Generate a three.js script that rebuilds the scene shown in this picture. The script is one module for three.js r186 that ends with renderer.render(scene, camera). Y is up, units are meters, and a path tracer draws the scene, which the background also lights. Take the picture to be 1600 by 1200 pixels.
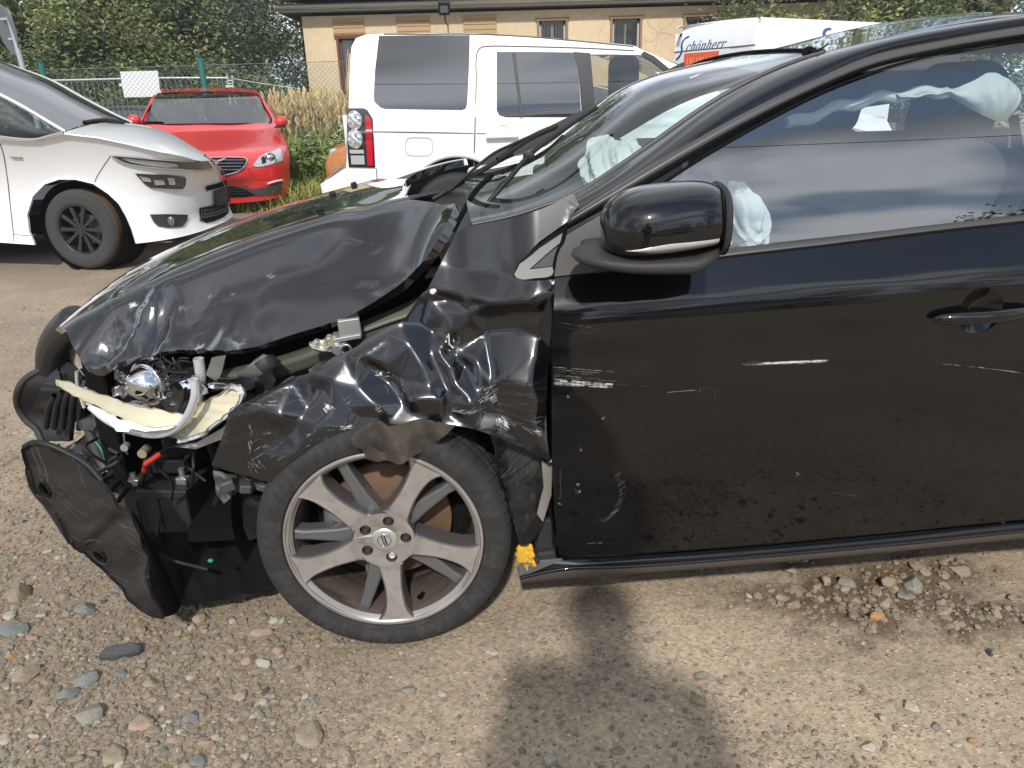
import * as THREE from 'three';
import { mergeGeometries } from 'three/addons/utils/BufferGeometryUtils.js';
import { RoundedBoxGeometry } from 'three/addons/geometries/RoundedBoxGeometry.js';
import { MarchingCubes } from 'three/addons/objects/MarchingCubes.js';

// ---------- camera, sky, sun, exposure ----------
// World frame: x along the damaged car towards its rear, y up, z towards the viewer; the car's front wheel stands on the origin.
const V3 = THREE.Vector3, V2 = THREE.Vector2, R = Math.PI / 180;
const scene = new THREE.Scene();
const camera = new THREE.PerspectiveCamera(53.13, 4 / 3, 0.03, 400);
camera.rotation.order = 'YXZ';
camera.position.set(0.314, 1.38, 1.702);
camera.rotation.set(-20.9 * R, -0.02, -1.7 * R);
camera.updateMatrixWorld(true);
const renderer = new THREE.WebGLRenderer({ antialias: true });
renderer.toneMapping = THREE.LinearToneMapping;
renderer.toneMappingExposure = 1.13;
renderer.shadowMap.enabled = true;

const clamp = (x, a = 0, b = 1) => Math.min(b, Math.max(a, x));
const lerp = (a, b, t) => a + (b - a) * t;
const sstep = (a, b, x) => { const t = clamp((x - a) / (b - a)); return t * t * (3 - 2 * t); };
function rng(seed) { let s = seed >>> 0; return () => { s = (s + 0x6D2B79F5) >>> 0; let t = s; t = Math.imul(t ^ (t >>> 15), t | 1); t ^= t + Math.imul(t ^ (t >>> 7), t | 61); return ((t ^ (t >>> 14)) >>> 0) / 4294967296; }; }
function hash(i, j, k) { let h = Math.imul(i, 374761393) ^ Math.imul(j, 668265263) ^ Math.imul(k, 2147483647 ^ 0x5bd1e995); h = Math.imul(h ^ (h >>> 13), 1274126177); return ((h ^ (h >>> 16)) >>> 0) / 4294967296; }
function noise(x, y, s = 0) {
  const i = Math.floor(x), j = Math.floor(y), u = x - i, v = y - j, a = u * u * u * (u * (u * 6 - 15) + 10), b = v * v * v * (v * (v * 6 - 15) + 10);
  return lerp(lerp(hash(i, j, s), hash(i + 1, j, s), a), lerp(hash(i, j + 1, s), hash(i + 1, j + 1, s), a), b);
}
function fbm(x, y, o = 4, s = 0) { let t = 0, w = 0.5, n = 0; for (let k = 0; k < o; k++) { t += w * noise(x, y, s + k * 17); n += w; x = x * 2.03 + 11.3; y = y * 2.03 - 7.7; w *= 0.5; } return t / n; }
function curve1(p) {   // smooth function through [x, y] points
  return x => {
    let i = 0; while (i < p.length - 2 && x > p[i + 1][0]) i++;
    const a = p[Math.max(0, i - 1)], b = p[i], c = p[i + 1], d = p[Math.min(p.length - 1, i + 2)], t = clamp((x - b[0]) / (c[0] - b[0]), -0.5, 1.5), h = c[0] - b[0];
    const m0 = i ? (c[1] - a[1]) / (c[0] - a[0]) * h : c[1] - b[1], m1 = i < p.length - 2 ? (d[1] - b[1]) / (d[0] - b[0]) * h : c[1] - b[1];
    if (t < 0) return b[1] + m0 * t; if (t > 1) return c[1] + m1 * (t - 1);
    const t2 = t * t, t3 = t2 * t;
    return (2 * t3 - 3 * t2 + 1) * b[1] + (t3 - 2 * t2 + t) * m0 + (3 * t2 - 2 * t3) * c[1] + (t3 - t2) * m1;
  };
}

const sunDir = new V3(-0.03, Math.sin(40.5 * R), Math.cos(40.5 * R)).normalize();
{
  const W = 1024, H = 512, px = new Float32Array(W * H * 4);
  for (let j = 0; j < H; j++) {
    const el = ((j + 0.5) / H - 0.5) * Math.PI, se = Math.sin(el), ce = Math.cos(el);
    for (let i = 0; i < W; i++) {
      const az = ((i + 0.5) / W - 0.5) * 2 * Math.PI, dx = ce * Math.cos(az), dz = ce * Math.sin(az);
      const k = 1 / (Math.max(se, 0) + 0.16), cx = dx * k, cz = dz * k;
      const w = fbm(cx * 0.9 + 13.1, cz * 1.2 + 1.7, 3, 5);
      const d = fbm(cx * 1.1 + 15 + w * 1.2, cz * 1.6 + w * 1.5, 5, 9), shade = fbm(cx * 0.8 + 15 + w, cz * 1.5 - 3, 4, 33);
      const cover = sstep(0.32, 0.56, d + 0.005 + 0.03 * Math.max(0, se));
      const up = Math.max(se, 0), b = [lerp(0.56, 0.24, Math.pow(up, 0.6)), lerp(0.68, 0.38, Math.pow(up, 0.6)), lerp(0.82, 0.66, Math.pow(up, 0.6))];
      const glow = 1 + 0.55 * Math.exp(-Math.max(0, se) / 0.22) + 0.5 * Math.pow(Math.max(0, dx * sunDir.x + se * sunDir.y + dz * sunDir.z), 6);
      const c = lerp(0.34, 1.25, sstep(0.3, 0.7, shade)), cl = [c * 0.94, c * 0.985, c * 1.06], o = (j * W + i) * 4;
      const lo = sstep(-0.06, 0.0, se);
      for (let q = 0; q < 3; q++) px[o + q] = lo * lerp(b[q] * 0.9, cl[q] * 0.95, cover) * glow + (1 - lo) * [0.2, 0.17, 0.13][q];
      px[o + 3] = 1;
    }
  }
  const t = new THREE.DataTexture(px, W, H, THREE.RGBAFormat, THREE.FloatType);
  t.mapping = THREE.EquirectangularReflectionMapping; t.magFilter = t.minFilter = THREE.LinearFilter; t.wrapS = THREE.RepeatWrapping; t.needsUpdate = true;
  scene.background = t; scene.environment = t; scene.backgroundIntensity = 1.0; scene.environmentIntensity = 1.0;
}
const sun = new THREE.DirectionalLight(new THREE.Color(1, 0.96, 0.9), 3.5);
sun.position.copy(sunDir).multiplyScalar(60); sun.target.position.set(0, 0, 0); sun.castShadow = true; sun.shadow.radius = 4;
Object.assign(sun.shadow.camera, { left: -25, right: 25, top: 25, bottom: -25, near: 1, far: 120 }); sun.shadow.mapSize.set(4096, 4096);
scene.add(sun, sun.target);
scene.fog = new THREE.FogExp2(new THREE.Color(0.84, 0.9, 0.97), 0.0013);

// ---------- measuring: where a sight line meets a surface of the place ----------
function ray(u, v) { return new V3((u - 800) / 1200, -(v - 600) / 1200, -1).transformDirection(camera.matrixWorld); }
function see(p) { const q = p.clone().applyMatrix4(camera.matrixWorldInverse); return [800 - 1200 * q.x / q.z, 600 + 1200 * q.y / q.z]; }
function atZ(u, v, z) { const d = ray(u, v); return camera.position.clone().addScaledVector(d, (z - camera.position.z) / d.z); }
function atY(u, v, y = 0) { const d = ray(u, v); return camera.position.clone().addScaledVector(d, (y - camera.position.y) / d.y); }
function solve(S, u, v, a, b) {
  for (let n = 0; n < 40; n++) {
    const e = 1e-4, p = see(S(a, b)), pa = see(S(a + e, b)), pb = see(S(a, b + e));
    const j11 = (pa[0] - p[0]) / e, j21 = (pa[1] - p[1]) / e, j12 = (pb[0] - p[0]) / e, j22 = (pb[1] - p[1]) / e, det = j11 * j22 - j12 * j21;
    const du = u - p[0], dv = v - p[1];
    if (Math.abs(du) + Math.abs(dv) < 0.05) break;
    let da = (du * j22 - dv * j12) / det, db = (dv * j11 - du * j21) / det; const m = Math.hypot(da, db), c = m > 0.4 ? 0.4 / m : 1;
    if (!isFinite(m)) break;
    a += da * c; b += db * c;
  }
  return [a, b];
}
function trace(S, pts, guess) { let g = guess; return pts.map(p => (g = solve(S, p[0], p[1], g[0], g[1]))); }

// ---------- geometry helpers ----------
function geo(pos, nor, uv, idx) {
  const g = new THREE.BufferGeometry();
  g.setAttribute('position', new THREE.Float32BufferAttribute(pos, 3));
  if (nor) g.setAttribute('normal', new THREE.Float32BufferAttribute(nor, 3));
  g.setAttribute('uv', new THREE.Float32BufferAttribute(uv || new Float32Array(pos.length / 3 * 2), 2));
  g.setIndex(idx); if (!nor) g.computeVertexNormals();
  return g;
}
function merge(list) {
  return mergeGeometries(list.map(g => {
    if (!g.index) g.setIndex([...Array(g.attributes.position.count).keys()]);
    for (const k of Object.keys(g.attributes)) if (!['position', 'normal', 'uv'].includes(k)) g.deleteAttribute(k);
    if (!g.attributes.uv) g.setAttribute('uv', new THREE.Float32BufferAttribute(new Float32Array(g.attributes.position.count * 2), 2));
    return g;
  }));
}
// a sheet cut to an outline in the (a, b) plane of a surface S, with a turned-back hem
function patch(S, poly, cell, o = {}) {
  const holes = (o.holes || []).map(h => h.map(p => new V2(...p))), con = poly.map(p => new V2(...p));
  const tri = THREE.ShapeUtils.triangulateShape(con, holes), P = [...con, ...holes.flat()];
  const pos = [], nor = [], uv = [], idx = [], seen = new Map(), e = (o.eps || cell * 0.3), sg = o.flip ? -1 : 1;
  const A = new V3(), B = new V3(), q = o.uv || [0, 0, 1, 1];
  const normal = (a, b) => { A.copy(S(a + e, b)).sub(S(a - e, b)); B.copy(S(a, b + e)).sub(S(a, b - e)); return A.clone().cross(B).normalize().multiplyScalar(sg); };
  const vert = (a, b) => {
    const key = Math.round(a * 2e5) + '_' + Math.round(b * 2e5); let i = seen.get(key); if (i !== undefined) return i;
    i = pos.length / 3; seen.set(key, i); const p = S(a, b), n = normal(a, b); pos.push(p.x, p.y, p.z); nor.push(n.x, n.y, n.z); uv.push((a - q[0]) / (q[2] - q[0]), (b - q[1]) / (q[3] - q[1])); return i;
  };
  const cut = (pts, ax, val, keepLow) => {
    const out = [];
    for (let i = 0; i < pts.length; i++) {
      const p = pts[i], n = pts[(i + 1) % pts.length], dp = (p[ax] - val) * (keepLow ? 1 : -1), dn = (n[ax] - val) * (keepLow ? 1 : -1);
      if (dp <= 0) out.push(p);
      if (dp * dn < 0) { const t = dp / (dp - dn), m = [lerp(p[0], n[0], t), lerp(p[1], n[1], t)]; m[ax] = val; out.push(m); }
    }
    return out;
  };
  for (const t of tri) {
    let T = t.map(i => [P[i].x, P[i].y]);
    const area = (T[1][0] - T[0][0]) * (T[2][1] - T[0][1]) - (T[2][0] - T[0][0]) * (T[1][1] - T[0][1]);
    if (Math.abs(area) < 1e-12) continue; if (area * sg < 0) T = [T[0], T[2], T[1]];
    const mn = ax => Math.min(T[0][ax], T[1][ax], T[2][ax]), mx = ax => Math.max(T[0][ax], T[1][ax], T[2][ax]);
    for (let i = Math.floor(mn(0) / cell); i * cell < mx(0); i++) {
      const c1 = cut(cut(T, 0, i * cell, false), 0, (i + 1) * cell, true); if (c1.length < 3) continue;
      const lo = Math.min(...c1.map(p => p[1])), hi = Math.max(...c1.map(p => p[1]));
      for (let j = Math.floor(lo / cell); j * cell < hi; j++) {
        const c2 = cut(cut(c1, 1, j * cell, false), 1, (j + 1) * cell, true); if (c2.length < 3) continue;
        const k = c2.map(p => vert(p[0], p[1])); for (let m = 1; m < k.length - 1; m++) if (k[0] !== k[m] && k[m] !== k[m + 1] && k[0] !== k[m + 1]) idx.push(k[0], k[m], k[m + 1]);
      }
    }
  }
  const th = o.thick === undefined ? 0.006 : o.thick;
  if (th) for (const loop of [con, ...holes]) {
    const ring = [];
    for (let i = 0; i < loop.length; i++) { const p = loop[i], n = loop[(i + 1) % loop.length], m = Math.max(1, Math.ceil(p.distanceTo(n) / cell)); for (let k = 0; k < m; k++) ring.push([lerp(p.x, n.x, k / m), lerp(p.y, n.y, k / m)]); }
    const s = pos.length / 3, N = ring.length;
    ring.forEach(([a, b]) => { const p = S(a, b), n = normal(a, b); for (const d of [0, th]) { pos.push(p.x - n.x * d, p.y - n.y * d, p.z - n.z * d); nor.push(0, 0, 0); uv.push((a - q[0]) / (q[2] - q[0]), (b - q[1]) / (q[3] - q[1])); } });
    for (let i = 0; i < N; i++) {
      const a = s + 2 * i, b = s + 2 * ((i + 1) % N); idx.push(a, a + 1, b, b, a + 1, b + 1);
      const pa = new V3(pos[3 * a], pos[3 * a + 1], pos[3 * a + 2]), pb = new V3(pos[3 * b], pos[3 * b + 1], pos[3 * b + 2]), pc = new V3(pos[3 * a + 3], pos[3 * a + 4], pos[3 * a + 5]);
      const n = pc.sub(pa).cross(pb.sub(pa)).normalize();
      for (const v of [a, a + 1, b, b + 1]) { nor[3 * v] += n.x; nor[3 * v + 1] += n.y; nor[3 * v + 2] += n.z; }
    }
    for (let v = s; v < pos.length / 3; v++) { const l = Math.hypot(nor[3 * v], nor[3 * v + 1], nor[3 * v + 2]) || 1; for (let q2 = 0; q2 < 3; q2++) nor[3 * v + q2] /= l; }
  }
  return geo(pos, nor, uv, idx);
}
// a rectangular sheet S(s, t), s and t in 0..1
function grid(S, nu, nv, flip = false, closeU = false) {
  const pos = [], nor = [], uv = [], idx = [], e = 1e-3, sg = flip ? -1 : 1;
  for (let i = 0; i <= nu; i++) for (let j = 0; j <= nv; j++) {
    const s = i / nu, t = j / nv, p = S(s, t), c = x => clamp(x, closeU ? -1 : 0, closeU ? 2 : 1), c1 = x => clamp(x, 0, 1);
    const n = S(c(s + e), t).clone().sub(S(c(s - e), t)).cross(S(s, c1(t + e)).clone().sub(S(s, c1(t - e)))).normalize().multiplyScalar(sg);
    if (!isFinite(n.x)) n.set(0, 1, 0);
    pos.push(p.x, p.y, p.z); nor.push(n.x, n.y, n.z); uv.push(s, t);
    if (i < nu && j < nv) { const a = i * (nv + 1) + j, b = a + nv + 1; if (flip) idx.push(a, a + 1, b, b, a + 1, b + 1); else idx.push(a, b, a + 1, b, b + 1, a + 1); }
  }
  return geo(pos, nor, uv, idx);
}
const curveOf = pts => { const c = new THREE.CatmullRomCurve3(pts.map(p => p.isVector3 ? p : new V3(...p)), false, 'centripetal'); return t => c.getPoint(clamp(t)); };
// a band between two edge curves, bulging along n
function ribbon(a, b, n, bulge = 0, nu = 40, nv = 6, flip = false, pw = 1) {
  const A = typeof a === 'function' ? a : curveOf(a), B = typeof b === 'function' ? b : curveOf(b), N = new V3(...n).normalize();
  return grid((s, t) => A(s).clone().lerp(B(s), t).addScaledVector(N, bulge * Math.pow(Math.max(0, 4 * t * (1 - t)), pw)), nu, nv, flip);
}
function tube(pts, r, seg = 24, rs = 8) { return new THREE.TubeGeometry(new THREE.CatmullRomCurve3(pts.map(p => p.isVector3 ? p : new V3(...p)), false, 'centripetal'), seg, r, rs, false); }
function box(w, h, d, x = 0, y = 0, z = 0, r = 0, ry = 0, rz = 0, rx = 0) {
  const g = r ? new RoundedBoxGeometry(w, h, d, 2, r) : new THREE.BoxGeometry(w, h, d);
  if (rx) g.rotateX(rx); if (rz) g.rotateZ(rz); if (ry) g.rotateY(ry); g.translate(x, y, z); return g;
}
function cyl(r0, r1, h, x, y, z, axis = 'y', seg = 20) { const g = new THREE.CylinderGeometry(r0, r1, h, seg); if (axis === 'x') g.rotateZ(Math.PI / 2); if (axis === 'z') g.rotateX(Math.PI / 2); g.translate(x, y, z); return g; }
function lathe(pts, seg = 64, axis = 'z') { const g = new THREE.LatheGeometry(pts.map(p => new V2(...p)), seg); if (axis === 'z') g.rotateX(Math.PI / 2); if (axis === 'x') g.rotateZ(-Math.PI / 2); return g; }
function extrude(pts, depth, bevel = 0.004, holes = [], o = {}) {
  const sh = pts instanceof THREE.Shape ? pts : new THREE.Shape(pts.map(p => new V2(...p))); for (const h of holes) sh.holes.push(new THREE.Path(h.map(p => new V2(...p))));
  return new THREE.ExtrudeGeometry(sh, { depth, bevelEnabled: bevel > 0, bevelThickness: bevel, bevelSize: bevel, bevelOffset: -bevel, bevelSegments: 2, curveSegments: 10, ...o });
}
function bent(g, f) { const p = g.attributes.position, v = new V3(); for (let i = 0; i < p.count; i++) { v.fromBufferAttribute(p, i); f(v); p.setXYZ(i, v.x, v.y, v.z); } g.computeVertexNormals(); return g; }
function smoothPoly(pts, n = 4, closed = true) { const c = new THREE.CatmullRomCurve3(pts.map(p => new V3(p[0], p[1], 0)), closed, 'centripetal'); return c.getPoints(pts.length * n).slice(0, closed ? -1 : undefined).map(p => [p.x, p.y]); }

// heights given at scattered points, joined by flat facets whose edges are rounded over the radius rad
function facets(P, rad) {
  const n = P.length, pts = P.map(p => [p[0], p[1]]).concat([[-50, -50], [50, -50], [0, 80]]); let T = [[n, n + 1, n + 2]];
  const inC = (t, p) => { const [a, b, c] = t.map(i => pts[i]), ax = a[0] - p[0], ay = a[1] - p[1], bx = b[0] - p[0], by = b[1] - p[1], cx = c[0] - p[0], cy = c[1] - p[1]; const d = (ax * ax + ay * ay) * (bx * cy - cx * by) - (bx * bx + by * by) * (ax * cy - cx * ay) + (cx * cx + cy * cy) * (ax * by - bx * ay), o = (b[0] - a[0]) * (c[1] - a[1]) - (b[1] - a[1]) * (c[0] - a[0]); return o > 0 ? d > 0 : d < 0; };
  for (let i = 0; i < n; i++) { const bad = T.filter(t => inC(t, pts[i])), E = new Map(); for (const t of bad) for (let k = 0; k < 3; k++) { const e = [t[k], t[(k + 1) % 3]], key = Math.min(...e) + '_' + Math.max(...e); E.has(key) ? E.set(key, null) : E.set(key, e); } T = T.filter(t => !bad.includes(t)); for (const e of E.values()) if (e) T.push([e[0], e[1], i]); }
  T = T.filter(t => t.every(i => i < n)).map(t => { const [a, b, c] = t.map(i => P[i]), det = (b[1] - c[1]) * (a[0] - c[0]) + (c[0] - b[0]) * (a[1] - c[1]); return { a, b, c, det, box: [Math.min(a[0], b[0], c[0]), Math.min(a[1], b[1], c[1]), Math.max(a[0], b[0], c[0]), Math.max(a[1], b[1], c[1])] }; });
  const at = (x, y) => { for (const t of T) { if (x < t.box[0] - 1e-9 || x > t.box[2] + 1e-9 || y < t.box[1] - 1e-9 || y > t.box[3] + 1e-9) continue; const l = ((t.b[1] - t.c[1]) * (x - t.c[0]) + (t.c[0] - t.b[0]) * (y - t.c[1])) / t.det, m = ((t.c[1] - t.a[1]) * (x - t.c[0]) + (t.a[0] - t.c[0]) * (y - t.c[1])) / t.det; if (l >= -1e-7 && m >= -1e-7 && l + m <= 1 + 1e-7) return l * t.a[2] + m * t.b[2] + (1 - l - m) * t.c[2]; } let w = 0, s = 0; for (const p of P) { const d = 1 / (Math.pow((p[0] - x) ** 2 + (p[1] - y) ** 2, 2) + 1e-9); w += d; s += d * p[2]; } return s / w; };
  return (x, y) => { let s = 2 * at(x, y), w = 2; for (const k of [0.5, 1]) for (let i = 0; i < 8; i++) { const q = (i + k) * Math.PI / 4; s += at(x + rad * k * Math.cos(q), y + rad * k * Math.sin(q)); w++; } return s / w; };
}
function jag(px, amp, seed, step = 9) { const r = rng(seed), out = []; px.forEach((p, i) => { const n = px[(i + 1) % px.length], L = Math.hypot(n[0] - p[0], n[1] - p[1]), m = Math.max(1, Math.round(L / step)); for (let k = 0; k < m; k++) out.push([lerp(p[0], n[0], k / m) + (k ? amp * (r() - 0.5) : 0), lerp(p[1], n[1], k / m) + (k ? amp * (r() - 0.5) : 0)]); }); return out; }

// ---------- things, parts, names ----------
const used = {};
function numbered(name) { const n = used[name] = (used[name] ?? -1) + 1; return n ? `${name}_${String(n).padStart(3, '0')}` : name; }
function thing(name, label, category, base = [0, 0, 0], group) {
  const o = new THREE.Group(); o.name = numbered(name); o.position.set(...base); o.userData = { label, category }; if (group) o.userData.group = group; scene.add(o); return o;
}
// geometry is given in world axes; the part hangs on its thing (or on another part)
function part(name, list, m, parent, extra) {
  const g = Array.isArray(list) ? (list.length === 1 ? list[0] : merge(list)) : list, o = new THREE.Mesh(g, m), off = new V3(); let p = parent; while (p && p !== scene) { off.add(p.position); p = p.parent; }
  g.translate(-off.x, -off.y, -off.z); o.name = name; o.castShadow = o.receiveShadow = true; if (extra) Object.assign(o.userData, extra); parent.add(o); return o;
}
function parts(name, list, m, parent, extra) { return list.map(g => part(name, [g], m, parent, extra)); }
function struct(name, list, m) { const o = part(numbered(name), list, m, scene); o.userData.kind = 'structure'; return o; }

// ---------- textures ----------
function canvasTex(w, h, draw, srgb = true) { const c = document.createElement('canvas'); c.width = w; c.height = h; draw(c.getContext('2d'), w, h); const t = new THREE.CanvasTexture(c); if (srgb) t.colorSpace = THREE.SRGBColorSpace; t.magFilter = THREE.LinearFilter; return t; }
function dataTex(w, h, f, rep, srgb = true) {
  const d = new Uint8Array(w * h * 4);
  for (let j = 0; j < h; j++) for (let i = 0; i < w; i++) { const c = f(i / w, j / h), o = (j * w + i) * 4; for (let k = 0; k < 3; k++) d[o + k] = clamp(Array.isArray(c) ? c[k] : c) * 255; d[o + 3] = 255; }
  const t = new THREE.DataTexture(d, w, h); if (srgb) t.colorSpace = THREE.SRGBColorSpace; t.magFilter = THREE.LinearFilter; t.minFilter = THREE.LinearMipmapLinearFilter; t.generateMipmaps = true; t.wrapS = t.wrapT = THREE.RepeatWrapping; if (rep) t.repeat.set(...rep); t.needsUpdate = true; return t;
}
function tnoise(u, v, f, o, s) { // tiling fbm
  let t = 0, w = 0.5, n = 0; for (let k = 0; k < o; k++) { const x = u * f, y = v * f, i = Math.floor(x), j = Math.floor(y), a = x - i, b = y - j, A = a * a * (3 - 2 * a), B = b * b * (3 - 2 * b), m = q => ((q % f) + f) % f; t += w * lerp(lerp(hash(m(i), m(j), s + k), hash(m(i + 1), m(j), s + k), A), lerp(hash(m(i), m(j + 1), s + k), hash(m(i + 1), m(j + 1), s + k), A), B); n += w; w *= 0.55; f *= 2; } return t / n;
}
const std = (color, roughness = 0.6, o = {}) => new THREE.MeshStandardMaterial({ color: Array.isArray(color) ? new THREE.Color().setRGB(...color) : color, roughness, side: THREE.DoubleSide, ...o });
const phys = (color, roughness, o = {}) => new THREE.MeshPhysicalMaterial({ color: Array.isArray(color) ? new THREE.Color().setRGB(...color) : color, roughness, side: THREE.DoubleSide, ...o });
const grime = dataTex(512, 512, (u, v) => { const a = tnoise(u, v, 4, 6, 3), b = tnoise(u, v, 64, 2, 8); return clamp(0.35 + 0.75 * a * (0.6 + 0.6 * b)); }, [1, 1], false);
const speck = dataTex(512, 512, (u, v) => tnoise(u, v, 48, 4, 21), [1, 1], false);
function glassy(color, ior, o = {}) { return phys(color, 0, { transmission: 1, thickness: 0, ior, specularIntensity: 1, ...o }); }
const M = {
  paint: phys([0.004, 0.004, 0.005], 0.27, { clearcoat: 1, clearcoatRoughness: 0.02, specularIntensity: 0.15 }),
  plastic: phys([0.013, 0.013, 0.014], 0.5, { specularIntensity: 0.6 }), grain: std([0.028, 0.027, 0.026], 0.62, { bumpMap: speck, bumpScale: 0.001 }),
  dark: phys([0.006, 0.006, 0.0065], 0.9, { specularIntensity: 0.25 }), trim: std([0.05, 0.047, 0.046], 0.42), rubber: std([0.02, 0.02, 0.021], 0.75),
  steel: std([0.42, 0.43, 0.44], 0.35, { metalness: 0.8 }), chrome: std([0.75, 0.76, 0.78], 0.08, { metalness: 1 }),
  primer: std([0.17, 0.168, 0.14], 0.6), whitePlastic: phys([0.62, 0.58, 0.44], 0.4, { transmission: 0.15, thickness: 0 }), torn: std([0.82, 0.82, 0.8], 0.7),
  cloth: std([0.035, 0.036, 0.038], 0.95), bag: std([0.6, 0.62, 0.61], 0.95),
};
// ---------- the damaged black car ----------
const car = thing('crashed_car', 'crashed black hatchback with crumpled front wing, bent bonnet and torn bumper standing on the gravel', 'car', [0, 0, 0]);
{
  // folds: soft ridges (w wide, h high) between two points of a surface's own plane
  const foldSum = list => (a, b) => {
    let s = 0;
    for (const [p, q, w, h, sharp] of list) {
      const dx = q[0] - p[0], dy = q[1] - p[1], L2 = dx * dx + dy * dy, t = clamp(((a - p[0]) * dx + (b - p[1]) * dy) / L2), d = Math.hypot(a - p[0] - t * dx, b - p[1] - t * dy) / w;
      if (d > 5) continue;
      s += h * (sharp ? Math.exp(-Math.sqrt(d * d + 0.03) + 0.17) : Math.exp(-d * d)) * (0.65 + 0.35 * Math.sin(Math.PI * t));
    }
    return s;
  };
  const foldsOn = (S, guess, list) => foldSum(list.map(([u1, v1, u2, v2, w, h, sharp]) => [solve(S, u1, v1, ...guess), solve(S, u2, v2, ...guess), w, h, sharp]));
  const softplus = (d, w) => d > 20 * w ? d : w * Math.log1p(Math.exp(d / w));
  const scratches = (seed, n, draw, ground = '#070708') => canvasTex(1024, 768, (g, w, h) => {
    g.fillStyle = ground; g.fillRect(0, 0, w, h); const r = rng(seed);
    for (let i = 0; i < n; i++) { const x = r() * w, y = r() * h, s = 0.4 + r() * 1.2; g.fillStyle = `rgba(150,150,150,${0.1 + 0.35 * r()})`; g.fillRect(x, y, s, s); }
    draw(g, w, h, r);
  });
  const paintWith = (map, s = 0.15, ro = 0.33, cr = 0.02) => phys([1, 1, 1], ro, { clearcoat: 1, clearcoatRoughness: cr, specularIntensity: s, map });

  const glossWith = map => phys([1, 1, 1], 0.07, { ior: 1.75, clearcoat: 1, clearcoatRoughness: 0.02, map });
  // ---- door ----
  const yc = x => 0.917 + (x - 0.451) * 0.05;
  const zDoor = (a, b) => { const d = b - yc(a); return 0.02 - 0.42 * softplus(d, 0.004) - 0.24 * softplus(d + 0.055, 0.022) + 0.013 - 0.05 * Math.pow(Math.max(0, -d) / 0.7, 2) - 0.006 * Math.exp(-Math.pow((d + 0.12) / 0.07, 2)); };
  const SD = (a, b) => new V3(a, b, zDoor(a, b));
  const doorLine = trace(SD, [[867, 434], [945, 427], [1137, 402], [1300, 383], [1450, 364], [1598, 346]], [0.45, 0.98]);
  const doorLow = trace(SD, [[1597, 812], [1400, 832], [1200, 851], [1000, 866], [880, 872], [873, 866], [866, 800], [862, 700], [862, 580], [864, 500]], [1.6, 0.28]);
  const dr = doorLine[doorLine.length - 1], dl = doorLow[0];
  const doorPoly = [...doorLine, [1.705, dr[1] + 0.02], [1.705, dl[1] + 0.004], ...doorLow];
  const dU = [0.42, 0.2, 1.72, 1.1];
  const doorMap = scratches(5, 500, (g, w, h, r) => {
    const P = (u, v) => { const q = solve(SD, u, v, 0.8, 0.7); return [(q[0] - dU[0]) / (dU[2] - dU[0]) * w, (1 - (q[1] - dU[1]) / (dU[3] - dU[1])) * h]; };
    const line = (u1, v1, u2, v2, width, alpha, c = '215,212,205') => { const p = P(u1, v1), q = P(u2, v2), n = 10; g.lineCap = 'round'; for (let i = 0; i < n; i++) { if (r() < 0.15) continue; g.strokeStyle = `rgba(${c},${alpha * (0.5 + 0.5 * r())})`; g.lineWidth = width * (0.4 + 0.8 * r()); g.beginPath(); g.moveTo(lerp(p[0], q[0], i / n), lerp(p[1], q[1], i / n) + (r() - 0.5)); g.lineTo(lerp(p[0], q[0], (i + 1.1) / n), lerp(p[1], q[1], (i + 1.1) / n) + (r() - 0.5)); g.stroke(); } };
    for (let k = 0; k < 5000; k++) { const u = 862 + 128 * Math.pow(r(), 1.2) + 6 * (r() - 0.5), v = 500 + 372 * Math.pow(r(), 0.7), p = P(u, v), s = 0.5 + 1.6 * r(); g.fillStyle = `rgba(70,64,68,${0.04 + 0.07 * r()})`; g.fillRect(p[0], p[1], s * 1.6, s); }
    for (let k = 0; k < 8; k++) line(865, 573 + k * 3.4 + r() * 2, 905 + r() * 62, 579 + k * 3.2 + r() * 2, 1 + r(), 0.5);
    for (let k = 0; k < 5; k++) line(867, 593 + k * 2, 956, 600 + k * 1.4, 2.2, 0.85);
    line(960, 600, 1030, 604, 0.8, 0.4);
    for (let k = 0; k < 9; k++) { const c = r(); line(1150 + 60 * c, 567 + r() * 4 - k * 0.3, 1225 + 70 * r(), 563 + r() * 6, 0.9 + r(), 0.35 + 0.4 * r()); }
    for (let k = 0; k < 5; k++) line(1190 + 20 * r(), 566 + r() * 3, 1285 + r() * 10, 562 + r() * 4, 1.8, 0.75);
    line(1043, 613, 1094, 609, 1.4, 0.75); line(1094, 606, 1094, 613, 1, 0.5); line(1096, 606, 1116, 606, 0.9, 0.35); line(1116, 606, 1118, 622, 0.9, 0.4);
    line(1466, 568, 1530, 574, 1.1, 0.65); line(1530, 574, 1600, 583, 1.4, 0.8);
    line(870, 503, 935, 514, 0.8, 0.5); line(885, 512, 950, 527, 0.8, 0.35); line(1296, 769, 1352, 777, 1.3, 0.4); line(918, 849, 942, 848, 1.6, 0.6); line(905, 869, 1000, 867, 1, 0.5);
    for (let k = 0; k < 120; k++) { // broken curve of scuffs
      const t = -0.95 + 2.6 * r(), rr = 1 + 0.1 * (r() - 0.5), u = 930 + 36 * Math.cos(t) * rr, v = 770 + 47 * Math.sin(t) * rr, l = 5 + 9 * r(); if (r() > 0.25 + 0.75 * Math.sin((t + 0.95) / 2.6 * Math.PI)) continue; line(u, v, u + l, v - l * 0.7, 0.7, 0.16 + 0.3 * r());
    }
    for (let k = 0; k < 8; k++) { const v = 745 + 40 * r(); line(897 + 4 * r(), v, 899 + 5 * r(), v + 8, 0.7, 0.3); }
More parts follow.
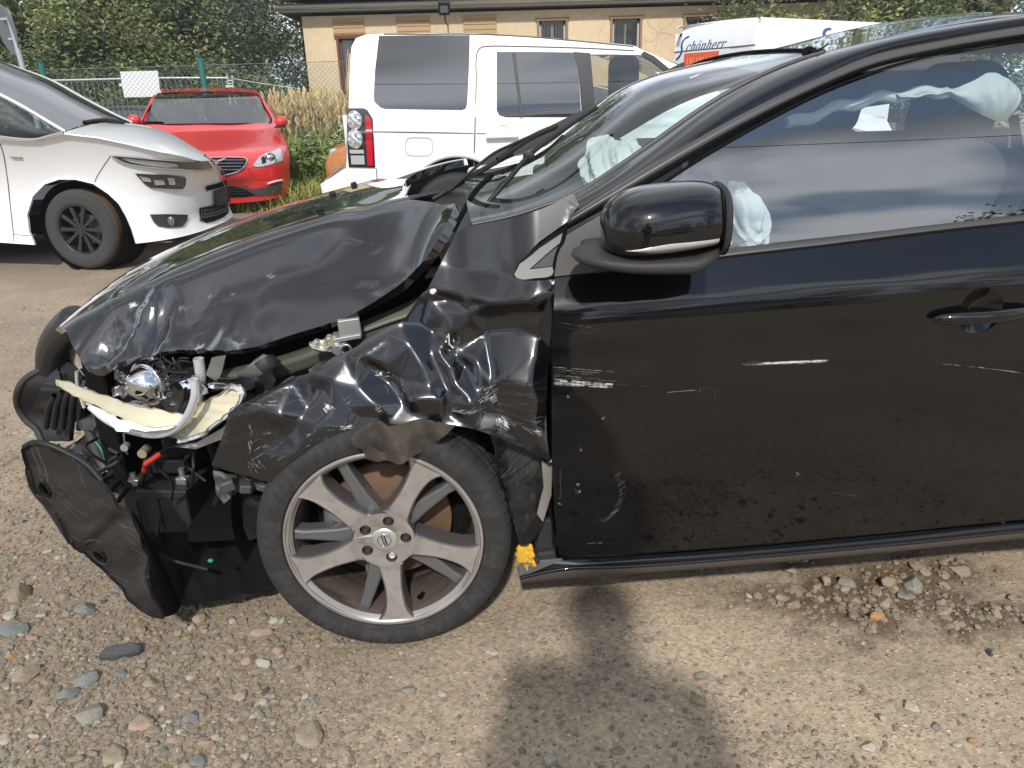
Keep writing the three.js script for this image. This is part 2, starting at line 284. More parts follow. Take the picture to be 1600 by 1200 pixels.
    for (const [u, v] of [[905, 699], [900, 755], [903, 765], [885, 617], [940, 651], [1243, 738], [872, 785]]) for (let k = 0; k < 4; k++) line(u + r() * 5, v + r() * 6, u + r() * 7, v + r() * 7, 1, 0.55);
    for (let k = 0; k < 5; k++) line(876 + r() * 2, 735 + k * 9, 874 + r() * 2, 744 + k * 9, 0.9, 0.5);
    for (let k = 0; k < 90; k++) { const u = 865 + 735 * Math.pow(r(), 1.4), v = 500 + 340 * r(); line(u, v, u + 6 + 10 * r(), v + 3 * (r() - 0.5), 0.6, 0.12); }
  });
  // handle and its bowl
  const hd = solve(SD, 1532, 487, 1.42, 0.87);
  const bowl = []; for (let i = 0; i < 28; i++) { const t = i / 28 * 2 * Math.PI; bowl.push([hd[0] + 0.052 * Math.cos(t), hd[1] + 0.002 + 0.055 * Math.sin(t)]); }
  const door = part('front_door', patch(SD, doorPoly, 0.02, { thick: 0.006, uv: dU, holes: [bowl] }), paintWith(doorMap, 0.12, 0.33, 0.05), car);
  // inner shell of the door, dark, so that the sheet is not hollow
  part('door_inner_panel', patch((a, b) => new V3(a, b, zDoor(a, b) - 0.07), [[0.5, 0.26], [1.68, 0.3], [1.68, 1.06], [0.9, 1.0], [0.5, 0.95]], 0.1, { thick: 0.03 }), M.cloth, door);
  part('handle_recess', grid((s, t) => { const an = s * 2 * Math.PI, k = t, rr = 1 - k; const a = hd[0] + 0.052 * rr * Math.cos(an), b = hd[1] + 0.002 + 0.055 * rr * Math.sin(an); return new V3(a, b, zDoor(a, b) - 0.001 - 0.036 * Math.sin(k * Math.PI / 2)); }, 48, 10), M.paint, door);
  part('door_handle', grid((s, t) => { const x = lerp(hd[0] - 0.118, hd[0] + 0.12, s), w = 0.0145 * Math.pow(Math.max(0, 1 - Math.pow(Math.abs(2 * s - 1), 5)), 0.5), an = t * 2 * Math.PI; return new V3(x, hd[1] - 0.004 + 0.012 * (s - 0.5) + w * Math.sin(an), zDoor(x, hd[1]) + 0.014 + 0.018 * Math.sin(Math.PI * s) + w * 0.75 * Math.cos(an)); }, 48, 18, false), M.paint, door);

  // ---- windows, trims, pillar, roof ----
  const zg = b => -0.058 - (b - 1.03) * 0.22 - 0.42 * Math.pow(b - 1.03, 2) * Math.sign(b - 1.03), SG = off => (a, b) => new V3(a, b, zg(b) + off);
  const glassM = glassy([0.84, 0.92, 0.92], 2.45, { side: THREE.DoubleSide });
  const winPx = [[1012, 303], [1109, 240], [1200, 188], [1285, 145], [1350, 119], [1412, 99], [1500, 79], [1630, 57]];
  const winTop = trace(SG(0), winPx, [0.7, 1.2]), winLow = trace(SG(0), [[1620, 333], [1450, 353], [1300, 370], [1139, 388], [1005, 404]], [1.5, 1.07]);
  part('side_window', patch(SG(-0.004), [...winTop, ...winLow], 0.05, { thick: 0.004 }), glassM, door);
  const P3 = (list, z) => list.map(([u, v], i) => atZ(u, v, typeof z === 'function' ? z(i / (list.length - 1)) : z));
  const W = P3([[738, 352], [800, 339], [850, 323], [905, 300], [1000, 238], [1100, 168], [1180, 123], [1262, 90], [1400, 55], [1500, 37], [1600, 24], [1720, 12]], t => -0.2 - 0.1 * t);
  const L0 = solve(SG(0.02), 985, 281, 0.7, 1.2);
  const onG = (px, off, guess = [0.7, 1.2]) => trace(SG(off), px, guess).map(q => SG(off)(...q));
  const L1 = onG([[900, 333], [1000, 270], [1075, 225], [1165, 175], [1262, 129], [1360, 87], [1469, 63], [1600, 40], [1720, 24]], 0.012);
  const L2 = onG([[884, 352], [1000, 284], [1075, 240], [1165, 190], [1262, 142], [1360, 101], [1469, 75], [1600, 53], [1720, 38]], 0.016);
  const L3 = onG([[880, 362], [1000, 296], [1085, 245], [1185, 187], [1275, 143], [1360, 108], [1469, 83], [1600, 60], [1720, 46]], 0.006);
  const Wc = curveOf(W), L1c = curveOf(L1), L2c = curveOf(L2), L3c = curveOf(L3);
  part('windscreen_pillar', [ribbon(t => Wc(lerp(0.215, 1, t)), L1c, [-0.1, 0.35, 0.9], 0.02, 60, 10, true)], M.paint, car);
  part('door_frame_trim', [ribbon(L1c, L2c, [0, 0.3, 0.95], 0.004, 60, 5, true), tube(L1.map(p => p.clone().add(new V3(0, -0.001, -0.004))), 0.004, 60, 6)], M.trim, door);
  part('window_seal', [ribbon(L2c, L3c, [0, 0.3, 0.95], 0.004, 60, 4, true), tube(onG(winPx.map(p => [p[0], p[1] - 1]), 0.001), 0.0035, 60, 6)], M.dark, door);
  const beltA = onG([[930, 427], [1137, 400], [1300, 381], [1450, 362], [1640, 341]], 0.022, [1, 1.03]), beltB = onG([[930, 414], [1139, 388], [1300, 370], [1450, 352], [1640, 331]], 0.002, [1, 1.05]);
  part('window_sill_trim', ribbon(beltA, beltB, [0, 0.7, 0.7], 0.005, 40, 6, false), M.trim, door);
  part('sill_seal', tube(beltA.map(p => p.clone().add(new V3(0, -0.003, 0.001))), 0.0045, 40, 6), M.dark, door);
  // sail panel under the mirror and the fixed quarter window
  const sail = trace(SG(0.02), [[866, 432], [871, 400], [884, 368], [1000, 300], [1020, 303], [1016, 413], [945, 424]], [0.5, 1.0]);
  part('mirror_sail', patch(SG(0.02), sail, 0.03, { thick: 0.015 }), std([0.06, 0.057, 0.055], 0.42), door);
  const SQ = off => (a, b) => new V3(a, b, -0.075 - (b - 1.03) * 0.55 + off);
  const qo = trace(SQ(0.012), smoothPoly([[801, 428], [812, 409], [845, 377], [884, 347], [881, 372], [869, 400], [864, 431], [835, 437], [810, 438]], 3), [0.42, 1.0]);
  const qi = trace(SQ(0.012), [[827, 421], [850, 400], [874, 380], [863, 417]], [0.42, 1.0]);
  const qf = part('quarter_window', patch(SQ(0.012), qo, 0.02, { thick: 0.014, holes: [qi] }), M.trim, car);
  part('pane', patch(SQ(0.004), qi, 0.03, { thick: 0.003 }), glassy([0.12, 0.125, 0.13], 2.0), qf);
  part('rubber_edge', tube([...qo, qo[0]].map(q => SQ(0.011)(...q)), 0.0035, 80, 6), M.dark, qf);
  part('shut_line_seal', tube(P3([[884, 350], [880, 374], [869, 402], [865, 434]], -0.045), 0.005, 20, 6), M.dark, car);

  // roof, windscreen, far side (mirrored across the car's middle at z = -0.9)
  const mir = p => new V3(p.x, p.y, -1.8 - p.z);
  const roofN = t => Wc(lerp(0.655, 1, t));
  const roofEnd = [[1.86, 1.5], [2.4, 1.5], [2.9, 1.45], [3.25, 1.38]].map(p => new V3(p[0], p[1], -0.3));
  const roofEdge = curveOf([Wc(0.655), Wc(0.78), Wc(0.9), ...roofEnd]);
  const crownR = s => lerp(0.004, 0.048, sstep(0, 0.5, s));
  part('roof', grid((s, t) => roofEdge(s).lerp(mir(roofEdge(s)), t).addScaledVector(new V3(-0.05, 1, 0), crownR(s) * Math.pow(Math.max(0, 4 * t * (1 - t)), 0.75)), 60, 30, true), M.paint, car);
  const wsEdge = t => Wc(lerp(0.0, 0.655, t)), wsB = s => 0.062 + 0.02 * sstep(0, 0.6, s) - 0.055 * sstep(0.6, 1, s), wsP = (s, t, off = 0) => wsEdge(s).add(new V3(0, 0.002, -0.004)).lerp(mir(wsEdge(s)), t).addScaledVector(new V3(-0.5, 0.86, 0), wsB(s) * Math.pow(Math.max(0, 4 * t * (1 - t)), 0.75) + off), ws = part('windscreen', grid((s, t) => wsP(s, t), 40, 40, true), glassy([0.84, 0.92, 0.91], 2.1), car);
  const wsTop = t => wsP(0.99, t, 0.002);
  part('windscreen_seal', tube([...Array(21).keys()].map(i => wsTop(i / 20)), 0.006, 40, 6), M.dark, ws);
  part('windscreen_edge', tube([...Array(21).keys()].map(i => wsEdge(i / 20).add(new V3(0, 0.001, -0.004))), 0.006, 60, 6), M.trim, ws);
  part('shaded_band', grid((s, t) => wsP(lerp(0.86, 0.985, s), lerp(0.02, 0.98, t), -0.006), 8, 30, true), glassy([0.3, 0.34, 0.42], 1.3), ws);
  // far pillar, far side and rear of the body
  part('far_pillar', ribbon(t => mir(Wc(lerp(0.1, 0.7, t))).add(new V3(0, 0, 0.02)), t => mir(L1c(t * 0.85)), [0, 0.4, -0.9], 0.015, 30, 6), M.paint, car);
  // deformed aerial clip on the roof edge
  const ac = atZ(1270, 88, -0.31);
  const clip = part('roof_clip', [tube([[-0.022, 0.004, 0], [-0.015, 0.016, 0], [0, 0.012, 0.003], [0.006, -0.004, 0], [-0.008, -0.01, 0], [-0.022, 0.0, 0]].map(p => ac.clone().add(new V3(...p))), 0.0075, 30, 6), tube([[0.0, 0.006, 0], [0.018, 0.012, 0.004], [0.026, 0.006, 0], [0.016, -0.004, 0], [0.004, -0.006, 0]].map(p => ac.clone().add(new V3(...p))), 0.006, 20, 6), tube([[0.012, 0.012, 0], [0.036, 0.028, 0]].map(p => ac.clone().add(new V3(...p))), 0.0022, 4, 5)], M.dark, car);
  part('roof_trim_stub', tube(P3([[1232, 101], [1246, 104]], -0.29), 0.003, 4, 5), M.dark, car);

  // ---- bonnet ----
  const top = curve1([[-1.12, 0.6], [-1.04, 0.72], [-0.95, 0.815], [-0.82, 0.895], [-0.486, 1.012], [-0.16, 1.092], [0.01, 1.118], [0.3, 1.155]]);
  const skirt = curve1([[-1.1, 0.5], [-0.8, 0.75], [-0.4, 0.86], [-0.06, 0.86], [0.12, 0.5], [0.225, 0.02], [0.3, 0.0]]);
  const h0 = (a, b) => top(a) - lerp(0.1, 0.035, sstep(-0.6, 0.25, a)) * Math.pow((b - 0.9) / 0.7, 2) - skirt(a) * (softplus(0.37 - b, 0.008) + (0.35 * softplus(0.37 - b, 0.008) - 0.52 * softplus(0.3 - b, 0.012)) * sstep(0.0, -0.15, a)) + 0.012 * Math.exp(-Math.pow((b - 0.42) / 0.06, 2)) * sstep(-0.8, -0.3, a);
  const H0 = (a, b) => new V3(a, h0(a, b), -b);
  const hf = foldsOn(H0, [-0.5, 0.4], [
    [215, 488, 150, 550, 0.035, -0.03], [240, 470, 205, 530, 0.02, 0.022], [262, 470, 235, 545, 0.022, -0.022], [190, 500, 235, 480, 0.012, 0.016, 1],
    [330, 525, 280, 560, 0.03, -0.016], [300, 505, 330, 470, 0.03, -0.012], [250, 540, 300, 552, 0.014, 0.012, 1], [360, 510, 345, 550, 0.035, 0.012],
    [120, 560, 160, 520, 0.03, 0.016], [155, 560, 185, 520, 0.02, -0.016], [390, 505, 420, 540, 0.05, -0.01], [430, 470, 560, 460, 0.04, 0.006],
    [560, 452, 640, 432, 0.012, -0.005], [300, 440, 420, 420, 0.06, -0.008], [200, 450, 250, 420, 0.03, -0.012], [610, 300, 560, 330, 0.05, -0.008],
  ]);
  const SH = (a, b) => new V3(a, h0(a, b) + hf(a, b) + 0.009 * (fbm(a * 5 + 3, b * 7, 3, 4) - 0.5) * sstep(-0.1, -0.55, a) * sstep(0.95, 0.4, b) + 0.02 * Math.exp(-Math.pow((b - 1.05) / 0.25, 2)) * sstep(-0.05, 0.2, a), -b);
  const hoodLow = trace(SH, [[712, 318], [703, 340], [690, 365], [672, 394], [650, 420], [620, 448], [590, 468], [560, 486], [530, 500], [490, 513], [450, 525], [415, 537], [380, 545], [352, 549], [330, 548], [316, 544], [300, 547], [272, 549], [250, 551], [225, 556], [200, 562], [175, 571], [150, 577], [133, 574], [122, 556], [112, 538], [105, 520]], [0.22, 0.2]);
  const hoodRear = trace(SH, [[724, 250], [690, 258], [652, 269], [633, 282], [628, 296], [640, 312], [676, 316]], [0.22, 1.1]);
  const hn = hoodLow[hoodLow.length - 1];
  const hoodPoly = [...hoodLow, [-0.96, hn[1] + 0.12], [-1.02, 0.75], [-1.03, 0.95], [-1.0, 1.2], [-0.88, 1.5], [-0.72, 1.62], [0.19, 1.6], [0.23, 1.3], ...hoodRear];
  const hU = [-1.1, 0.1, 0.3, 1.65];
  const hoodMap = scratches(9, 400, (g, w, h, r) => {
    const P = (u, v) => { const q = solve(SH, u, v, -0.3, 0.4); return [(q[0] - hU[0]) / (hU[2] - hU[0]) * w, (1 - (q[1] - hU[1]) / (hU[3] - hU[1])) * h]; };
    const mark = (u, v, l, n, alpha, dx = 1, dy = -0.6) => { for (let k = 0; k < n; k++) { const a = P(u + (r() - 0.5) * l, v + (r() - 0.5) * l * 0.7), b = P(u + (r() - 0.5) * l + dx * 6, v + (r() - 0.5) * l * 0.7 + dy * 6); g.strokeStyle = `rgba(205,205,200,${alpha * (0.4 + 0.6 * r())})`; g.lineWidth = 0.7 + r() * 1.2; g.beginPath(); g.moveTo(...a); g.lineTo(...b); g.stroke(); } };
    mark(284, 484, 22, 16, 0.2); mark(205, 477, 12, 16, 0.8, 1, -0.3); mark(325, 465, 5, 5, 0.35); mark(362, 462, 5, 4, 0.3); mark(420, 432, 12, 8, 0.35); mark(545, 375, 40, 10, 0.2); mark(360, 540, 40, 18, 0.3); mark(310, 545, 16, 10, 0.5); mark(170, 540, 40, 20, 0.25); mark(590, 390, 30, 8, 0.2);
    g.strokeStyle = 'rgba(0,0,0,0.9)'; g.lineWidth = 2; g.beginPath(); [[458, 452], [500, 444], [560, 436], [598, 432]].forEach((p, i) => i ? g.lineTo(...P(...p)) : g.moveTo(...P(...p))); g.stroke();
  }, '#121316');
  const hood = part('bonnet', patch(SH, hoodPoly, 0.016, { thick: 0.022, uv: hU }), glossWith(hoodMap), car);
  part('bay_shade_sheet', grid((s, t) => { const a = lerp(-0.8, 0.13, s), b = lerp(0.42, 1.55, t); return new V3(a, h0(a, b) - 0.1, -b); }, 16, 16), M.dark, hood);  // added dark sheet under the bonnet; its colour stands for shade in the bay
  // washer jets
  for (const [u, v] of [[500, 329], [520, 306], [553, 291]]) { const q = solve(SH, u, v, 0, 0.7), p = SH(...q); part('washer_jet', box(0.02, 0.016, 0.016, p.x, p.y + 0.006, p.z, 0.005, 0, 0.3), M.plastic, hood); }

  // ---- front wing ----
  const arch = 0.55;
  const zw = (a, b) => 0.005 + 0.02 * Math.exp(-Math.pow((b - 0.62) / 0.14, 2)) - 0.38 * softplus(b - 0.93, 0.03) - 0.28 * (softplus(b - 0.6, 0.03) - softplus(b - 0.95, 0.03)) * sstep(0.42, 0.2, a) - 0.5 * Math.pow(Math.max(0, -0.12 - a), 2) - 0.3 * sstep(0.42, 0.46, a) * 0.0;
  const SW0 = (a, b) => new V3(a, b, zw(a, b));
  const dents = [626,507,0, 655,462,0, 676,452,10, 690,412,0, 712,368,0, 760,350,0, 850,325,0, 900,310,0, 885,348,0, 840,380,0, 803,430,0, 820,440,0, 864,437,0, 704,456,20, 735,466,26, 775,472,28, 820,468,24, 862,455,14, 720,420,2, 780,425,4, 840,432,4,
    672,470,-8, 700,468,-14, 738,472,-4, 690,490,2, 735,490,14, 746,480,16, 720,512,10, 660,510,-14, 760,500,-30, 810,492,-32, 855,490,-20, 708,534,-30, 760,526,-38, 810,520,-36, 838,518,-24, 712,550,2, 745,566,12, 790,586,26, 828,600,28, 836,560,2, 702,522,4, 703,538,12,
    845,530,-30, 852,600,-36, 850,660,-24, 862,640,-34, 862,560,-34, 858,710,8, 640,535,22, 660,565,26, 674,600,24, 672,548,2, 690,585,2, 700,610,6, 690,542,8, 705,570,24, 714,598,26, 735,620,32, 675,520,-22, 698,545,-24, 725,572,-16, 770,588,-6, 642,592,8, 650,618,36]
  dents.push(640,624,26, 690,617,36, 736,626,36, 748,610,14, 768,598,2, 645,645,2, 700,645,-2, 750,645,0, 580,672,8, 640,660,12, 690,659,12, 740,667,12, 772,678,14, 828,704,8, 850,716,4, 800,615,20, 790,650,-4, 830,650,14, 840,685,16, 810,680,0, 562,553,16, 580,575,-18, 605,600,-24, 632,630,-8, 600,568,8, 625,590,-2, 608,525,8,
    540,560,0, 520,590,18, 560,600,14, 590,630,18, 570,650,2, 610,655,6, 545,635,12, 480,590,0, 455,600,-12, 500,612,-18, 520,634,10, 540,668,10, 550,680,6, 430,620,8, 400,635,16, 365,650,10, 440,645,22, 470,655,0, 420,668,-8, 360,680,-4, 400,705,-10, 450,680,-8, 345,720,0, 480,640,-16, 500,660,14, 470,700,12, 440,735,16, 425,748,12, 375,740,0);
  const ctl = []; for (let i = 0; i < dents.length; i += 3) ctl.push([...solve(SW0, dents[i], dents[i + 1], 0.1, 0.75), dents[i + 2] * 0.00086]);
  const fc0 = facets(ctl, 0.0095), fcC = new Map(), wf = (a, b) => { const k = Math.round(a * 1e5) + '_' + Math.round(b * 1e5); let v = fcC.get(k); if (v === undefined) fcC.set(k, v = fc0(a, b)); return v; };
  const SW = (a, b) => new V3(a, b, zw(a, b) + wf(a, b) + 0.003 * (fbm(a * 7 + 9, b * 7, 2, 14) - 0.5) * sstep(1.02, 0.9, b));
  const wingPx = [[738, 353], [800, 341], [850, 325], [896, 303], [905, 320], [884, 348], [842, 378], [810, 409], [801, 432], [822, 438], [866, 436], [864, 500], [859, 560], [854, 640], [855, 690], [861, 722], [850, 716], [828, 704], [800, 690], [772, 678], [740, 667], [690, 659], [640, 660], [610, 664], [580, 672], [548, 684], [520, 697], [490, 712], [462, 732], [425, 750], [400, 746], [372, 741], [330, 727], [342, 696], [352, 668], [358, 645], [372, 632], [400, 618], [430, 606], [455, 592], [478, 586], [500, 573], [522, 557], [545, 548], [560, 540], [572, 528], [590, 520], [606, 512], [625, 506], [640, 488], [660, 458], [668, 452], [674, 440], [690, 410], [700, 390], [712, 366]];
  const wingPoly = wingPx.map(p => solve(SW0, p[0], p[1], 0.1, 0.75));
  const wU = [-0.45, 0.4, 0.55, 1.15];
  const wingMap = scratches(31, 900, (g, w, h, r) => {
    const P = (u, v) => { const q = solve(SW0, u, v, 0.1, 0.75); return [(q[0] - wU[0]) / (wU[2] - wU[0]) * w, (1 - (q[1] - wU[1]) / (wU[3] - wU[1])) * h]; };
    const mark = (u, v, lx, ly, n, alpha, ang, len, c = '215,213,208') => { for (let k = 0; k < n; k++) { const x = u + (r() - 0.5) * lx, y = v + (r() - 0.5) * ly, t = ang + (r() - 0.5) * 0.5, l = len * (0.3 + r()); const a = P(x, y), b = P(x + l * Math.cos(t), y + l * Math.sin(t)); g.strokeStyle = `rgba(${c},${alpha * (0.3 + 0.7 * r())})`; g.lineWidth = 0.6 + r() * 1.6; g.beginPath(); g.moveTo(...a); g.lineTo(...b); g.stroke(); } };
    mark(806, 612, 70, 40, 60, 0.22, 0.15, 30, '120,112,104'); mark(800, 640, 110, 70, 80, 0.3, 0.2, 26, '150,146,140'); mark(758, 618, 26, 26, 40, 0.8, -0.6, 9); mark(730, 640, 60, 8, 30, 0.6, -0.25, 12); mark(783, 658, 16, 16, 50, 0.9, 0.8, 7); mark(838, 672, 8, 10, 16, 0.8, 0.6, 7); mark(815, 660, 60, 20, 14, 0.5, 0.3, 22);
    mark(594, 586, 20, 12, 24, 0.8, 0.2, 6); mark(612, 600, 34, 30, 20, 0.5, 0.8, 9); mark(512, 634, 14, 8, 20, 0.9, 0.5, 7); mark(540, 667, 16, 8, 20, 0.9, -0.1, 8); mark(430, 628, 90, 6, 16, 0.6, 0.1, 14); mark(450, 610, 60, 20, 14, 0.35, 0.4, 12); mark(420, 700, 60, 50, 26, 0.45, -0.5, 12); mark(400, 725, 30, 20, 20, 0.6, 0.9, 8); mark(500, 690, 50, 40, 26, 0.5, -0.5, 7); mark(390, 680, 10, 50, 12, 0.6, 1.5, 12); mark(545, 625, 20, 14, 10, 0.7, -0.6, 5); mark(590, 640, 10, 8, 10, 0.7, -0.8, 5); mark(672, 622, 14, 4, 16, 0.8, 0.1, 8, '30,30,30');
    g.fillStyle = 'rgba(228,224,212,0.95)'; for (const [u, v, s] of [[676, 455, 7], [679, 453, 5], [512, 634, 4], [594, 586, 3]]) { g.beginPath(); g.arc(...P(u, v), s, 0, 7); g.fill(); }
    g.lineWidth = 3; g.strokeStyle = 'rgba(225,222,215,0.9)'; g.beginPath(); g.moveTo(...P(701, 521)); g.lineTo(...P(702, 538)); g.lineTo(...P(708, 545)); g.stroke();
  }, '#0f1013');
  const wing = part('front_wing', patch(SW, wingPoly, 0.008, { thick: 0.01, uv: wU, eps: 0.0025 }), paintWith(wingMap, 0.75, 0.22), car);
  // white torn edge at the wing's rear lower corner
  part('bare_metal_edge', tube(P3([[846, 672], [853, 700], [860, 722]], 0.012), 0.004, 12, 5), M.torn, wing);
  // scraped plastic flap behind the wheel and its liner
  const zl = (a, b) => -0.028 + 0.03 * Math.sin(a * 22) * sstep(0.6, 0.35, b) + 0.012 * (fbm(a * 12, b * 12, 3, 3) - 0.5) - 0.02 * sstep(0.34, 0.3, a);
  const SL = (a, b) => new V3(a, b, zl(a, b));
  const flapMap = scratches(77, 300, (g, w, h, r) => { for (let k = 0; k < 110; k++) { const x = w * (0.25 + 0.4 * r()), y = h * (0.12 + 0.42 * r()); g.strokeStyle = `rgba(200,196,190,${0.1 + 0.3 * r()})`; g.lineWidth = 1 + 2 * r(); g.beginPath(); g.moveTo(x, y); g.lineTo(x + 100 + 60 * r(), y - 60 - 40 * r()); g.stroke(); } for (let k = 0; k < 90; k++) { g.fillStyle = `rgba(190,180,165,${0.04 + 0.08 * r()})`; g.beginPath(); g.arc(w * r(), h * (0.4 + 0.6 * r()), 8 + 40 * r(), 0, 7); g.fill(); } });
  const flapPoly = trace(SL, [[764, 676], [800, 690], [830, 704], [852, 716], [862, 726], [858, 790], [850, 815], [838, 840], [822, 852], [812, 850], [800, 810], [786, 792], [780, 770], [777, 735], [772, 700]], [0.35, 0.5]);
  part('torn_wing_flap', patch(SL, flapPoly, 0.012, { thick: 0.006, uv: [0.25, 0.3, 0.47, 0.62] }), std([1, 1, 1], 0.5, { map: flapMap }), car);
  part('torn_liner_edge', patch((a, b) => SL(a, b).add(new V3(0, 0, 0.012)), trace(SL, [[846, 716], [862, 724], [861, 770], [848, 812], [840, 800], [850, 760]], [0.43, 0.5]), 0.015), std([0.2, 0.19, 0.17], 0.7), car);
  // crumpled felt liner hanging over the tyre
  const SF = (a, b) => { const f = (b - 0.55) * 3; return new V3(a, b, 0.062 + 0.024 * Math.sin((a - 0.02) * 55 + b * 18) * (0.6 + fbm(a * 7, b * 7, 2, 2)) + 0.03 * (fbm(a * 16, b * 14, 3, 7) - 0.5) - 0.35 * Math.pow(Math.max(0, a - 0.1), 1) - 0.02 * sstep(0.62, 0.72, b)); };
  const felt = trace(SF, [[553, 684], [600, 664], [640, 660], [690, 660], [712, 664], [690, 684], [668, 704], [640, 716], [612, 722], [592, 722], [578, 716], [572, 704], [562, 700]], [0.05, 0.6]);
  part('hanging_arch_liner', patch(SF, felt, 0.006, { thick: 0.012 }), std([0.095, 0.085, 0.074], 0.9, { bumpMap: speck, bumpScale: 0.002, map: dataTex(128, 128, (u, v) => { const n = tnoise(u, v, 6, 4, 4); return [0.55 + 0.45 * n, 0.53 + 0.43 * n, 0.5 + 0.4 * n]; }) }), car);

  // ---- sill and lower edge ----
  const sillTop = P3([[876, 876], [1000, 871], [1200, 856], [1400, 838], [1610, 816]], -0.012), sillMid = P3([[812, 903], [880, 889], [1000, 884], [1200, 868], [1400, 850], [1640, 826]], -0.004), sillLow = P3([[814, 911], [880, 905], [1000, 896], [1200, 880], [1400, 862], [1640, 838]], -0.03);
  const ext = (l, n) => [...l, l[l.length - 1].clone().add(new V3(n, n * 0.03, 0))];
  const sill = part('door_sill', [ribbon(ext(sillTop, 0.8), ext(sillMid, 0.8), [0, 0.6, 0.8], 0.006, 60, 8, true), tube(ext(sillMid, 0.8), 0.0055, 60, 8)], M.paint, car);
  part('sill_underside', [ribbon(ext(sillMid, 0.8), ext(sillLow, 0.8), [0, -0.2, 1], 0.006, 60, 5, true), ribbon(ext(sillLow, 0.8), ext(sillLow.map(p => p.clone().add(new V3(0, 0.0, -0.16))), 0.8), [0, -1, 0], 0.01, 60, 4, true)], std([0.075, 0.062, 0.05], 0.8), sill);
  part('bent_sill_end', [ribbon(P3([[812, 903], [813, 880], [822, 882]], -0.004), P3([[880, 889], [878, 872], [875, 872]], -0.03), [0, 0.5, 0.8], -0.02, 10, 10, true), ribbon(P3([[812, 890], [880, 874]], -0.1), P3([[812, 903], [880, 889]], -0.008), [0, 1, 0], -0.01, 8, 6, true)], std([0.13, 0.13, 0.13], 0.5), sill);
  const ySt = curve1([[0, 0.02], [0.4, 0.05], [1, 0.01]]);
  part('yellow_insulation', bent(new THREE.IcosahedronGeometry(0.028, 4).scale(0.8, 1.3, 0.7).translate(...atZ(822, 868, -0.03).toArray()), v => { const n = fbm(v.x * 90, v.y * 90 + v.z * 60, 3, 2) - 0.5; v.x += n * 0.03; v.y += (fbm(v.x * 120 + 7, v.z * 120, 2, 5) - 0.5) * 0.03; v.z += n * 0.02; }), std([0.62, 0.36, 0.03], 0.9), sill);
  part('crushed_bracket', [box(0.07, 0.035, 0.03, ...atZ(848, 868, -0.06).toArray(), 0.008, 0, 0.1), cyl(0.012, 0.012, 0.03, ...atZ(836, 872, -0.04).toArray(), 'z', 14), box(0.05, 0.09, 0.02, ...atZ(848, 834, -0.07).toArray(), 0.006, 0.2, 0.05)], M.grain, sill);
  part('door_lower_seal', ribbon(P3([[880, 873], [1000, 868], [1200, 853], [1400, 834], [1640, 812]], -0.035), P3([[880, 879], [1000, 874], [1200, 859], [1400, 841], [1640, 819]], -0.03), [0, 0, 1], 0.004, 40, 3, true), M.dark, sill);

  // ---- mirror ----
  const mc = new V3(0.655, 1.108, 0.115), sp = (c, e) => Math.sign(c) * Math.pow(Math.abs(c), e);
  const mirShape = (s, t) => { const th = s * 2 * Math.PI, ph = (t - 0.5) * Math.PI; // ph along x
    const cx = sp(Math.sin(ph), 0.75), ring = Math.pow(Math.max(0, Math.cos(ph)), ph > 0 ? 0.28 : 0.72); let y = sp(Math.sin(th), 0.85) * ring, z = sp(Math.cos(th), 0.8) * ring;
    y = y > 0 ? y * 0.088 : y * 0.052; return new V3(mc.x + cx * 0.125 - 0.02 * (y / 0.08) * (y > 0 ? 0.4 : 0) + 0.01, mc.y + y + 0.012 * (cx), mc.z + z * (0.105 - 0.01 * cx)); };
  const mirror = part('wing_mirror', grid(mirShape, 64, 48, false, true), M.paint, car);
  part('mirror_rim', grid((s, t) => { const th = s * 2 * Math.PI, y = sp(Math.sin(th), 0.8), z = sp(Math.cos(th), 0.75), k = 1.02 - 0.06 * Math.abs(t - 0.5) * 2; return new V3(mc.x + 0.117 + 0.012 * t, mc.y + 0.012 + (y > 0 ? y * 0.0745 : y * 0.068) * k, mc.z + z * 0.091 * k); }, 64, 6, true, true), M.grain, mirror);
  part('mirror_glass', grid((s, t) => { const th = s * 2 * Math.PI; return new V3(mc.x + 0.13, mc.y + 0.012 + sp(Math.sin(th), 0.8) * 0.07 * t, mc.z + sp(Math.cos(th), 0.75) * 0.088 * t); }, 48, 4, false, true), std([0.6, 0.62, 0.64], 0.02, { metalness: 1 }), mirror);
  part('mirror_base', grid((s, t) => { const x = lerp(0.478, 0.787, s), w = Math.pow(Math.max(0, 1 - Math.pow(Math.abs(2 * s - 1), 4)), 0.5), an = t * 2 * Math.PI, yy = 1.053 - 0.012 * sstep(0.0, 0.5, s) + 0.02 * sstep(0.75, 1, s); const hh = lerp(0.017, 0.025, s); return new V3(x, yy + hh * w * sp(Math.sin(an), 0.7), 0.115 + 0.04 * (s - 0.3) * 0 + 0.096 * w * sp(Math.cos(an), 0.7) - 0.02 * (1 - s)); }, 40, 32, false), M.grain, mirror);
  part('mirror_arm', grid((s, t) => { const an = t * 2 * Math.PI; return new V3(0.56 + lerp(0.045, 0.06, s) * sp(Math.cos(an), 0.7), 1.05 + lerp(0.012, 0.016, s) * sp(Math.sin(an), 0.7), lerp(-0.045, 0.09, s)); }, 10, 28, true), M.grain, mirror);
  const ind = []; for (let i = 0; i <= 24; i++) { const s = i / 24; ind.push(s); }
  const zFront = (x, y) => { let best = 0; const c = clamp((x - mc.x - 0.01) / 0.125, -0.98, 0.98), ph = Math.asin(sp(c, 1 / 0.75)), ring = Math.pow(Math.cos(ph), ph > 0 ? 0.28 : 0.72), yy = clamp((y - mc.y - 0.012 * c) / (0.052 * ring), -0.97, 0.97), th = Math.asin(sp(yy, 1 / 0.85)); return mc.z + sp(Math.cos(th), 0.8) * ring * (0.105 - 0.01 * c); };
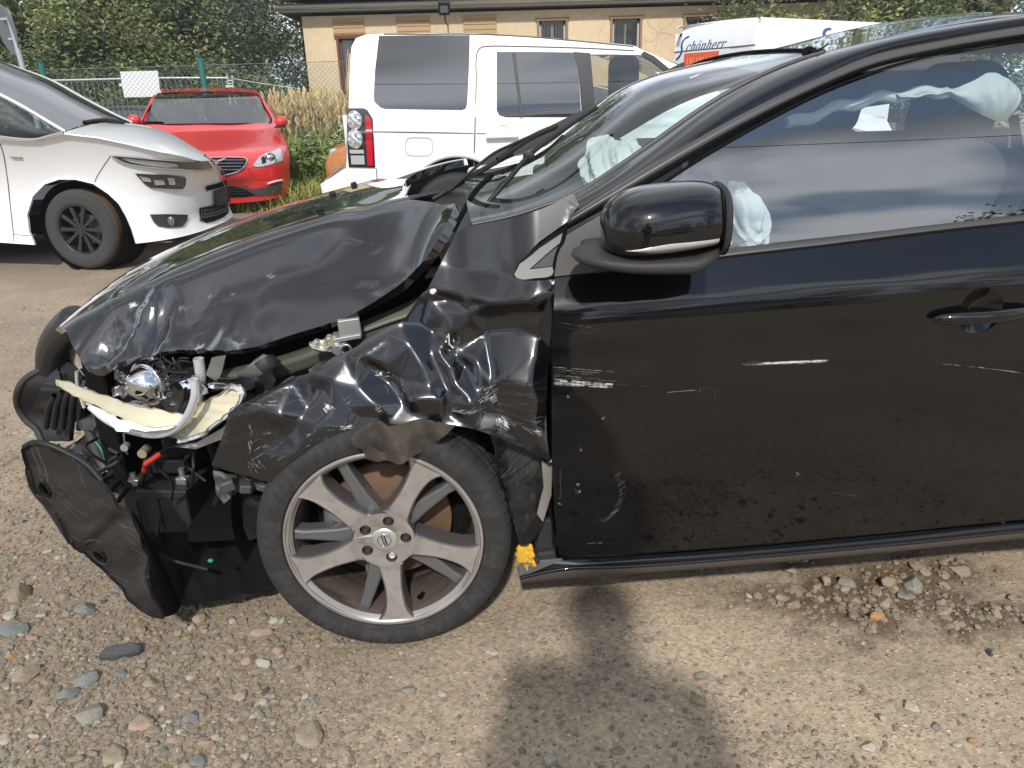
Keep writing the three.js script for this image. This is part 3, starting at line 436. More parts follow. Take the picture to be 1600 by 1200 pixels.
  part('turn_signal', grid((s, t) => { const x = lerp(0.575, 0.762, s), k = Math.sin(Math.PI * Math.pow(s, 0.6)) * 0.3 + 0.7 * sstep(0, 0.5, s), y = 1.079 + 0.004 * s + 0.011 * k * (t - 0.5) * 2 + 0.006 * s * s; return new V3(x, y, zFront(x, Math.max(y, 1.062)) + 0.004 * Math.sin(Math.PI * t) + 0.001); }, 40, 8, true), phys([0.7, 0.7, 0.7], 0.15, { metalness: 0.6, clearcoat: 1, bumpMap: dataTex(128, 16, (u) => Math.abs(((u * 40) % 1) - 0.5) * 2, [1, 1], false), bumpScale: 0.002 }), mirror);
  // ---- front wheel ----
  const sub = (name, parent, pos) => { const g = new THREE.Group(); g.name = name; g.position.set(...pos); parent.add(g); return g; };
  const wc = [0.012, 0.319, 0];
  const wheel = sub('front_wheel', car, wc);
  {
    const prof = [[0.244, -0.02], [0.2475, -0.006], [0.2505, 0.004], [0.254, 0.0075], [0.258, 0.006], [0.264, 0.0095], [0.278, 0.0135], [0.292, 0.012], [0.303, 0.006], [0.309, -0.002], [0.3135, -0.012], [0.3165, -0.024], [0.318, -0.036], [0.3185, -0.047], [0.312, -0.049], [0.312, -0.057], [0.3188, -0.059], [0.319, -0.075], [0.319, -0.088], [0.312, -0.090], [0.312, -0.099], [0.319, -0.101], [0.319, -0.116], [0.319, -0.129], [0.312, -0.131], [0.312, -0.139], [0.3185, -0.141], [0.318, -0.16], [0.315, -0.18], [0.309, -0.2], [0.29, -0.215], [0.26, -0.215], [0.226, -0.2]];
    const NA = 480, pos = [], uv = [], idx = [], m = prof.length;
    for (let i = 0; i <= NA; i++) for (let j = 0; j < m; j++) {
      const th = i / NA * 2 * Math.PI; let [r, z] = prof[j];
      const lat = ((i + Math.floor(-z * 90)) % 8) === 0 && r > 0.3125 && z < -0.004; if (lat) r -= 0.005;
      if (j > 3 && j < 7) r += 0.0006 * Math.sin(th * 3);
      pos.push(r * Math.cos(th), r * Math.sin(th) - 0.0, z); uv.push(i / NA * 12, j / m * 1.5);
      if (i < NA && j < m - 1) { const a = i * m + j, b = a + m; idx.push(a, b, a + 1, b, b + 1, a + 1); }
    }
    const ty = geo(pos, null, uv, idx); ty.translate(...wc);
    const rubberMap = dataTex(512, 256, (u, v) => { const a = tnoise(u, v, 8, 5, 3), b = tnoise(u, v, 40, 3, 9); const d = sstep(0.4, 0.8, a) * 0.05 + b * 0.07; return [0.115 + d, 0.113 + d * 0.95, 0.115 + d * 0.85]; });
    part('tyre', ty, std([1, 1, 1], 0.82, { map: rubberMap, bumpMap: speck, bumpScale: 0.0006 }), wheel);
    const dirt = dataTex(512, 512, (u, v) => { const a = tnoise(u, v, 5, 5, 51), b = tnoise(u, v, 30, 3, 9), d = sstep(0.5, 0.7, tnoise(u, v, 9, 4, 77)), k = (0.66 + 0.2 * a + 0.16 * b) * (1 - 0.26 * d); return [k, k * (0.985 - 0.03 * d), k * (0.965 - 0.06 * d)]; });
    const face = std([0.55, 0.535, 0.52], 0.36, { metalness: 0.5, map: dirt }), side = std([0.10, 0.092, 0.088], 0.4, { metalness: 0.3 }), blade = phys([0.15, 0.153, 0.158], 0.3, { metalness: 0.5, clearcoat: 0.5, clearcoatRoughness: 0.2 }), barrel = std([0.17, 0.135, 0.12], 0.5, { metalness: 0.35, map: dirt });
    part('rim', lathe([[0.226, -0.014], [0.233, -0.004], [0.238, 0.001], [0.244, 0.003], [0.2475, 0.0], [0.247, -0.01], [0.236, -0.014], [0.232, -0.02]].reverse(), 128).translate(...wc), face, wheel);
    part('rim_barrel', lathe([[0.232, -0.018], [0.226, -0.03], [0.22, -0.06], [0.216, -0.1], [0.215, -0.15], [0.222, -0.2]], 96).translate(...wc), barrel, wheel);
    const dish = g => bent(g, v => { const r = Math.hypot(v.x, v.y); v.z -= 0.016 * Math.pow(1 - clamp(r / 0.24), 1.4); });
    const wOf = curve1([[0.0, 0.05], [0.06, 0.046], [0.08, 0.033], [0.1, 0.030], [0.14, 0.0255], [0.18, 0.0275], [0.205, 0.033], [0.222, 0.043], [0.236, 0.058]]);
    const sh = []; const rs = [0.069, 0.08, 0.1, 0.12, 0.14, 0.16, 0.18, 0.195, 0.208, 0.218, 0.227, 0.2345];
    for (const r of rs) sh.push([wOf(r) * 0.96 - 0.008 * Math.sin(r * 9), r]); for (const r of [...rs].reverse()) sh.push([-wOf(r) * 0.9 - 0.008 * Math.sin(r * 9), r]);
    const spokeG = () => { const g = extrude(sh, 0.052, 0.005); g.translate(0, 0, -0.058); const p = g.toNonIndexed ? g : g; return p; };
    const angs = [134, 58.5, -17, -88, 197];
    angs.forEach((a, k) => {
      const g = spokeG(); g.rotateZ((a - 90) * R); dish(g); const gg = g; gg.translate(...wc);
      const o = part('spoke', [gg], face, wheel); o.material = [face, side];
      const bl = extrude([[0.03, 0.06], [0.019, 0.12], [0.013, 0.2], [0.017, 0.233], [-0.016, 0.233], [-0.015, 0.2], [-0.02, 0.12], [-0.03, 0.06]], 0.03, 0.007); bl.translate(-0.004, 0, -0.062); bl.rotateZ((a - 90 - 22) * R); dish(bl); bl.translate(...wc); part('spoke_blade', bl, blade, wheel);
    });
    const hubPts = []; for (let i = 0; i < 60; i++) { const t = i / 60 * 2 * Math.PI; hubPts.push([0.077 * Math.cos(t), 0.077 * Math.sin(t)]); }
    const holes = []; const bang = [3, 75, 147, 213, 285];
    for (const a of bang) holes.push([...Array(18).keys()].map(i => [0.0535 * Math.cos(a * R) + 0.0135 * Math.cos(-i / 18 * 2 * Math.PI), 0.0535 * Math.sin(a * R) + 0.0135 * Math.sin(-i / 18 * 2 * Math.PI)]));
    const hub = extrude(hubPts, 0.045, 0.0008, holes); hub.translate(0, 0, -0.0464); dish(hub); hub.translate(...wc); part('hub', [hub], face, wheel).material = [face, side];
    for (const a of bang) { const x = wc[0] + 0.0535 * Math.cos(a * R), y = wc[1] + 0.0535 * Math.sin(a * R); part('wheel_bolt', [cyl(0.0098, 0.0098, 0.018, x, y, -0.03, 'z', 6), new THREE.TorusGeometry(0.0072, 0.0022, 8, 18).translate(x, y, -0.0205)], a === 285 ? std([0.6, 0.6, 0.6], 0.4, { metalness: 0.5 }) : std([0.03, 0.03, 0.03], 0.5), wheel); }
    const cap = part('hub_cap', [lathe([[0.0, -0.0085], [0.014, -0.0088], [0.024, -0.0095], [0.031, -0.0115], [0.0345, -0.0165], [0.0355, -0.03]].reverse(), 48).translate(...wc)], std([0.56, 0.56, 0.56], 0.35, { metalness: 0.7 }), wheel);
    const logo = canvasTex(128, 64, (g) => { g.fillStyle = '#1c2024'; g.fillRect(0, 0, 128, 64); g.fillStyle = '#b9bcc0'; g.font = 'bold 36px serif'; g.textAlign = 'center'; g.textBaseline = 'middle'; g.fillText('VOLVO', 64, 33, 120); });
    const lg = new THREE.PlaneGeometry(0.031, 0.0095); lg.rotateZ(-78 * R); lg.translate(wc[0] + 0.0005, wc[1], -0.0068); part('maker_plate', lg, std([1, 1, 1], 0.4, { map: logo }), wheel);
    part('emblem_ring', [new THREE.TorusGeometry(0.0165, 0.0017, 8, 36).translate(wc[0], wc[1], -0.0083), box(0.003, 0.008, 0.0015, wc[0] + 0.0122, wc[1] + 0.0125, -0.0083, 0, 0, -0.75)], std([0.35, 0.36, 0.37], 0.3, { metalness: 0.8 }), wheel);
    wheel.scale.setScalar(1.02); wheel.position.set(wc[0], 0.323, 0.022);
    part('valve', tube([[0.078, -0.196, -0.04], [0.074, -0.189, -0.018], [0.071, -0.183, -0.006]].map(p => [p[0] + wc[0], p[1] + wc[1], p[2]]), 0.0055, 8, 10), M.dark, wheel);
  }
  const rust = dataTex(256, 256, (u, v) => { const a = tnoise(u, v, 6, 5, 61); return [0.36 + 0.16 * a, 0.28 + 0.12 * a, 0.22 + 0.09 * a]; });
  part('brake_disc', lathe([[0.165, -0.12], [0.165, -0.095], [0.105, -0.094], [0.1, -0.08], [0.05, -0.078], [0.0, -0.078]], 72).translate(...wc), std([0.85, 0.85, 0.85], 0.75, { map: rust, metalness: 0.2 }), car);
  part('brake_shield', lathe([[0.2, -0.15], [0.2, -0.135], [0.0, -0.13]], 48).translate(...wc), M.dark, car);
  parts('brake_caliper', [box(0.06, 0.15, 0.06, wc[0] - 0.138, wc[1] + 0.03, -0.088, 0.02, 0, -0.1), cyl(0.026, 0.026, 0.07, wc[0] - 0.115, wc[1] + 0.055, -0.075, 'z'), cyl(0.026, 0.026, 0.07, wc[0] - 0.12, wc[1] + 0.0, -0.075, 'z'), box(0.03, 0.05, 0.04, wc[0] - 0.06, wc[1] - 0.13, -0.09, 0.01)], std([0.16, 0.16, 0.165], 0.55, { metalness: 0.4 }), car);
  // wheel house behind the wheel, front suspension strut
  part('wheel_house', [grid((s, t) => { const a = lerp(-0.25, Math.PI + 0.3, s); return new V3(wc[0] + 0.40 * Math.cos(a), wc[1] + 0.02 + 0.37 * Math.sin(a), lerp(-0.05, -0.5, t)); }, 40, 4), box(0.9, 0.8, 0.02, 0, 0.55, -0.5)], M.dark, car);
  part('strut', [cyl(0.03, 0.03, 0.4, 0.03, 0.55, -0.3), cyl(0.02, 0.02, 0.5, 0.0, 0.3, -0.35, 'z')], M.plastic, car);
  // rear wheel, far wheels (out of the frame, or behind the car)
  const simpleWheel = (name, x, z, s) => { const w = sub(name, car, [x, 0.319, z]); part('tyre', lathe([[0.225, 0.0], [0.25, 0.012], [0.285, 0.012], [0.31, -0.005], [0.3185, -0.04], [0.3185, -0.17], [0.305, -0.2], [0.226, -0.2]].map(p => [p[0], p[1] * s]), 48).translate(x, 0.319, z), M.rubber, w); part('rim', lathe([[0.226, -0.004], [0.24, 0.0], [0.22, -0.03], [0.06, -0.035], [0, -0.03]].map(p => [p[0], p[1] * s]), 40).translate(x, 0.319, z), std([0.4, 0.39, 0.38], 0.4, { metalness: 0.6 }), w); };
  simpleWheel('rear_wheel', 2.66, -0.02, 1); simpleWheel('rear_wheel', 2.66, -1.78, -1); simpleWheel('far_front_wheel', 0.05, -1.78, -1);

  // ---- rear part of the body (beside the frame) and the far side ----
  const SR = off => (a, b) => new V3(a, b, zDoor(Math.min(a, 1.7), b) - 0.2 * Math.pow(Math.max(0, a - 2.3), 2) + off);
  const archR = []; for (let i = 0; i <= 16; i++) { const t = Math.PI * (1 - i / 16); archR.push([2.66 + 0.35 * Math.cos(t), 0.32 + 0.36 * Math.sin(t)]); }
  const side = [[1.712, 0.29], ...[[2.25, 0.32]], ...archR, [3.2, 0.4], [3.42, 0.6], [3.4, 1.0], [3.3, 1.12], [2.7, 1.11], [1.712, 1.085]];
  part('rear_side', patch(SR(0), side, 0.05, { thick: 0.03 }), M.paint, car);
  part('far_side', patch((a, b) => { const p = SR(0)(Math.max(a, 0.5), b); return new V3(a, b, -1.8 - p.z + (a < -0.1 ? 0.5 * Math.pow(-0.1 - a, 2) : 0)); }, [[-0.85, 0.4], [-0.4, 0.3], [-0.33, 0.5], [-0.2, 0.64], [0.05, 0.69], [0.3, 0.64], [0.42, 0.3], [2.3, 0.3], ...archR, [3.2, 0.4], [3.42, 0.6], [3.4, 1.0], [3.3, 1.12], [2.7, 1.11], [0.6, 1.03], [0.3, 1.0], [-0.3, 0.93], [-0.8, 0.76]], 0.06, { thick: 0.03, flip: true }), M.paint, car);
  part('rear_end', [ribbon([[3.42, 0.4, -0.3], [3.45, 0.75, -0.3], [3.38, 1.1, -0.3]], [[3.42, 0.4, -1.5], [3.45, 0.75, -1.5], [3.38, 1.1, -1.5]], [1, 0, 0], 0.06, 16, 10)], M.paint, car);
  part('rear_window', ribbon([[3.38, 1.1, -0.3], [3.3, 1.36, -0.36]], [[3.38, 1.1, -1.5], [3.3, 1.36, -1.44]], [1, 0.3, 0], 0.04, 4, 10), glassy([0.3, 0.3, 0.3], 1.6), car);
  part('rear_side_window', patch(SG(0), [[1.8, 1.1], [1.75, 1.44], [2.5, 1.45], [3.0, 1.36], [3.1, 1.15]], 0.1, { thick: 0.004 }), glassy([0.35, 0.38, 0.38], 1.8), car);
  part('centre_pillar', patch(SG(0.006), [[1.66, 1.06], [1.62, 1.46], [1.75, 1.47], [1.8, 1.09]], 0.1, { thick: 0.06 }), M.plastic, car);
  part('rear_roof_rail', ribbon([[1.6, 1.49, -0.27], ...roofEnd.map(p => p.toArray())], [[1.6, 1.46, -0.22], [2.4, 1.46, -0.22], [2.95, 1.38, -0.22], [3.35, 1.12, -0.2]], [0, 0.4, 0.9], 0.015, 30, 5, true), M.paint, car);

  // ---- interior ----
  part('cabin_floor', [box(2.8, 0.04, 1.6, 1.75, 0.27, -0.9), box(0.04, 0.8, 1.6, 0.36, 0.65, -0.9)], M.dark, car);
  part('dashboard', [box(0.5, 0.35, 1.5, 0.6, 0.86, -0.9, 0.1), grid((s, t) => new V3(lerp(0.3, 0.85, s), 1.02 + 0.03 * Math.sin(Math.PI * s) + 0.04 * Math.exp(-Math.pow((t - 0.28) / 0.1, 2)) * s, lerp(-0.15, -1.65, t)), 10, 24, true)], std([0.03, 0.031, 0.033], 0.7), car);
  const seat = (x, z) => { const s = sub('seat', car, [x, 0.3, z]);
    part('seat_cushion', bent(new RoundedBoxGeometry(0.52, 0.2, 0.52, 5, 0.08).translate(x, 0.52, z), v => { }), M.cloth, s);
    const bk = new RoundedBoxGeometry(0.2, 0.68, 0.52, 6, 0.085); bk.rotateZ(-0.24); bk.translate(x + 0.36, 0.9, z); part('seat_back', bk, M.cloth, s);
    const hr = new RoundedBoxGeometry(0.13, 0.22, 0.3, 6, 0.06); hr.rotateZ(-0.2); hr.translate(x + 0.47, 1.31, z); part('headrest', hr, M.cloth, s); };
  seat(1.12, -0.5); seat(1.12, -1.28);
  part('rear_bench', [box(0.5, 0.25, 1.4, 2.35, 0.5, -0.9, 0.08), box(0.2, 0.65, 1.4, 2.62, 0.88, -0.9, 0.08, 0, -0.3)], M.cloth, car);
  part('head_lining', ribbon(t => roofEdge(t).add(new V3(0, -0.04, -0.02)), t => mir(roofEdge(t)).add(new V3(0, -0.04, 0.02)), [0, 1, 0], 0.045, 30, 12), std([0.3, 0.3, 0.29], 0.95), car);
  part('far_door_panel', [box(1.2, 0.8, 0.05, 1.1, 0.68, -1.72, 0.02)], M.cloth, car);
  part('far_window_frame', [tube([[0.55, 1.04, -1.73], [0.8, 1.19, -1.67], [1.15, 1.37, -1.6], [1.6, 1.45, -1.57]], 0.04, 24, 8), tube([[0.3, 1.06, -1.68], [0.6, 1.2, -1.62], [1.1, 1.42, -1.5]], 0.05, 24, 8), box(0.09, 0.46, 0.04, 1.66, 1.25, -1.66, 0.01, 0, -0.05)], M.cloth, car);
  part('far_window_ledge', box(2.0, 0.12, 0.06, 1.55, 1.115, -1.71, 0.02), M.cloth, car);
  part('far_pillar_lining', patch((a, b) => new V3(a, b, -1.6), trace((a, b) => new V3(a, b, -1.6), [[1000, 305], [1070, 282], [1135, 252], [1205, 213], [1320, 172], [1420, 158], [1500, 120], [1500, 70], [1380, 85], [1250, 115], [1100, 205], [1000, 268]], [0.9, 1.2]), 0.1, { thick: 0.03 }), std([0.09, 0.09, 0.09], 0.9), car);
  part('far_windows', grid((s, t) => { const x = lerp(0.62, 1.62, s), yt = lerp(1.06, 1.45, Math.pow(s, 0.7)), yy = lerp(1.03, yt, t); return new V3(x, yy, -1.8 - zg(yy)); }, 12, 6), glassy([0.7, 0.82, 0.82], 1.4), car);
  const rag = (c, r, sc, seed, amp) => bent(new THREE.IcosahedronGeometry(r, 16).scale(...sc), v => { const n = Math.abs(fbm(v.x * 14 + seed, v.y * 16 + v.z * 12, 3, seed) - 0.5), q = 1 + amp * (n * 2 - 0.3); v.multiplyScalar(q); v.add(c); });
  part('steering_wheel', [new THREE.TorusGeometry(0.18, 0.017, 10, 40).rotateY(Math.PI / 2).rotateZ(-0.4).translate(0.87, 1.0, -0.5), tube([[0.7, 0.92, -0.5], [0.87, 1.0, -0.5]], 0.03, 6, 8)], M.plastic, car);
  part('steering_airbag', rag(atZ(1152, 350, -0.42), 0.085, [0.8, 1.05, 1.6], 3, 0.7), M.bag, car);
  part('passenger_airbag', rag(new V3(0.78, 1.08, -1.2), 0.16, [0.8, 0.8, 1.4], 9, 0.7), M.bag, car);
  // curtain airbag hanging from the roof edge
  const cz = -0.3, ca = [[1395, 148], [1440, 146], [1480, 140], [1520, 122], [1555, 118], [1590, 135]], cb = [[1400, 156], [1442, 152], [1480, 150], [1530, 178], [1562, 190], [1588, 176]];
  part('curtain_airbag', [bent(ribbon(P3(ca, cz), P3(cb, cz), [0, 0, 1], 0.02, 60, 14), v => { const q = v.x * 18 + 2 * fbm(v.x * 9, v.y * 9, 2, 4); v.z += 0.05 * (fbm(q, v.y * 6, 3, 5) - 0.5); v.y += 0.02 * (fbm(v.x * 20, v.y * 5, 2, 6) - 0.5); }), bent(tube(P3([[1230, 195], [1320, 165], [1400, 150], [1480, 142]], cz), 0.014, 40, 8), v => { v.y += 0.006 * Math.sin(v.x * 60); })], M.bag, car);
  part('belt_strap', ribbon(P3([[1575, 180], [1600, 420]], -0.36), P3([[1592, 180], [1625, 420]], -0.36), [0, 0, 1], 0.004, 8, 2), M.cloth, car);

  // ---- cowl, wipers ----
  part('cowl', grid((s, t) => new V3(lerp(0.13, 0.33, s) + 0.06 * Math.pow(2 * t - 1, 2), 1.045 + 0.045 * s - 0.05 * Math.pow(2 * t - 1, 2) - 0.03 * Math.sin(Math.PI * s), lerp(-0.14, -1.66, t)), 12, 30, true), M.grain, car);
  const WS = (u, v, z, o = 0) => atZ(u, v, z + o);
  part('wiper', [tube([WS(758, 322, -0.36), WS(790, 285, -0.39), WS(830, 240, -0.44), WS(880, 203, -0.5), WS(932, 168, -0.57)], 0.007, 30, 6), tube([WS(752, 330, -0.36), WS(800, 276, -0.40), WS(826, 244, -0.44)], 0.0045, 16, 6), box(0.03, 0.02, 0.03, ...WS(826, 244, -0.44).toArray(), 0.006)], M.plastic, car);
  part('wiper', [tube([WS(676, 312, -0.74), WS(700, 297, -0.76), WS(760, 262, -0.84), WS(800, 240, -0.9)], 0.009, 20, 6), tube([WS(700, 300, -0.74), WS(768, 242, -0.84), WS(800, 226, -0.9), WS(868, 196, -1.0)], 0.005, 20, 6), tube([WS(778, 250, -0.86), WS(830, 215, -0.95), WS(870, 197, -1.0)], 0.010, 14, 6)], M.plastic, car);
  part('cowl_seal', tube(P3([[708, 362], [722, 335], [742, 300], [770, 272]], -0.42), 0.008, 20, 6), M.dark, car);
  part('cowl_hook', new THREE.TorusGeometry(0.009, 0.002, 6, 16).translate(...atZ(698, 353, -0.26).toArray()), M.dark, car);
  // ---- what the crash laid bare: engine bay, lamp, bumper, battery ----
  const vp = (p0, p1, off = 0, f = null) => { const L = Math.hypot(p1[0] - p0[0], p1[1] - p0[1]), dx = (p1[0] - p0[0]) / L, dz = (p1[1] - p0[1]) / L; return (a, b) => { const o = off + (f ? f(a, b) : 0); return new V3(p0[0] + dx * a + dz * o, b, p0[1] + dz * a - dx * o); }; };
  const F = (off, f) => vp([-0.30, -0.08], [-0.95, -0.50], off, f), rough = (amp, k, s) => (a, b) => amp * (fbm(a * k + s, b * k, 3, s) - 0.5);
  const onF = (px, off, cell, o = {}, f = null, g = [0.3, 0.6]) => { const S = F(off, f), T = f && f.smooth ? F(off, f.smooth) : F(off); return patch(S, trace(T, px, g), cell, { thick: 0.008, ...o }); };
  const onZ = (px, z, cell, o = {}, f = null) => { const S = (a, b) => new V3(a, b, z + (f ? f(a, b) : 0)); return patch(S, trace((a, b) => new V3(a, b, z), px, [-0.2, 0.7]), cell, { thick: 0.008, ...o }); };
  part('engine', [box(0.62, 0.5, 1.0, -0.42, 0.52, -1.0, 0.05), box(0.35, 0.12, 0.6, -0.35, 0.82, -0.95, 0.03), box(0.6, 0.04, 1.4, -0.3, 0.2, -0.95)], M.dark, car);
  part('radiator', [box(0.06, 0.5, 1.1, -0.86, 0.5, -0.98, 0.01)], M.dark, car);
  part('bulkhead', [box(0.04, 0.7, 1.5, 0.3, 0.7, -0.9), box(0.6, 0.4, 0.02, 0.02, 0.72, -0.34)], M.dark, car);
  part('inner_wing_rail', [ribbon(P3([[738, 378], [700, 428], [655, 462], [600, 488], [540, 512], [470, 545], [400, 566], [330, 582]], -0.235), P3([[735, 410], [690, 470], [655, 520], [600, 535], [540, 552], [470, 578], [400, 600], [330, 612]], -0.215), [0, 0.5, 0.9], 0.016, 60, 10, true), ribbon(P3([[735, 410], [690, 470], [655, 520], [600, 535], [540, 552], [470, 578], [400, 600]], -0.215), P3([[735, 440], [700, 505], [660, 545], [600, 560], [540, 580], [470, 600], [400, 620]], -0.3), [0, -0.2, 0.9], 0.004, 40, 4, true)], std([0.12, 0.118, 0.1], 0.55, { map: dataTex(256, 256, (u, v) => { const n = tnoise(u, v, 6, 5, 14); return [0.55 + 0.45 * n, 0.55 + 0.45 * n, 0.5 + 0.45 * n]; }), metalness: 0.1 }), car);
  parts('rail_flange', [tube(P3([[735, 392], [698, 446], [655, 484], [600, 505], [540, 527]], -0.205), 0.006, 40, 6), ribbon(P3([[728, 372], [680, 380]], -0.26), P3([[726, 384], [676, 396]], -0.25), [0, 1, 0.3], 0.003, 8, 4), ribbon(P3([[722, 405], [672, 418]], -0.25), P3([[712, 422], [664, 436]], -0.24), [0, 1, 0.3], 0.004, 8, 4)], M.primer, car);
  parts('bracket', [box(0.055, 0.05, 0.05, ...atZ(546, 510, -0.17).toArray(), 0.004, 0.2, 0.05), box(0.07, 0.012, 0.06, ...atZ(542, 524, -0.165).toArray(), 0.003, 0.2, 0.08)], std([0.3, 0.3, 0.29], 0.4, { metalness: 0.4 }), car);
  part('torn_hinge', bent(new THREE.IcosahedronGeometry(0.03, 4).scale(1.6, 0.75, 0.7).translate(...atZ(514, 540, -0.15).toArray()), v => { const n = fbm(v.x * 50, v.y * 50, 3, 4) - 0.5; v.y += n * 0.03; v.z += n * 0.03; }), std([0.5, 0.48, 0.4], 0.3, { metalness: 0.7 }), car);
  parts('hinge_bolt', [cyl(0.013, 0.013, 0.03, ...atZ(528, 545, -0.135).toArray(), 'z', 6), new THREE.TorusGeometry(0.012, 0.003, 8, 20).translate(...atZ(541, 546, -0.13).toArray())], M.steel, car);
  parts('black_bracket', [onZ([[405, 590], [418, 575], [432, 592], [424, 612], [402, 616]], -0.15, 0.02, {}, rough(0.04, 14, 3)), onZ([[482, 577], [508, 562], [548, 549], [556, 560], [520, 576], [490, 586]], -0.12, 0.02, {}, rough(0.03, 14, 5)), onZ([[395, 570], [420, 556], [438, 566], [415, 585]], -0.16, 0.02, {}, rough(0.05, 14, 5))], M.plastic, car);
  parts('grey_bracket', [onZ([[372, 585], [398, 562], [412, 553], [438, 565], [420, 580], [405, 596], [380, 600]], -0.18, 0.015, {}, rough(0.06, 12, 8)), onZ([[330, 560], [352, 556], [345, 585], [338, 596], [322, 585]], -0.18, 0.015, {}, rough(0.05, 12, 2))], std([0.16, 0.16, 0.145], 0.45, { metalness: 0.3 }), car);

  // headlamp
  const lampO = sub('broken_headlamp', car, F(0)(0.4, 0.6).toArray());
  const cream = phys([0.70, 0.655, 0.49], 0.35, { map: dataTex(128, 256, (u, v) => { const n = tnoise(u, v, 4, 4, 3), l = Math.abs(((v * 22) % 1) - 0.5); return [0.82 + 0.18 * n - 0.05 * l, 0.82 + 0.18 * n - 0.05 * l, 0.78 + 0.22 * n]; }) });
  const curl0 = (a, b) => 0.05 * Math.sin(clamp((a - 0.05) / 0.75) * Math.PI) - 0.6 * (b - 0.62), curl = (a, b) => curl0(a, b) + 0.0012 * Math.sin(b * 260 + a * 30); curl.smooth = curl0;
  const wingCurl = (a, b) => 0.03 * Math.sin(a * 14) - 0.4 * (b - 0.6) + 0.0012 * Math.sin(b * 300); wingCurl.smooth = (a, b) => 0.03 * Math.sin(a * 14) - 0.4 * (b - 0.6);
  const edgeCurl = (a, b) => wingCurl.smooth(a, b) + 0.01 * fbm(a * 60, b * 60, 2, 3); edgeCurl.smooth = wingCurl.smooth; const tornCurl = (a, b) => curl0(a, b) + 0.012 * fbm(a * 40, b * 40, 2, 2); tornCurl.smooth = curl0;
  part('lens_strip', onF(jag([[92, 594], [112, 597], [160, 617], [220, 636], [262, 643], [300, 647], [300, 660], [278, 668], [245, 669], [196, 657], [150, 633], [104, 611], [93, 603]], 3, 5), 0.05, 0.012, { thick: 0.009 }, curl), cream, lampO);
  parts('torn_lens', [onF([[140, 628], [165, 640], [196, 655], [212, 664], [208, 674], [190, 673], [172, 655]], 0.058, 0.01, {}, tornCurl), onF([[133, 604], [139, 608], [150, 626], [172, 623], [160, 632], [143, 626]], 0.02, 0.01), onF([[196, 656], [240, 668], [282, 664], [262, 672], [230, 676], [200, 668]], 0.062, 0.012, {}, curl)], std([0.85, 0.85, 0.83], 0.5), lampO);
  part('lens_wing', onF(jag([[266, 682], [276, 672], [300, 655], [314, 634], [330, 624], [352, 612], [368, 601], [380, 606], [386, 616], [374, 636], [352, 655], [322, 676], [284, 688]], 3.5, 7), 0.03, 0.012, { thick: 0.01 }, wingCurl), cream, lampO);
  parts('torn_lens_edge', [onF([[352, 612], [366, 598], [378, 601], [388, 612], [376, 634], [352, 656], [320, 682], [283, 692], [284, 686], [322, 674], [350, 652], [372, 632], [380, 614], [368, 605]], 0.036, 0.012, {}, edgeCurl), onF([[310, 690], [350, 668], [378, 640], [384, 650], [352, 684], [310, 700], [275, 696]], 0.02, 0.012)], std([0.55, 0.55, 0.55], 0.3, { metalness: 0.3 }), lampO);
  const Fp = (px, off, f = null) => px.map(([u, v]) => { const S = F(off, f); return S(...solve(S, u, v, 0.4, 0.6)); });
  part('chrome_trim', tube(Fp([[142, 636], [165, 655], [195, 670], [235, 679], [262, 676], [284, 662], [298, 640], [305, 615], [303, 592]], 0.085), 0.0105, 60, 10), std([0.72, 0.74, 0.78], 0.22, { metalness: 0.45 }), lampO);
  parts('clear_strut', [tube(Fp([[120, 580], [122, 605], [128, 625], [132, 637]], 0.02), 0.006, 16, 6), tube(Fp([[310, 560], [314, 590], [310, 625]], 0.0), 0.014, 16, 6)], phys([0.6, 0.6, 0.6], 0.2, { metalness: 0.4 }), lampO);
  const ball = Fp([[230, 600]], 0.03)[0];
  part('projector', [bent(new THREE.SphereGeometry(0.052, 32, 24).scale(1, 1, 0.9).translate(ball.x, ball.y, ball.z), v => { v.x += 0.004 * Math.sin(v.y * 160); }), new THREE.TorusGeometry(0.056, 0.007, 8, 40).rotateY(-0.5).translate(ball.x, ball.y, ball.z)], M.chrome, lampO);
  parts('reflector_piece', [onF([[178, 572], [190, 580], [204, 600], [222, 610], [196, 606], [180, 590]], 0.012, 0.012, {}, rough(0.05, 20, 4)), onF([[176, 604], [200, 600], [205, 612], [190, 622], [176, 618]], 0.012, 0.012, {}, rough(0.05, 20, 9)), onF([[215, 622], [235, 630], [268, 620], [270, 612], [245, 622], [228, 616]], 0.03, 0.012, {}, rough(0.04, 20, 6)), onF([[206, 628], [228, 624], [240, 640], [210, 642]], 0.02, 0.012, {}, rough(0.04, 20, 16)), onF([[256, 585], [266, 583], [270, 606], [258, 612]], 0.01, 0.012, {}, rough(0.04, 20, 21)), onF([[328, 597], [378, 601], [372, 607], [330, 605]], 0.0, 0.012)], std([0.68, 0.69, 0.72], 0.16, { metalness: 0.95 }), lampO);
  part('broken_clip', [onF([[282, 596], [300, 591], [310, 596], [304, 604], [288, 606]], 0.03, 0.008, {}, rough(0.03, 30, 3))], std([0.62, 0.66, 0.78], 0.35), lampO);
  parts('lamp_housing', [onF([[128, 575], [180, 562], [285, 560], [325, 580], [318, 640], [285, 650], [200, 640], [140, 610]], -0.06, 0.03, {}, rough(0.05, 10, 3)), onF([[330, 590], [378, 588], [400, 590], [402, 604], [385, 608], [372, 602], [330, 600]], -0.03, 0.015, {}, rough(0.03, 20, 13)), onF([[345, 600], [372, 602], [366, 610], [350, 614]], -0.02, 0.015)], phys([0.02, 0.021, 0.023], 0.3, { clearcoat: 0.6, clearcoatRoughness: 0.2 }), lampO);
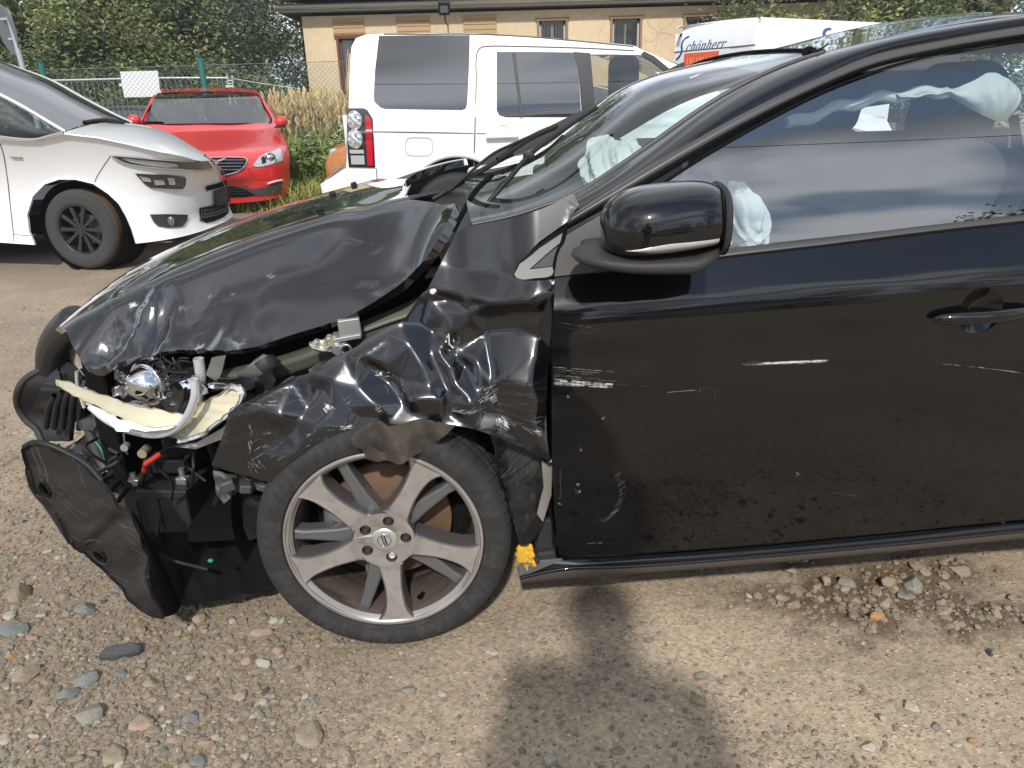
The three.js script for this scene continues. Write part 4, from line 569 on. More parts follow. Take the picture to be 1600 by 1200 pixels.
  { const r = rng(4), list = []; for (let k = 0; k < 46; k++) { const u = 212 + 70 * r(), v = 562 + 34 * r(), l = 20 + 30 * r(), t = r() * 6.28; const S = F(0.0 + 0.03 * r()); const pts = []; for (let i = 0; i < 4; i++) pts.push(S(...solve(S, u + l * (i / 3 - 0.5) * Math.cos(t) + (r() - 0.5) * 12, v + l * 0.5 * (i / 3 - 0.5) * Math.sin(t) + (r() - 0.5) * 10, 0.4, 0.7))); list.push(tube(pts, 0.0016 + 0.001 * r(), 10, 4)); } part('tangled_wires', list, phys([0.02, 0.02, 0.022], 0.3), lampO, { kind: 'stuff' }); }
  { const r = rng(14), list = []; for (let k = 0; k < 14; k++) { const u = 170 + 150 * r(), v = 570 + 75 * r(), s = 4 + 9 * r(), t = r() * 6.28; list.push(onF([0, 1.7, 3.6].map(q => [u + s * Math.cos(t + q), v + s * Math.sin(t + q)]), 0.0 + 0.05 * r(), 0.02, { thick: 0.003 }, rough(0.08, 30, k))); } part('lamp_shards', list, phys([0.35, 0.36, 0.38], 0.15, { metalness: 0.5, clearcoat: 1 }), lampO, { kind: 'stuff' }); }

  // nose piece, far bumper half, grille ribs
  part('nose_grille_surround', [bent(tube(Fp([[118, 506], [96, 530], [86, 560], [89, 592], [104, 618], [128, 634]], -0.16), 0.06, 60, 18), v => { }), ...Fp([[118, 506], [128, 634]], -0.16).map(p => new THREE.SphereGeometry(0.06, 20, 14).translate(p.x, p.y, p.z))], std([0.015, 0.015, 0.016], 0.35), car);
  const zB = -0.82, SBm = (a, b) => new V3(a, b, zB + 0.25 * Math.pow(Math.max(0, a + 1.22), 1) + 0.02 * Math.sin(b * 30));
  part('front_bumper', [patch(SBm, trace(SBm, [[30, 606], [42, 590], [78, 570], [100, 560], [128, 590], [110, 640], [108, 690], [66, 690], [58, 672], [40, 656], [28, 640]], [-1.3, 0.5]), 0.02, { thick: 0.02 })], M.plastic, car);
  part('bumper_skin', [patch((a, b) => SBm(a, b).add(new V3(-0.02, 0, 0.05)), trace((a, b) => SBm(a, b).add(new V3(-0.02, 0, 0.05)), [[52, 640], [60, 612], [78, 585], [90, 575], [100, 610], [98, 650], [74, 652]], [-1.3, 0.5]), 0.02, { thick: 0.01 })], M.paint, car);
  part('bumper_edge', tube(trace(SBm, [[96, 562], [74, 573], [40, 592], [29, 608], [28, 636], [40, 656], [58, 672], [66, 690]], [-1.3, 0.5]).map(q => SBm(...q)), 0.012, 50, 10), M.grain, car);
  for (let k = 0; k < 5; k++) part('grille_rib', tube(trace((a, b) => SBm(a, b).add(new V3(0, 0, 0.08)), [[72 + 13 * k, 668 + 3 * k - 8 * k * 0.3], [76 + 13 * k, 640 - 6 * k], [86 + 12 * k, 618 - 6 * k]], [-1.2, 0.5]).map(q => SBm(...q).add(new V3(0, 0, 0.08))), 0.011, 12, 6), M.plastic, car);
  parts('crossmember', [onF([[110, 700], [150, 668], [175, 640], [200, 660], [190, 700], [150, 740], [125, 745]], -0.1, 0.03, {}, rough(0.05, 8, 6)), tube(Fp([[90, 745], [130, 715], [185, 670]], -0.12), 0.035, 20, 10)], std([0.025, 0.025, 0.026], 0.5), car);
  // lower bumper corner hanging down to the ground
  const bz0 = (a, b) => 0.07 * (1 - Math.pow((a - 0.32) / 0.4, 2)), bz = (a, b) => bz0(a, b) + 0.022 * (fbm(a * 7, b * 7, 2, 8) - 0.5) + 0.012 * (Math.abs(fbm(a * 12 + 3, b * 12, 2, 18) - 0.5) - 0.1) + 0.009 * Math.tanh((b + 0.9 * a - 0.47) / 0.012) - 0.012 * Math.tanh((b + 0.95 * a - 0.26) / 0.02), SBp = vp([-0.585, -0.03], [-1.16, -0.20], 0.0, bz), SBq = vp([-0.585, -0.03], [-1.16, -0.20], 0.0, bz0);
  const scuffs = canvasTex(1024, 512, (g, w, h) => { g.fillStyle = '#221f1d'; g.fillRect(0, 0, w, h); const r = rng(3); for (let k = 0; k < 260; k++) { g.fillStyle = `rgba(${r() < 0.5 ? '96,84,72' : '20,18,18'},${0.05 + 0.1 * r()})`; g.beginPath(); g.ellipse(w * r(), h * r(), 10 + 70 * r(), 5 + 25 * r(), 0.5, 0, 7); g.fill(); } for (let k = 0; k < 420; k++) { const x = w * r(), y = h * r(), t = -0.6 + 0.7 * (r() - 0.5), l = 20 + 90 * r(); g.strokeStyle = `rgba(${r() < 0.7 ? '170,155,138' : '25,22,22'},${0.12 + 0.3 * r()})`; g.lineWidth = 0.6 + 1.2 * r(); g.beginPath(); g.moveTo(x, y); g.lineTo(x + l * Math.cos(t), y + l * Math.sin(t)); g.stroke(); } });
  const ring = (u, v, rx, ry, rot) => [...Array(16).keys()].map(i => { const t = i / 16 * 2 * Math.PI; return solve(SBq, u + rx * Math.cos(t) * Math.cos(rot) - ry * Math.sin(t) * Math.sin(rot), v + rx * Math.cos(t) * Math.sin(rot) + ry * Math.sin(t) * Math.cos(rot), 0.4, 0.25); });
  const bumpPoly = trace(SBq, [[36, 700], [50, 693], [74, 697], [88, 708], [104, 710], [118, 722], [132, 730], [146, 746], [158, 750], [170, 766], [178, 774], [186, 790], [198, 800], [205, 822], [214, 838], [218, 858], [228, 872], [232, 894], [240, 910], [246, 928], [256, 940], [262, 960], [246, 958], [222, 946], [190, 924], [164, 904], [138, 880], [122, 860], [104, 832], [84, 800], [58, 772], [42, 740]], [0.5, 0.3]);
  const bump = part('torn_bumper_corner', patch(SBp, bumpPoly, 0.014, { thick: 0.012, holes: [ring(70, 765, 5, 13, -0.5), ring(149, 873, 5, 12, -0.6)], uv: [0, 0, 0.85, 0.5] }), std([1, 1, 1], 0.55, { map: scuffs }), car);
  part('bumper_lip', [tube(trace(SBq, [[40, 735], [50, 765], [72, 795], [90, 820], [112, 848]], [0.5, 0.3]).map(q => SBp(...q)), 0.009, 30, 8), tube(trace(SBq, [[36, 700], [50, 693], [74, 697], [104, 712], [132, 730], [158, 752]], [0.5, 0.3]).map(q => SBp(...q)), 0.008, 40, 8)], M.plastic, bump);
  for (const [u, v] of [[72, 764], [147, 872]]) { const q = solve(SBq, u, v, 0.5, 0.25), p = SBp(...q); const g = new THREE.CylinderGeometry(0.032, 0.022, 0.07, 20, 1, true).rotateX(Math.PI / 2).rotateY(-0.3).translate(p.x + 0.01, p.y, p.z - 0.04); part('fog_lamp_hole', g, M.dark, bump); }
  part('hole_rim', [tube(ring(146, 868, 12, 24, -0.6).map(q => SBp(...q)), 0.0035, 40, 6), tube(ring(70, 762, 9, 20, -0.5).map(q => SBp(...q)), 0.003, 40, 6)], M.grain, bump);
  { const r = rng(55), mats = [M.plastic, M.dark, M.plastic, std([0.028, 0.029, 0.031], 0.4)]; // torn ducts, foam and liner behind the bumper
    for (let k = 0; k < 30; k++) { const u = 95 + 240 * r(), v = 690 + 190 * Math.pow(r(), 1.2), s = 10 + 24 * r(), t = r() * 6.28, n = 5 + Math.floor(3 * r()), pg = []; if (u > 205 && v > 735 && v < 830) continue; if (u < 90 + (v - 690) * 0.75 + 20) continue; for (let i = 0; i < n; i++) { const q = t + i / n * 6.28, l = s * (0.5 + 0.7 * r()); pg.push([u + l * Math.cos(q), v + l * 0.7 * Math.sin(q)]); } part('broken_duct', onF(jag(pg, 4, k), -0.10 - 0.2 * r(), 0.014, { thick: 0.004 }, rough(0.12, 13, k + 3)), mats[k % 4], car); }
    for (let k = 0; k < 9; k++) { const u = 120 + 190 * r(), v = 680 + 120 * r(); part('torn_cable', tube([[0, 0], [14 * (r() - 0.5) * 3, 18], [30 * (r() - 0.5) * 2, 40 + 20 * r()]].map(q => atZ(u + q[0], v + q[1], -0.16 - 0.25 * r())), 0.003 + 0.003 * r(), 14, 6), k % 3 ? M.plastic : M.grain, car); } }
  // inside of the bumper, undertray
  part('bumper_inner_wall', [ribbon(trace(SBq, [[198, 802],  [214, 838], [226, 872], [238, 910], [252, 940], [262, 960]], [0.5, 0.3]).map(q => SBp(...q)), P3([[214, 808], [238, 845], [255, 880], [266, 905], [276, 930], [282, 948]], -0.1), [0.5, 0, 0.5], 0.012, 40, 8, true)], M.dark, car);
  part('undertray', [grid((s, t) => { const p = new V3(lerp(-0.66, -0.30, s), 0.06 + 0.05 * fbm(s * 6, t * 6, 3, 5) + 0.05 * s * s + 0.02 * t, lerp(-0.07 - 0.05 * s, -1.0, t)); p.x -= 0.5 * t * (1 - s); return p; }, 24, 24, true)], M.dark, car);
  part('tray_rod', tube([atZ(212, 838, -0.12), atZ(262, 872, -0.14), atZ(325, 890, -0.12)], 0.006, 14, 6), M.plastic, car);
  for (const [u, v] of [[329, 876], [260, 941]]) part('green_clip', new THREE.IcosahedronGeometry(0.006, 1).scale(1.4, 1, 1).translate(...atZ(u, v, -0.06).toArray()), std([0.01, 0.22, 0.1], 0.5), car);
  // battery with clamps and cables
  const bp = atZ(268, 778, -0.42), bw = 0.2;
  const bat = part('battery', [box(bw, 0.15, 0.17, bp.x, bp.y, bp.z, 0.008, -0.12), box(bw + 0.008, 0.028, 0.178, bp.x, bp.y + 0.06, bp.z, 0.006, -0.12)], std([0.02, 0.02, 0.021], 0.4), car);
  part('battery_rib', [...Array(3).keys()].map(k => box(0.008, 0.11, 0.006, bp.x - 0.06 + 0.06 * k, bp.y - 0.01, bp.z + 0.085 - 0.007 * (k - 1), 0.002, -0.12)), M.plastic, bat);
  part('terminal_clamp', [box(0.034, 0.024, 0.03, bp.x - 0.075, bp.y + 0.086, bp.z + 0.05, 0.005, 0.2), cyl(0.009, 0.009, 0.03, bp.x - 0.075, bp.y + 0.1, bp.z + 0.05)], M.steel, bat);
  part('terminal_clamp', [box(0.036, 0.024, 0.03, bp.x + 0.07, bp.y + 0.086, bp.z + 0.05, 0.005, -0.2), cyl(0.009, 0.009, 0.04, bp.x + 0.07, bp.y + 0.105, bp.z + 0.05)], M.steel, bat);
  part('red_cable', tube([[225, 738], [228, 725], [238, 718], [252, 708]].map(p => atZ(p[0], p[1], -0.36)), 0.008, 14, 8), std([0.5, 0.04, 0.02], 0.5), car);
  part('black_cable', [tube([[220, 760], [222, 748], [225, 738]].map(p => atZ(p[0], p[1], -0.36)), 0.009, 10, 8), tube([[244, 738], [240, 725], [255, 705], [300, 690]].map(p => atZ(p[0], p[1], -0.36)), 0.006, 14, 8), tube([[285, 640], [330, 700], [340, 780], [300, 820]].map(p => atZ(p[0], p[1], -0.4)), 0.012, 20, 8)], M.plastic, car);
  part('fuse_cover', [box(0.14, 0.05, 0.12, bp.x + 0.02, bp.y + 0.12, bp.z - 0.03, 0.01, -0.1), box(0.1, 0.08, 0.08, bp.x + 0.05, bp.y + 0.17, bp.z - 0.03, 0.012, 0.3)], M.plastic, car);
  parts('grey_support', [onF([[168, 668], [196, 676], [205, 708], [196, 714], [176, 712]], -0.04, 0.012, {}, rough(0.03, 14, 9)), cyl(0.012, 0.012, 0.02, ...Fp([[196, 698]], -0.02)[0].toArray(), 'z', 10)], std([0.36, 0.38, 0.38], 0.4, { metalness: 0.5 }), car);
  parts('lamp_carrier', [tube(Fp([[132, 655], [146, 690], [158, 720], [166, 735]], 0.0), 0.014, 16, 8), tube(Fp([[150, 650], [158, 690], [168, 725]], -0.01), 0.008, 16, 8), onF([[128, 654], [146, 646], [158, 655], [150, 672], [134, 668]], 0.0, 0.012, {}, rough(0.03, 20, 2))], std([0.05, 0.052, 0.053], 0.45), car);
  part('green_hose', tube(Fp([[150, 690], [160, 705], [166, 722]], 0.015), 0.005, 10, 6), std([0.01, 0.14, 0.07], 0.5), car);
  part('horn', [cyl(0.014, 0.014, 0.04, ...Fp([[226, 705]], -0.04)[0].toArray(), 'z', 16)], std([0.45, 0.4, 0.28], 0.4, { metalness: 0.5 }), car);
  for (let k = 0; k < 3; k++) part('grille_slat', tube([atZ(152 + 16 * k, 760 + 12 * k, -0.3), atZ(180 + 12 * k, 735 + 10 * k, -0.36)], 0.008, 6, 6), M.plastic, car);
  parts('crumpled_plastic', [onF([[76, 716], [90, 694], [100, 690], [98, 706], [112, 722], [140, 730], [160, 740], [140, 752], [110, 744], [90, 730]], -0.04, 0.012, {}, rough(0.09, 16, 4)), onF([[92, 730], [130, 722], [160, 730], [150, 752], [120, 748]], -0.07, 0.012, {}, rough(0.06, 14, 6)), onF([[118, 752], [150, 748], [150, 764], [128, 772]], -0.02, 0.012, {}, rough(0.05, 14, 3))], std([0.045, 0.047, 0.05], 0.5), car);
  parts('wing_bracket', [onZ([[332, 735], [375, 744], [425, 752], [418, 768], [396, 764], [390, 776], [370, 770], [352, 784], [340, 772]], -0.06, 0.012, {}, rough(0.08, 20, 5)), box(0.035, 0.03, 0.03, ...atZ(356, 758, -0.04).toArray(), 0.006, 0.3, 0.2), box(0.03, 0.024, 0.03, ...atZ(384, 762, -0.04).toArray(), 0.006, 0.3, -0.2), box(0.02, 0.02, 0.03, ...atZ(412, 760, -0.03).toArray(), 0.006, 0.1, -0.2)], std([0.05, 0.05, 0.049], 0.55), car);
  part('arch_liner_front', [onZ([[372, 770], [410, 772], [404, 800], [402, 840], [380, 850], [368, 820]], -0.12, 0.02, {}, rough(0.04, 10, 5))], M.plastic, car);
}
// ---------- ground ----------
const gravelTex = (() => {
  const N = 2048, h = new Float32Array(N * N), c = document.createElement('canvas'); c.width = c.height = N; const g = c.getContext('2d'), r = rng(71);
  const b = document.createElement('canvas'); b.width = b.height = N; const q = b.getContext('2d');
  const base = g.createImageData(N, N);
  for (let j = 0; j < N; j++) for (let i = 0; i < N; i++) { const u = i / N, v = j / N, a = tnoise(u, v, 6, 6, 91), f = tnoise(u, v, 256, 3, 95), k = 0.72 + 0.22 * a + 0.34 * (f - 0.5), o = (j * N + i) * 4; base.data[o] = 184 * k; base.data[o + 1] = 168 * k; base.data[o + 2] = 147 * k; base.data[o + 3] = 255; }
  g.putImageData(base, 0, 0); q.fillStyle = '#404040'; q.fillRect(0, 0, N, N);
  const tones = ['176,160,136', '160,148,130', '188,170,140', '168,140,114', '146,142,134', '196,180,152', '130,126,120', '182,156,130', '206,194,170'];
  for (let k = 0; k < 30000; k++) {
    const big = r(), s = big < 0.8 ? 0.8 + 1.6 * r() : big < 0.985 ? 2 + 2 * r() : 4 + 2.5 * r(), x = N * r(), y = N * r(), t = r() * 6.28, n = 5 + Math.floor(r() * 3), pts = [];
    for (let i = 0; i < n; i++) { const a = t + i / n * 6.28, rr = s * (0.7 + 0.5 * r()); pts.push([rr * Math.cos(a) * 1.25, rr * Math.sin(a) * 0.85]); }
    const l = 0.82 + 0.3 * r(), col = tones[Math.floor(r() * tones.length)].split(',').map(v => Math.min(255, v * l) | 0).join(','), hh = 90 + 140 * r() | 0;
    for (const [ox, oy] of [[0, 0], [x < 20 ? N : x > N - 20 ? -N : 0, 0], [0, y < 20 ? N : y > N - 20 ? -N : 0]]) {
      if (ox === 0 && oy === 0 || ox || oy) { for (const [ctx, fs] of [[g, `rgba(${col},${0.15 + 0.4 * r()})`], [q, `rgb(${hh},${hh},${hh})`]]) { ctx.fillStyle = fs; ctx.beginPath(); pts.forEach((p, i) => i ? ctx.lineTo(x + ox + p[0], y + oy + p[1]) : ctx.moveTo(x + ox + p[0], y + oy + p[1])); ctx.closePath(); ctx.fill(); } }
    }
  }
  const mk = (cv, srgb) => { const t = new THREE.CanvasTexture(cv); if (srgb) t.colorSpace = THREE.SRGBColorSpace; t.wrapS = t.wrapT = THREE.RepeatWrapping; t.magFilter = THREE.LinearFilter; return t; };
  return [mk(c, true), mk(b, false)];
})();
const damp = (x, z) => { const d = Math.hypot((x - 1.42) / 0.42, (z + 0.12) / 0.2), n = fbm(x * 9, z * 9, 4, 77); return sstep(1.15, 0.45, d + (n - 0.5) * 1.6); };
const stony = (x, z) => clamp(sstep(0.35, -0.75, x + 0.5 * (fbm(x * 1.6, z * 1.6, 3, 12) - 0.5) - 0.35 * sstep(0.3, 0.9, z)) + 0.35 * sstep(0.55, 0.7, fbm(x * 2.2 + 4, z * 2.2, 3, 61)));
const gy = (x, z) => { const d = Math.hypot(x - 0.3, z), near = sstep(7, 2.5, d); return near * (0.018 * (fbm(x * 2.3, z * 2.3, 3, 41) - 0.5) + 0.008 * (fbm(x * 17, z * 17, 3, 43) - 0.5) + 0.02 * damp(x, z) * (fbm(x * 26, z * 26, 2, 44) - 0.3)) + 0.05 * (1 - near) * (fbm(x * 0.4, z * 0.4, 3, 47) - 0.5) - 0.004; };
{
  const axis = (c, n, fine, reach) => { const l = []; for (let i = -n; i <= n; i++) { const s = i / n; l.push(c + Math.sign(s) * (Math.abs(s) * fine * 2.4 + Math.pow(Math.abs(s), 6) * reach)); } return l; };
  const xs = axis(0.3, 210, 1.3, 160), zs = axis(0.4, 190, 1.1, 160), pos = [], uv = [], col = [], idx = [];
  xs.forEach((x, i) => zs.forEach((z, j) => {
    pos.push(x, gy(x, z), z); const wob = 0.05 * (noise(x * 0.7, z * 0.7, 8) - 0.5); uv.push((x + wob) / 2.3, (z - wob) / 2.3);
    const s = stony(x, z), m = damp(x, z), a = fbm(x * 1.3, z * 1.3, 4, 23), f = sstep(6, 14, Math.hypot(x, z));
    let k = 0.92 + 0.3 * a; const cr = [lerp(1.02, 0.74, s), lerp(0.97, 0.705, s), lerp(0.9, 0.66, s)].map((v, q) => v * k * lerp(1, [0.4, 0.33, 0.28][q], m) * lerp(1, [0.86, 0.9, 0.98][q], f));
    col.push(...cr); if (i < xs.length - 1 && j < zs.length - 1) { const p = i * zs.length + j; idx.push(p, p + 1, p + zs.length, p + zs.length, p + 1, p + zs.length + 1); }
  }));
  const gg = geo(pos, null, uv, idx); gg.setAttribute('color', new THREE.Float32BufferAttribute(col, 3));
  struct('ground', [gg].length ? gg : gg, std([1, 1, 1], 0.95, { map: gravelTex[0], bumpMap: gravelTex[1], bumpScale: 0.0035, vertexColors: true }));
}
// stones: the ones that can be told apart lie singly, the small gravel is one mass
const stoneVar = [...Array(7).keys()].map(k => { const r = rng(300 + k), sx = 0.75 + 0.5 * r(), sz = 0.6 + 0.4 * r(), sy = 0.38 + 0.3 * r(); const planes = [...Array(13).keys()].map(() => [new V3(r() - 0.5, (r() - 0.5) * 0.9, r() - 0.5).normalize(), 0.5 + 0.3 * r()]); const g = new THREE.IcosahedronGeometry(1, 4); const p = g.attributes.position, v = new V3(); for (let i = 0; i < p.count; i++) { v.fromBufferAttribute(p, i); for (const [n, d] of planes) { const e = v.dot(n) - d; if (e > 0) v.addScaledVector(n, -e * 0.93); } v.multiplyScalar(1 + 0.08 * (fbm(v.x * 3 + k, v.y * 3 + v.z * 2, 3, k) - 0.5)); p.setXYZ(i, v.x * sx, v.y * sy, v.z * sz); } g.computeVertexNormals(); return g; });
const stoneMap = dataTex(256, 256, (u, v) => { const n = tnoise(u, v, 5, 6, 4), f = tnoise(u, v, 50, 2, 6), k = 0.72 + 0.3 * n + 0.16 * (f - 0.5); return [k, k, k * 0.98]; });
const stoneMat = {}; for (const [k, c] of Object.entries({ tan: [0.35, 0.285, 0.21], grey: [0.29, 0.27, 0.235], blue: [0.22, 0.228, 0.22], pink: [0.42, 0.3, 0.235], dark: [0.085, 0.09, 0.092], pale: [0.5, 0.455, 0.37], orange: [0.5, 0.29, 0.14], brown: [0.32, 0.255, 0.185] })) stoneMat[k] = std(c, 0.9, { map: stoneMap, bumpMap: speck, bumpScale: 0.0012 });
const stones = new Map();
function stone(x, z, w, d, kind, label, seed) {
  const r = rng(seed), o = new THREE.Mesh(stoneVar[Math.floor(r() * stoneVar.length)], stoneMat[kind]); o.name = numbered('stone'); const tall = (w + d) * 0.25;
  o.scale.set(w / 2 * 1.2, tall * 1.75, d / 2 * 1.7); o.position.set(x, gy(x, z) + tall * 0.3, z); o.rotation.y = (r() - 0.5) * 0.8; o.rotation.z = (r() - 0.5) * 0.25; o.castShadow = o.receiveShadow = true;
  o.userData = { label, category: 'stone' }; if (/^small|^loose/.test(label)) o.userData.group = label.replace('stone', 'stones'); scene.add(o); stones.set(o.name, [x, z, Math.max(w, d)]); return o;
}
{
  const L = [[18, 985, 42, 26, 'blue', 'flat blue-grey stone at the far left edge, below the torn bumper'], [190, 1022, 46, 20, 'dark', 'long dark slate stone below the torn bumper, darkest of the loose stones'], [40, 1056, 34, 34, 'tan', 'tan pointed stone lying below the flat blue-grey stone at the left edge'], [133, 1062, 38, 20, 'blue', 'grey-green stone just under the long dark slate'], [106, 1086, 32, 20, 'blue', 'grey stone touching the lower left end of the grey-green stone'], [140, 1118, 38, 28, 'grey', 'angular grey-tan stone in the gravel lower left, below the grey-green stone'], [180, 1180, 24, 28, 'tan', 'rounded tan stone standing at the bottom edge, left side'], [222, 1130, 28, 22, 'pink', 'dull pinkish stone in the gravel under the bumper tip'], [298, 1119, 24, 18, 'blue', 'pale blue-grey pebble beside the dull pinkish stone'], [388, 1030, 24, 20, 'pink', 'square salmon pink stone left of the front tyre'], [411, 1035, 20, 17, 'pale', 'pale pink stone right beside the square salmon one'], [388, 904, 26, 16, 'tan', 'tan chunk of stone between bumper and front tyre'], [435, 1017, 20, 14, 'pink', 'rosy stone just below the front tyre, left side'], [310, 964, 20, 16, 'pink', 'pinkish stone right of the bumper tip'], [133, 952, 34, 14, 'blue', 'flat pale grey stone left of the bumper tip'], [30, 926, 34, 24, 'brown', 'brown lump of stone at the left edge, level with the bumper hole'], [272, 1156, 24, 15, 'pink', 'small pink stone in the lower gravel, left of a flat pink one'], [322, 1162, 26, 9, 'pink', 'flat pink sliver of stone in the lower gravel'], [485, 1150, 30, 36, 'tan', 'flat tan flake of stone at the bottom, below the tyre'], [408, 988, 28, 14, 'pink', 'reddish pink stone under the left of the front tyre'], [431, 968, 22, 14, 'pale', 'cream stone closest to the left side of the front tyre'], [310, 1188, 18, 18, 'blue', 'grey pebble at the very bottom edge below the flat pink sliver'], [375, 1084, 20, 18, 'pink', 'peach coloured pebble among grey ones below the square salmon stone'], [416, 1077, 14, 13, 'dark', 'small black pebble in a line of grey pebbles'], [16, 1023, 14, 10, 'orange', 'bright orange chip at the left edge below the flat blue-grey stone'],
    [1425, 1099, 24, 17, 'pale', 'pale grey stone on the sandy ground lower right, uppermost of a loose row'], [1381, 1118, 18, 11, 'pale', 'white oval pebble on sandy ground left of the pale grey stone'], [1359, 1162, 23, 15, 'pale', 'whitish stone low on the sandy ground, lowest of the loose row'], [1464, 1130, 17, 14, 'grey', 'grey stone on the sand, right of the white oval pebble'], [1522, 1151, 13, 10, 'orange', 'small orange stone on the sand near the right edge'], [1547, 1015, 10, 12, 'dark', 'little dark stone standing on the sand at the right'], [1500, 891, 30, 18, 'tan', 'tan stone under the sill at the right edge'], [1426, 913, 28, 24, 'grey', 'large grey lump at the right end of the damp crumbled patch'], [1389, 914, 34, 13, 'tan', 'long tan slab in the damp crumbled patch'], [1323, 909, 30, 15, 'grey', 'flat grey stone in the damp crumbled patch, left of the long slab'], [1292, 906, 20, 13, 'pink', 'pinkish stone in the damp patch beside the flat grey one'], [1236, 891, 18, 10, 'tan', 'tan stone at the left end of the damp patch below the sill'], [1384, 938, 24, 18, 'tan', 'blocky tan stone below the long slab in the damp patch'], [1336, 933, 15, 13, 'tan', 'small tan stone below the flat grey one in the damp patch'], [1220, 933, 18, 10, 'pink', 'peach stone left of the damp patch'], [1369, 963, 20, 16, 'orange', 'orange-tan stone at the lower end of the damp patch'], [1472, 938, 17, 12, 'tan', 'dusty tan stone right of the damp patch'], [1581, 931, 15, 12, 'tan', 'tan pebble by the right edge beneath the sill'], [1370, 924, 18, 14, 'tan', 'square tan clod between the long slab and the blocky stone'], [1412, 930, 14, 11, 'grey', 'grey clod under the large grey lump'],
    [639, 1075, 20, 12, 'grey', 'light grey stone below the tyre, left of the shadow'], [692, 1080, 15, 9, 'pale', 'whitish pebble right of the light grey stone below the tyre'], [900, 1090, 20, 13, 'pink', 'brown-pink stone inside the shadow of the person'], [906, 1082, 10, 9, 'pale', 'cream pebble resting on the brown-pink stone in the shadow'], [913, 1062, 13, 8, 'grey', 'grey pebble in the shadow above the brown-pink stone'], [1015, 997, 16, 11, 'grey', 'grey stone at the right border of the shadow'], [967, 1169, 20, 13, 'tan', 'tan-grey stone in the shadow at the bottom edge'], [859, 1189, 20, 22, 'pale', 'pale cream stone at the bottom edge left in the shadow'], [876, 1129, 10, 9, 'tan', 'tan round pebble in the shadow above the pale cream stone'], [956, 1133, 9, 13, 'grey', 'upright grey pebble in the shadow lower middle'], [770, 1016, 15, 11, 'pale', 'pale stone on the sandy ground right of the tyre foot'], [1096, 1052, 18, 14, 'grey', 'grey stone on the sand to the right of the shadow'], [1092, 1090, 26, 14, 'tan', 'tan stone half sunk in the sand right of the shadow']];
  L.forEach(([u, v, w, d, kind, label], i) => { const p = atY(u, v, 0.006), a = atY(u - w / 2, v, 0.006), b = atY(u + w / 2, v, 0.006), t = atY(u, v - d / 2, 0.006), s = atY(u, v + d / 2, 0.006); stone(p.x, p.z, a.distanceTo(b), Math.min(t.distanceTo(s) * 0.8, a.distanceTo(b) * 1.4), kind, label, 900 + i); });
  const r = rng(17), kinds = ['tan', 'tan', 'grey', 'grey', 'tan', 'pink', 'pale', 'brown', 'brown', 'tan', 'grey', 'blue'];
  let n = 0; for (let k = 0; k < 5000 && n < 170; k++) {
    const u = 1600 * r(), v = 600 + 600 * r(), p = atY(u, v, 0); if (p.z < -0.9 && p.x > -1 || Math.hypot(p.x, p.z) > 4) continue; const s = stony(p.x, p.z);
    if (r() > 0.06 + 0.94 * s * s || (u > 400 && v < 900)) continue; const w = 0.012 + 0.028 * r() * r() * r() + 0.009 * s; if ([...stones.values()].some(q => Math.hypot(q[0] - p.x, q[1] - p.z) < (q[2] + w) * 0.55)) continue;
    let kind = kinds[Math.floor(r() * kinds.length)]; if (kind === 'blue' && s < 0.7) kind = 'tan'; stone(p.x, p.z, w, w * (0.6 + 0.4 * r()), kind, { tan: 'small tan stone lying loose in the gravel', grey: 'small grey stone lying loose in the gravel', pink: 'small pinkish stone lying loose in the gravel', pale: 'small pale stone lying loose in the gravel', brown: 'small brown stone lying loose in the gravel', blue: 'small blue-grey stone lying loose in the gravel' }[kind], 2000 + k); n++;
  }
  // gravel
  const mats = [['tan', 18000, 1], ['grey', 11000, 2], ['pale', 4500, 3], ['pink', 2200, 4], ['dark', 150, 5], ['brown', 10000, 6]];
  const clods = mats.map(([kind, N, seed]) => {
    const rr = rng(seed * 991), small = new THREE.IcosahedronGeometry(1, 1); { const p = small.attributes.position, v = new V3(); for (let i = 0; i < p.count; i++) { v.fromBufferAttribute(p, i); v.multiplyScalar(0.8 + 0.4 * hash(Math.round(v.x * 50), Math.round(v.y * 50), Math.round(v.z * 50) + seed)); p.setXYZ(i, v.x, v.y * 0.6, v.z * 0.85); } small.computeVertexNormals(); }
    const o = new THREE.InstancedMesh(small, stoneMat[kind], N), m = new THREE.Matrix4(), q = new THREE.Quaternion(), e = new THREE.Euler(), c = new THREE.Color(); let i = 0, guard = 0;
    while (i < N && guard++ < N * 30) {
      let x, z; const pick = rr(); if (pick < 0.66) { const p = atY(-250 + 2100 * rr(), 640 + 640 * rr(), 0); x = p.x; z = p.z; } else if (pick < 0.86) { x = -2 + 5 * rr(); z = 0.35 + 1.9 * rr(); } else { x = -4.5 + 8 * rr(); z = -4 + 6 * rr(); }
      const dm = damp(x, z), s = Math.max(stony(x, z), dm * 0.8); if (s < 0.4 && (kind === 'grey' || kind === 'dark') && rr() < 0.7) continue; if (dm > 0.15 && kind !== 'tan' && kind !== 'brown' && rr() < 0.92) continue; if (rr() > 0.16 + 0.84 * s) continue; if (z < -0.4 && z > -1.7 && x > -0.4 && x < 3.4 && rr() < 0.8) continue;
      const w = (0.0016 + 0.0062 * Math.pow(rr(), 4) + (s > 0.5 ? 0.0018 * rr() : 0) + (s > 0.6 && rr() < 0.09 ? 0.007 * rr() : 0)) * (1 + 0.7 * dm); e.set((rr() - 0.5) * 0.7, rr() * 6.28, (rr() - 0.5) * 0.7); q.setFromEuler(e); m.compose(new V3(x, gy(x, z) + w * 0.15, z), q, new V3(w * (0.8 + 0.5 * rr()), w, w)); o.setMatrixAt(i, m); const l = 0.75 + 0.5 * rr(); o.setColorAt(i, c.setRGB(l, l, l)); i++;
    }
